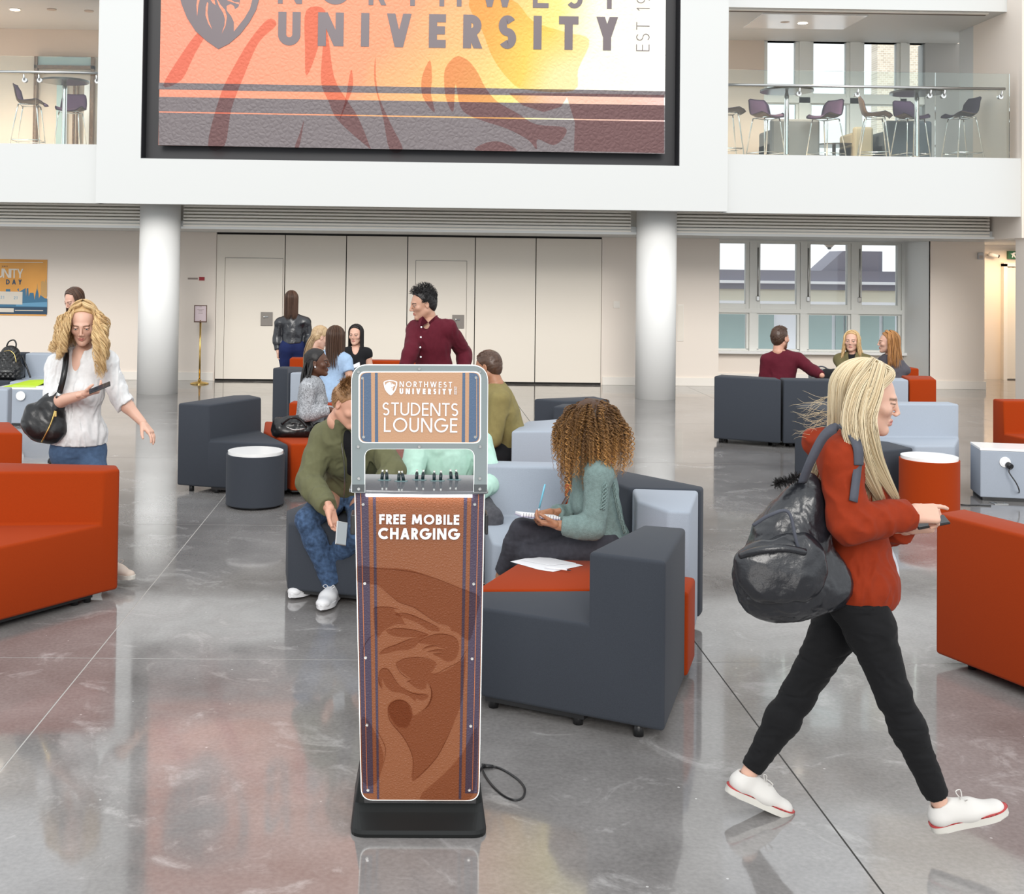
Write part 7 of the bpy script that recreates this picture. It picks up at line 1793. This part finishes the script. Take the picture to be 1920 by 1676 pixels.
for i in range(54):
    az = rad(g_.uniform(95, 265)); r0 = np.array((math.sin(az)*.082, math.cos(az)*.102-.014, g_.uniform(-.02, .03))); st = f.hf@(np.array((r0[0]*.3, r0[1]*.4, .125)))+J['head']; mid = f.hf@r0+J['head']; L = g_.uniform(.30, .46); e_ = mid+V3(g_.uniform(-.06, .03)*.6+(.06 if i % 3 == 0 else -.03), (mid[1]-Y)*.5-.05*(i % 2), -L)
    k = smooth_path([st, st*.35+mid*.65+(mid-J['head'])*.12, mid, mid*.5+e_*.5+V3(-.015, -.02, 0), e_], 6); k = np.array(k); tt = np.linspace(0, 26, len(k)); Pb.append(k+np.stack([np.sin(tt), np.cos(tt), np.sin(tt*1.3)], 1)*.0018)
o = obj('braids', strands_mesh('braids', Pb, .0058, np.full((54, len(Pb[0])), .25), n=6, taper=.6), HM['black'], f.root, world=True); o['kind'] = 'stuff'
bm = BM(); q = J['head']+f.hf@V3(.083, -.004, -.032); bmesh.ops.create_uvsphere(bm, u_segments=10, v_segments=8, radius=.008)
for v in bm.verts: v.co += Vector(q)
obj('earring', bm, 'paper', f.root, smooth=True, world=True)
# her bag
t = thing('handbag', 'soft black bag on the orange seat beside the braided woman', 'handbag', tuple(a3(548, 800, 10.75)))
S = Solid(a3(510, 835, 10.7)-V3(.03, .2, .03), a3(590, 775, 10.7)+V3(.05, .2, .06), .009); S.cone(a3(528, 806, 10.72), a3(572, 806, 10.72), .085, .08, k=.05, flat=(0, 0, 1), fs=1.0); S.cone(a3(522, 790, 10.72), a3(565, 788, 10.72), .03, .04, k=.05); S.folds(.012, 11); zc = .455; S.cut((0, 0, zc), (0, 0, -1)); solid_obj('bag_body', S, 'bag_black', t)
bm = BM(); tube(bm, smooth_path([tuple(a3(*p)) for p in ((528, 795, 10.6), (545, 783, 10.58), (562, 786, 10.6), (575, 800, 10.6))], 5), .012, 8); obj('handle', bm, 'bag_black', t, world=True)
bm = BM(); tube(bm, smooth_path([tuple(a3(*p)) for p in ((536, 800, 10.60), (553, 806, 10.585), (572, 803, 10.60))], 4), .004, 6); obj('zip', bm, 'steel', t, world=True)

# ---------------------------------------------------------------- man in the green bomber jacket
M['bomber'] = cloth('olive_bomber_cotton', lin(.125, .125, .065), bscale=600); M['blacktee'] = cloth('black_tee', lin(.012, .012, .014)); M['denim2'] = cloth('faded_denim', lin(.048, .085, .16), bscale=900, var=.45)
J = dict(head=a3(656, 757, 7.10), neck=a3(648, 795, 7.20), chest=a3(658, 850, 7.33), pel=a3(655, 925, 7.58), sr=a3(605, 822, 7.30), sl=a3(702, 818, 7.36), er=a3(578, 903, 7.18), wr=a3(618, 954, 6.93), el=a3(738, 885, 7.15), wl=a3(690, 950, 6.98),
         hr=a3(627, 932, 7.52), hl=a3(684, 932, 7.55), kr=a3(575, 975, 7.05), kl=a3(672, 1000, 7.0), ar=np.array(G(624, 1096, .10)), al=np.array(G(590, 1078, .10)))
f = Fig('man with ginger brown hair in a green bomber jacket and jeans seated behind the kiosk', J, 'm', 'ruddy', face=(.62, -.60, -.50), h=.0058, hs=1.07)
f.body(hands=[('r', (.30, -.25, -.92), (.6, -.5, .3), dict(curl=(22, 28, 18), thumb=30)), ('l', (-.6, -.3, -.7), (0, 0, -1), dict())])
def jopen(S): S.chain([J['neck']+f.front*.13+V3(.0, 0, .02), J['chest']+f.front*.16+V3(.0, 0, 0), J['pel']+f.front*.20], [.05, .06, .07], k=.01, op='sub')
f.top('bomber', 'bomber_jacket', off=.020, hem=.06, cuffs=.93, fold=.010, ff=12, cut=jopen, loose=.004, extra=lambda S: S.cone(J['neck']-f.spine*.03, J['neck']+unit(J['head']-J['neck'])*.075, .092, .078, k=.03)); f.top('blacktee', 'tee_shirt', off=.008, hem=.06, cuffs=-.5, fold=.003)
f.trousers('denim2', off=.006, fold=.005, ff=15, upto=.96, hemr=.050)
bm = BM(); c_ = J['neck']; tube(bm, [tuple(c_+f.right*.068*math.cos(a)+f.front*.075*math.sin(a)+f.spine*(.032-.03*math.sin(a))) for a in np.linspace(math.pi*.62, math.pi*2.38, 22)], .019, 8); obj('collar', bm, 'bomber', f.root, world=True)
bm = BM(); d_ = unit(J['wr']-J['er']); tube(bm, [tuple(J['wr']-d_*.085), tuple(J['wr']-d_*.022)], .040, 20); obj('cuff', bm, 'bomber', f.root, world=True)
bm = BM(); pts = [J['neck']+f.front*.085+f.right*.05+V3(0, 0, .05), J['chest']+f.front*.145+f.right*.055, J['pel']+f.front*.165+f.right*.06+V3(0, 0, .02)]
tube(bm, smooth_path([tuple(p) for p in pts], 5), .0035, 6); obj('zip', bm, 'steel', f.root, world=True)
f.shoe('r', (-.22, -.97, .0), m_='shoe_leather', sole='shoe_leather', L=.285, W=.054); f.shoe('l', (-.55, -.83, .0), m_='shoe_leather', sole='shoe_leather', L=.285, W=.054)
bm = BM(); d_ = unit(J['ar']-J['kr']); tube(bm, [tuple(J['ar']-d_*.055), tuple(J['ar']-d_*.015)], .052, 20); obj('turn_up', bm, cloth('pale_denim', lin(.20, .28, .38)), f.root, world=True)
def short_hair(f, hm, N, front=.040, L=.035, rr=1.06, seed=1, shade=.45, sweep=(0, 1, .3), top=1.0, r=.0017):
    f.cap(hm, 'hair_base', front=front, rr=rr*.99, shade=shade, fold=.003, h=.0045); g = np.random.default_rng(seed); P = []; sw = np.array(sweep, float); n = 0
    while n < N:
        v = unit(g.normal(size=3))
        if v[2] < -.45 or (v[1] > .30 and v[2] < .60) or (v[1] > .0 and v[2] < .02): continue
        b = np.array((0, -.016, .034))+v*np.array((.0755, .098, .088))*rr*.97; t = np.linspace(0, 1, 7)[:, None]; d = unit(v*.55*(1 if v[2] > .4 else .25)+(sw if v[2] > .2 else np.array((0, -.5, -1.)))*.8+g.normal(0, .12, 3)); P.append(b+d*t*L*(top if v[2] > .5 else .6)-np.array((0, 0, 1))*t**2*.006); n += 1
    P = np.array(P)*f.hs@f.hf.T+f.J['head']; o = obj('hair', strands_mesh('hair', P, r, np.clip(g.uniform(.1, .95, (N, 1))+np.zeros((N, 7)), 0, 1)), HM[hm], f.root, world=True); o['kind'] = 'stuff'
short_hair(f, 'ginger', 1900, L=.042, top=1.15, sweep=(.3, .8, .45))
p_ = a3(640, 1000, 6.82); t = thing('phone', 'silver phone in the hand of the man in the green bomber jacket', 'phone', tuple(p_)); t.rotation_euler = (rad(70), rad(15), rad(30))
bm = BM(); box(bm, -.035, .035, -.066, .066, -.004, .004, .003); obj('case', bm, 'steel', t); bm = BM(); box(bm, -.031, .031, -.06, .06, .0041, .005); obj('screen', bm, mat('grey_screen', lin(.35, .38, .40), .1), t)

# ---------------------------------------------------------------- person in the mint shirt, head behind the sign
Y = 7.6
M['mint'] = cloth('mint_cotton', lin(.46, .68, .58), bscale=600)
J = dict(head=a3(822, 762, Y-.12), neck=a3(835, 812, Y), chest=a3(838, 860, Y+.02), pel=a3(842, 915, Y+.12), sr=a3(785, 832, Y-.02), sl=a3(898, 828, Y+.02), er=a3(768, 905, Y-.18), wr=a3(808, 925, Y-.42), el=a3(925, 900, Y-.10), wl=a3(880, 935, Y-.33),
         hr=a3(812, 925, Y+.05), hl=a3(874, 922, Y+.08), kr=a3(792, 972, Y-.42), kl=a3(922, 972, Y-.38), ar=np.array(G(800, 1085, .10)), al=np.array(G(908, 1095, .10)))
f = Fig('person in a mint green shirt and grey jeans whose head is behind the kiosk sign', J, 'm', 'fair', face=(-.45, -.72, -.52), h=.0065, hs=1.0)
f.body(hands=[('r', (.3, -.7, -.5), (0, 0, -1), dict()), ('l', (-.5, -.6, -.4), (0, 0, -1), dict())]); f.top('mint', 'shirt', off=.014, hem=.08, cuffs=.90, fold=.010, ff=12, loose=.004); f.trousers(cloth('grey_denim', lin(.075, .075, .085), bscale=900, var=.2), off=.006, fold=.004, ff=16)
short_hair(f, 'brown', 600, r=.002, shade=.4); f.shoe('l', (.1, -1, 0), m_='black', sole='black', laces=False); f.shoe('r', (-.1, -1, 0), m_='black', sole='black', laces=False)
# low white table glimpsed between the two
# ---------------------------------------------------------------- man in the olive jacket, from behind
Y = 9.3
M['olive'] = cloth('khaki_jacket_cotton', lin(.22, .18, .07), bscale=600)
J = fill(dict(head=a3(915, 688, Y), neck=a3(926, 730, Y), chest=a3(940, 768, Y), pel=a3(962, 838, Y+.05), sl=a3(936, 752, Y-.16), sr=a3(925, 748, Y+.18), el=a3(922, 822, Y-.22), wl=a3(868, 845, Y-.2), er=a3(900, 812, Y+.15), wr=a3(860, 830, Y+.1), kl=a3(880, 862, Y-.15), kr=a3(880, 858, Y+.12)), (-1, 0), f='m')
J['ar'] = J['kr']+V3(-.03, 0, -.42); J['al'] = J['kl']+V3(-.03, 0, -.42)
f = Fig('man with cropped dark hair in a khaki jacket seated right of the sign, facing away', J, 'm', 'tan', face=(-.80, .45, -.25), h=.0075, hs=1.03); f.body(); f.top('olive', 'jacket', off=.020, hem=.06, cuffs=.95, fold=.009, ff=10, loose=.004, hem_ext=0); f.trousers('blacktee')
f.cap('brown', 'hair_base', front=.045, rr=1.04, shade=.25, fold=.003); short_hair(f, 'brown', 900, L=.014, rr=1.05, r=.0018)
# ---------------------------------------------------------------- woman with big curly hair, writing
M['knit'] = mat('sea_green_cable_knit', lin(.165, .235, .225), .95, bump=.8, bscale=170, bdist=.005, var=.12, vscale=60); M['grey_jean'] = cloth('charcoal_denim', lin(.042, .042, .052), bscale=900, var=.15)
Y = 6.45
J = dict(head=a3(1108, 797, Y), neck=a3(1112, 872, Y+.02), chest=a3(1118, 930, Y+.03), pel=a3(1132, 1018, Y+.05), sl=a3(1122, 893, Y-.16), sr=a3(1102, 890, Y+.19), el=a3(1112, 990, Y-.22), wl=a3(1046, 985, Y-.20), er=a3(1080, 972, Y+.16), wr=a3(1036, 962, Y+.02),
         hl=a3(1128, 1032, Y-.06), hr=a3(1124, 1022, Y+.12), kl=a3(992, 1036, Y-.02), al=a3(985, 1105, Y+.10), kr=a3(978, 992, Y+.02), ar=a3(938, 1082, Y+.12))
f = Fig('woman with big curly golden brown hair and a grey green jumper, writing', J, 'f', 'tan', face=(-.82, .30, -.42), h=.0055, hs=1.03)
f.body(hands=[('l', (-.92, .20, .10), (.2, .25, .9), dict(curl=(28, 38, 25), thumb=38)), ('r', (-.80, -.12, -.15), (-.1, -.75, -.6), dict(curl=(45, 50, 30), idx=(35, 45, 25), thumb=25))])
f.top('knit', 'jumper', off=.016, hem=.055, cuffs=.90, fold=.006, ff=12, loose=.004, flare=(-.03, (.165, .135, .11)), chest=.95)
# knitted cable bands
for q, (pts, wd) in enumerate(((((1128, 888, Y-.225), (1134, 920, Y-.245), (1130, 955, Y-.262)), .012), (((1150, 905, Y-.15), (1158, 950, Y-.15), (1172, 1000, Y-.13)), .008))):
    for sg in (0, 1, 2):
        P = np.array(smooth_path([a3(*p) for p in pts], 12)); tt = np.linspace(0, 7*math.pi, len(P)); off = np.sin(tt+sg*2.09); P = P+np.stack([off*wd, -.002+.003*np.cos(tt+sg*2.09), 0*tt], 1)
        bm = BM(); tube(bm, [tuple(p) for p in P], .0042, 6); obj('cable_stitch', bm, 'knit', f.root, world=True)
for q in 'lr':
    d_ = unit(J['w'+q]-J['e'+q]); bm = BM()
    for i in range(4): tube(bm, [tuple(J['w'+q]-d_*(.085-.016*i)), tuple(J['w'+q]-d_*(.071-.016*i))], .041, 18)
    o = obj('ribbed_cuff', bm, 'knit', f.root, world=True); o['kind'] = 'stuff'
f.trousers('grey_jean', off=.004, fold=.0035, ff=18, upto=.90, f=.95)
f.shoe('r', (-.80, .0, -.55), (-.45, 0, .8), m_=mat('tan_shoe', lin(.55, .33, .22), .6), sole='rubber', laces=False); f.shoe('l', (-.9, .1, -.3), m_='black', sole='black', laces=False)
g = np.random.default_rng(21); Pc = []; Sc = []; Rc = []
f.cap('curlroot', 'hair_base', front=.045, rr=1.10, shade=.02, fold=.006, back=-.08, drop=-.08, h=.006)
for i in range(760):
    frizz = i >= 220
    while True:
        v = unit(g.normal(size=3))
        if v[2] > -.3 and not (v[1] > .75 and v[2] < .5): break
    b = np.array((0, -.016, .034))+v*np.array((.0755, .098, .088))*.98; b = b@f.hf.T+J['head']; vw = f.hf@v
    out = unit(vw+V3(0, 0, .1)); L = g.uniform(.22, .37); R1 = g.uniform(.030, .092)*(1-.30*max(v[2], 0)); K = 48; t = np.linspace(0, 1, K)[:, None]
    hor = np.array((vw[0], vw[1], 0)); hor = hor/(np.linalg.norm(hor)+1e-6)
    C_ = b+out*np.sin(np.minimum(t*1.6, 1)*math.pi/2)*R1+hor*.045*np.sin(t*math.pi*.7)+V3(0, 0, -1)*(t**1.35)*L*(.70+.30*(1-abs(v[2])))
    wob = g.normal(0, .006, 3)*np.sin(t*g.uniform(3, 8)+g.uniform(0, 6)); C_ = C_+wob
    cr = g.uniform(.004, .008) if frizz else g.uniform(.006, .011); ph0 = g.uniform(0, 6.28); nt = L/g.uniform(.018, .034); gold = g.random() < (.30 if frizz else .6); s0 = g.random()
    am = cr*np.clip(t[:, 0]*4-.1, .25, 1)
    for m in range(2 if frizz else 3):
        ph = ph0+m*(1.9 if frizz else .35); a_ = t[:, 0]*nt*6.28+ph+.8*np.sin(t[:, 0]*5+s0*6)
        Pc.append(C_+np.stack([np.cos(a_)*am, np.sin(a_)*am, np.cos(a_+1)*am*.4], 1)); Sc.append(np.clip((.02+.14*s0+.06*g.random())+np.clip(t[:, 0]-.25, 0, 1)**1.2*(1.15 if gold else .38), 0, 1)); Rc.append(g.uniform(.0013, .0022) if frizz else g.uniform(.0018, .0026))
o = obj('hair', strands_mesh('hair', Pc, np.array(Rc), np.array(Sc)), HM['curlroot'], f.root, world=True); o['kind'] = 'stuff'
# notepad, pen
t = thing('notepad', 'open spiral notepad on the knee of the curly-haired woman', 'notepad', tuple(a3(1008, 966, Y-.08))); t.rotation_euler = (rad(-6), rad(6), rad(8))
bm = BM(); box(bm, -.105, .105, -.07, .07, -.006, .006, .002); obj('pages', bm, 'paper', t); bm = BM(); box(bm, -.108, .108, -.073, .073, -.011, -.006, .002); obj('cover', bm, mat('lilac_card', lin(.40, .36, .50), .6), t)
bm = BM()
for i in range(14):
    x = -.095+i*.0146; tube(bm, [(x+.007*math.cos(a)*.3, -.074+.008*math.cos(a), .0+.010*math.sin(a)) for a in np.linspace(0, 6.28, 9)[:-1]], .0012, 4, closed=True)
o = obj('spiral', bm, 'web', t); o['kind'] = 'stuff'
a_, b_ = a3(1011, 953, Y-.0), a3(1022, 908, Y-.03); t = thing('pencil', 'pale blue pencil in the hand of the curly-haired woman', 'pencil', tuple((a_+b_)/2))
bm = BM(); tube(bm, [tuple(a_), tuple(b_)], .0048, 8); obj('barrel', bm, mat('sky_blue_plastic', lin(.18, .52, .68), .35), t, world=True)
bm = BM(); d_ = unit(a_-b_); tube(bm, [tuple(a_), tuple(a_+d_*.018)], .0044, 8, r_end=.0008); obj('tip', bm, 'paper', t, world=True)
# dark strap of a bag behind her
ribbon([a3(*p) for p in ((1053, 950, 6.75), (1062, 935, 6.85), (1074, 912, 6.95))], (1, 0, 0), .02, .004, 'bag_black', tag(thing('bag_strap', 'black bag strap lying behind the curly-haired woman', 'bag strap', tuple(a3(1062, 935, 6.85)))), 'strap')

# ---------------------------------------------------------------- group in front of the windows
Y = 14.05
J = fill(dict(head=a3(1463, 634, Y), neck=a3(1465, 664, Y), chest=a3(1466, 685, Y), sl=a3(1438, 676, Y), sr=a3(1497, 674, Y), er=a3(1520, 692, Y-.12), wr=a3(1541, 704, Y-.30), el=a3(1434, 706, Y)), (.3, 1), f='m')
f = Fig('bearded man in a burgundy sweater seated with his back to the camera', J, 'm', 'ruddy', face=(.80, .58, .0), h=.009, hs=1.12, bulk=1.05); f.body(beard=True); f.top('burgundy', 'sweater', off=.014, cuffs=.98, fold=.005); f.trousers('blacktee')
short_hair(f, 'brown', 700, L=.025, r=.0028, shade=.2)
Y = 15.0
M['khaki'] = cloth('khaki_parka', lin(.14, .12, .055))
J = fill(dict(head=a3(1597, 640, Y), neck=a3(1600, 668, Y), chest=a3(1601, 688, Y), er=a3(1585, 702, Y-.15), wr=a3(1576, 702, Y-.35)), (-.5, -.8))
f = Fig('smiling woman with honey hair and a fur collar seated facing the camera by the windows', J, 'f', 'fair', face=(-.50, -.86, .02), h=.010, hs=1.08); f.body(); f.top('khaki', 'parka', off=.022, cuffs=.9, fold=.004, open_neck=.12); f.top('blacktee', 'top', off=.006, cuffs=-.7, fold=0); f.trousers('blacktee')
f.hair('honey', 560, .34, face_open=58, spread=1.2, thick=.016, r=.0032, K=20, seed=31, wave=.014, wfreq=2.2, capkw=dict(front=.028, shade=.35))
g_ = np.random.default_rng(8); Pf = []
for i in range(320):
    a = g_.uniform(-2.6, 2.6); c = J['neck']+f.right*math.sin(a)*.10+f.front*(math.cos(a)*.09+.02)-V3(0, 0, .03+.06*max(0, math.cos(a))); d = unit(g_.normal(size=3)); t_ = np.linspace(0, 1, 4)[:, None]; Pf.append(c+g_.normal(0, .014, 3)+d*t_*.028)
o = obj('fur_collar', strands_mesh('fur_collar', Pf, .003, np.clip(g_.uniform(.1, .9, (320, 1))+np.zeros((320, 4)), 0, 1)), HM['darkblonde'], f.root, world=True); o['kind'] = 'stuff'
Y = 14.7
J = fill(dict(head=a3(1665, 642, Y), neck=a3(1668, 670, Y), chest=a3(1672, 688, Y), sr=a3(1684, 682, Y), er=a3(1698, 694, Y-.05), wr=a3(1672, 697, Y-.1), sl=a3(1655, 680, Y+.1)), (-.7, .6))
f = Fig('woman with long auburn hair and grey top resting an elbow on the sofa', J, 'f', 'fair', face=(-.93, .25, -.02), h=.010, hs=1.1); f.body(); f.top(cloth('slate_top', lin(.085, .08, .095)), 'top', off=.012, cuffs=.98, fold=.004); f.trousers('blacktee')
f.hair('auburn', 760, .42, face_open=78, spread=1.08, thick=.022, r=.0032, K=20, seed=33, wave=.008, wfreq=1.6, capkw=dict(front=.03, shade=.35, rr=1.08))
t = thing('tote_bag', 'grey shopping bag with handle beside the bearded man', 'bag', tuple(a3(1538, 708, 14.9)))
bm = BM(); p = a3(1538, 716, 14.9)-np.array(t.location); box(bm, p[0]-.13, p[0]+.13, -.08, .08, p[2]-.10, p[2]+.16, .02); obj('bag_body', bm, 'tubgrey', t)
bm = BM(); q = [a3(1530, 700, 14.9), a3(1531, 690, 14.9), a3(1541, 687, 14.9), a3(1551, 692, 14.9), a3(1553, 702, 14.9)]; tube(bm, smooth_path([tuple(v) for v in q], 5), .010, 6); obj('handle', bm, 'web', t, world=True)
t = thing('dark_cushion', 'dark coat bundled between the bearded man and the fur collared woman', 'coat', tuple(a3(1560, 705, 14.75)))
S = Solid(a3(1530, 735, 14.75)-V3(.02, .2, .02), a3(1600, 685, 14.75)+V3(.05, .2, .03), .012); S.cone(a3(1552, 708, 14.7), a3(1580, 708, 14.75), .11, .09, k=.04); S.cone(a3(1545, 718, 14.7), a3(1585, 718, 14.75), .10, .1, k=.04); S.folds(.012, 9); solid_obj('coat_body', S, 'blacktee', t)
S = Solid(a3(1540, 735, 14.75)-V3(.02, .2, .02), a3(1600, 685, 14.75)+V3(.05, .2, .03), .012); S.cone(a3(1570, 700, 14.62), a3(1584, 712, 14.62), .05, .04, k=.04); S.folds(.008, 14); solid_obj('sleeve', S, 'blacktee', t)
t.name = 'coat'

# ---------------------------------------------------------------- quilted backpack on the far left seat
c = a3(18, 685, 15.6); t = thing('backpack', 'black quilted backpack standing on the far left seat', 'backpack', (c[0], c[1], .455))
M['quilt'] = bpy.data.materials.new('black_quilted_leather'); M['quilt'].use_nodes = True; nt = M['quilt'].node_tree; b = nt.nodes['Principled BSDF']; b.inputs['Base Color'].default_value = (.012, .012, .012, 1); b.inputs['Roughness'].default_value = .35
tc = nt.nodes.new('ShaderNodeTexCoord'); mp = nt.nodes.new('ShaderNodeMapping'); mp.inputs['Rotation'].default_value = (0, rad(45), 0); mp.inputs['Scale'].default_value = (1, 0, 1); ck = nt.nodes.new('ShaderNodeTexVoronoi'); ck.inputs['Scale'].default_value = 22; ck.inputs['Randomness'].default_value = 0
bpn = nt.nodes.new('ShaderNodeBump'); bpn.inputs['Distance'].default_value = .02; bpn.inputs['Strength'].default_value = 1; bpn.invert = True
nt.links.new(tc.outputs['Object'], mp.inputs[0]); nt.links.new(mp.outputs[0], ck.inputs['Vector']); nt.links.new(ck.outputs['Distance'], bpn.inputs['Height']); nt.links.new(bpn.outputs[0], b.inputs['Normal'])
S = Solid((-.25, -.18, -.01), (.25, .18, .48), .010); S.cone((0, 0, .12), (0, .02, .30), .16, .13, k=.05, flat=(0, 1, 0), fs=.75); S.box((0, 0, .09), (.17, .12, .09), rnd=.05, k=.05); S.cut((0, 0, .0), (0, 0, -1))
V, F = S.nets(); V = relax(V, F, 1); obj('bag_body', quick_mesh('bag_body', V, F), 'quilt', t)
S = Solid((-.2, -.22, -.01), (.2, .0, .25), .010); S.box((-.01, -.12, .085), (.135, .035, .07), rnd=.03, k=.02); V, F = S.nets(); obj('front_pocket', quick_mesh('front_pocket', V, F), 'quilt', t)
bm = BM(); tube(bm, smooth_path([(-.05, .02, .42), (-.02, .02, .48), (.04, .02, .50), (.07, .02, .46), (.07, .02, .41)], 5), .010, 6); obj('top_handle', bm, 'bag_black', t)
bm = BM(); tube(bm, smooth_path([(-.05, -.08, .36), (.03, -.09, .37), (.09, -.095, .32), (.12, -.11, .22)], 5), .004, 6); obj('zip', bm, 'brass', t)
bm = BM(); tube(bm, [(-.11, -.157, .115), (.08, -.157, .115)], .004, 6); obj('pocket_zip', bm, 'steel', t)
bm = BM(); tube(bm, smooth_path([(.14, .05, .30), (.20, .05, .16), (.27, .0, .02)], 5), .012, 6); obj('shoulder_strap', bm, 'bag_black', t)
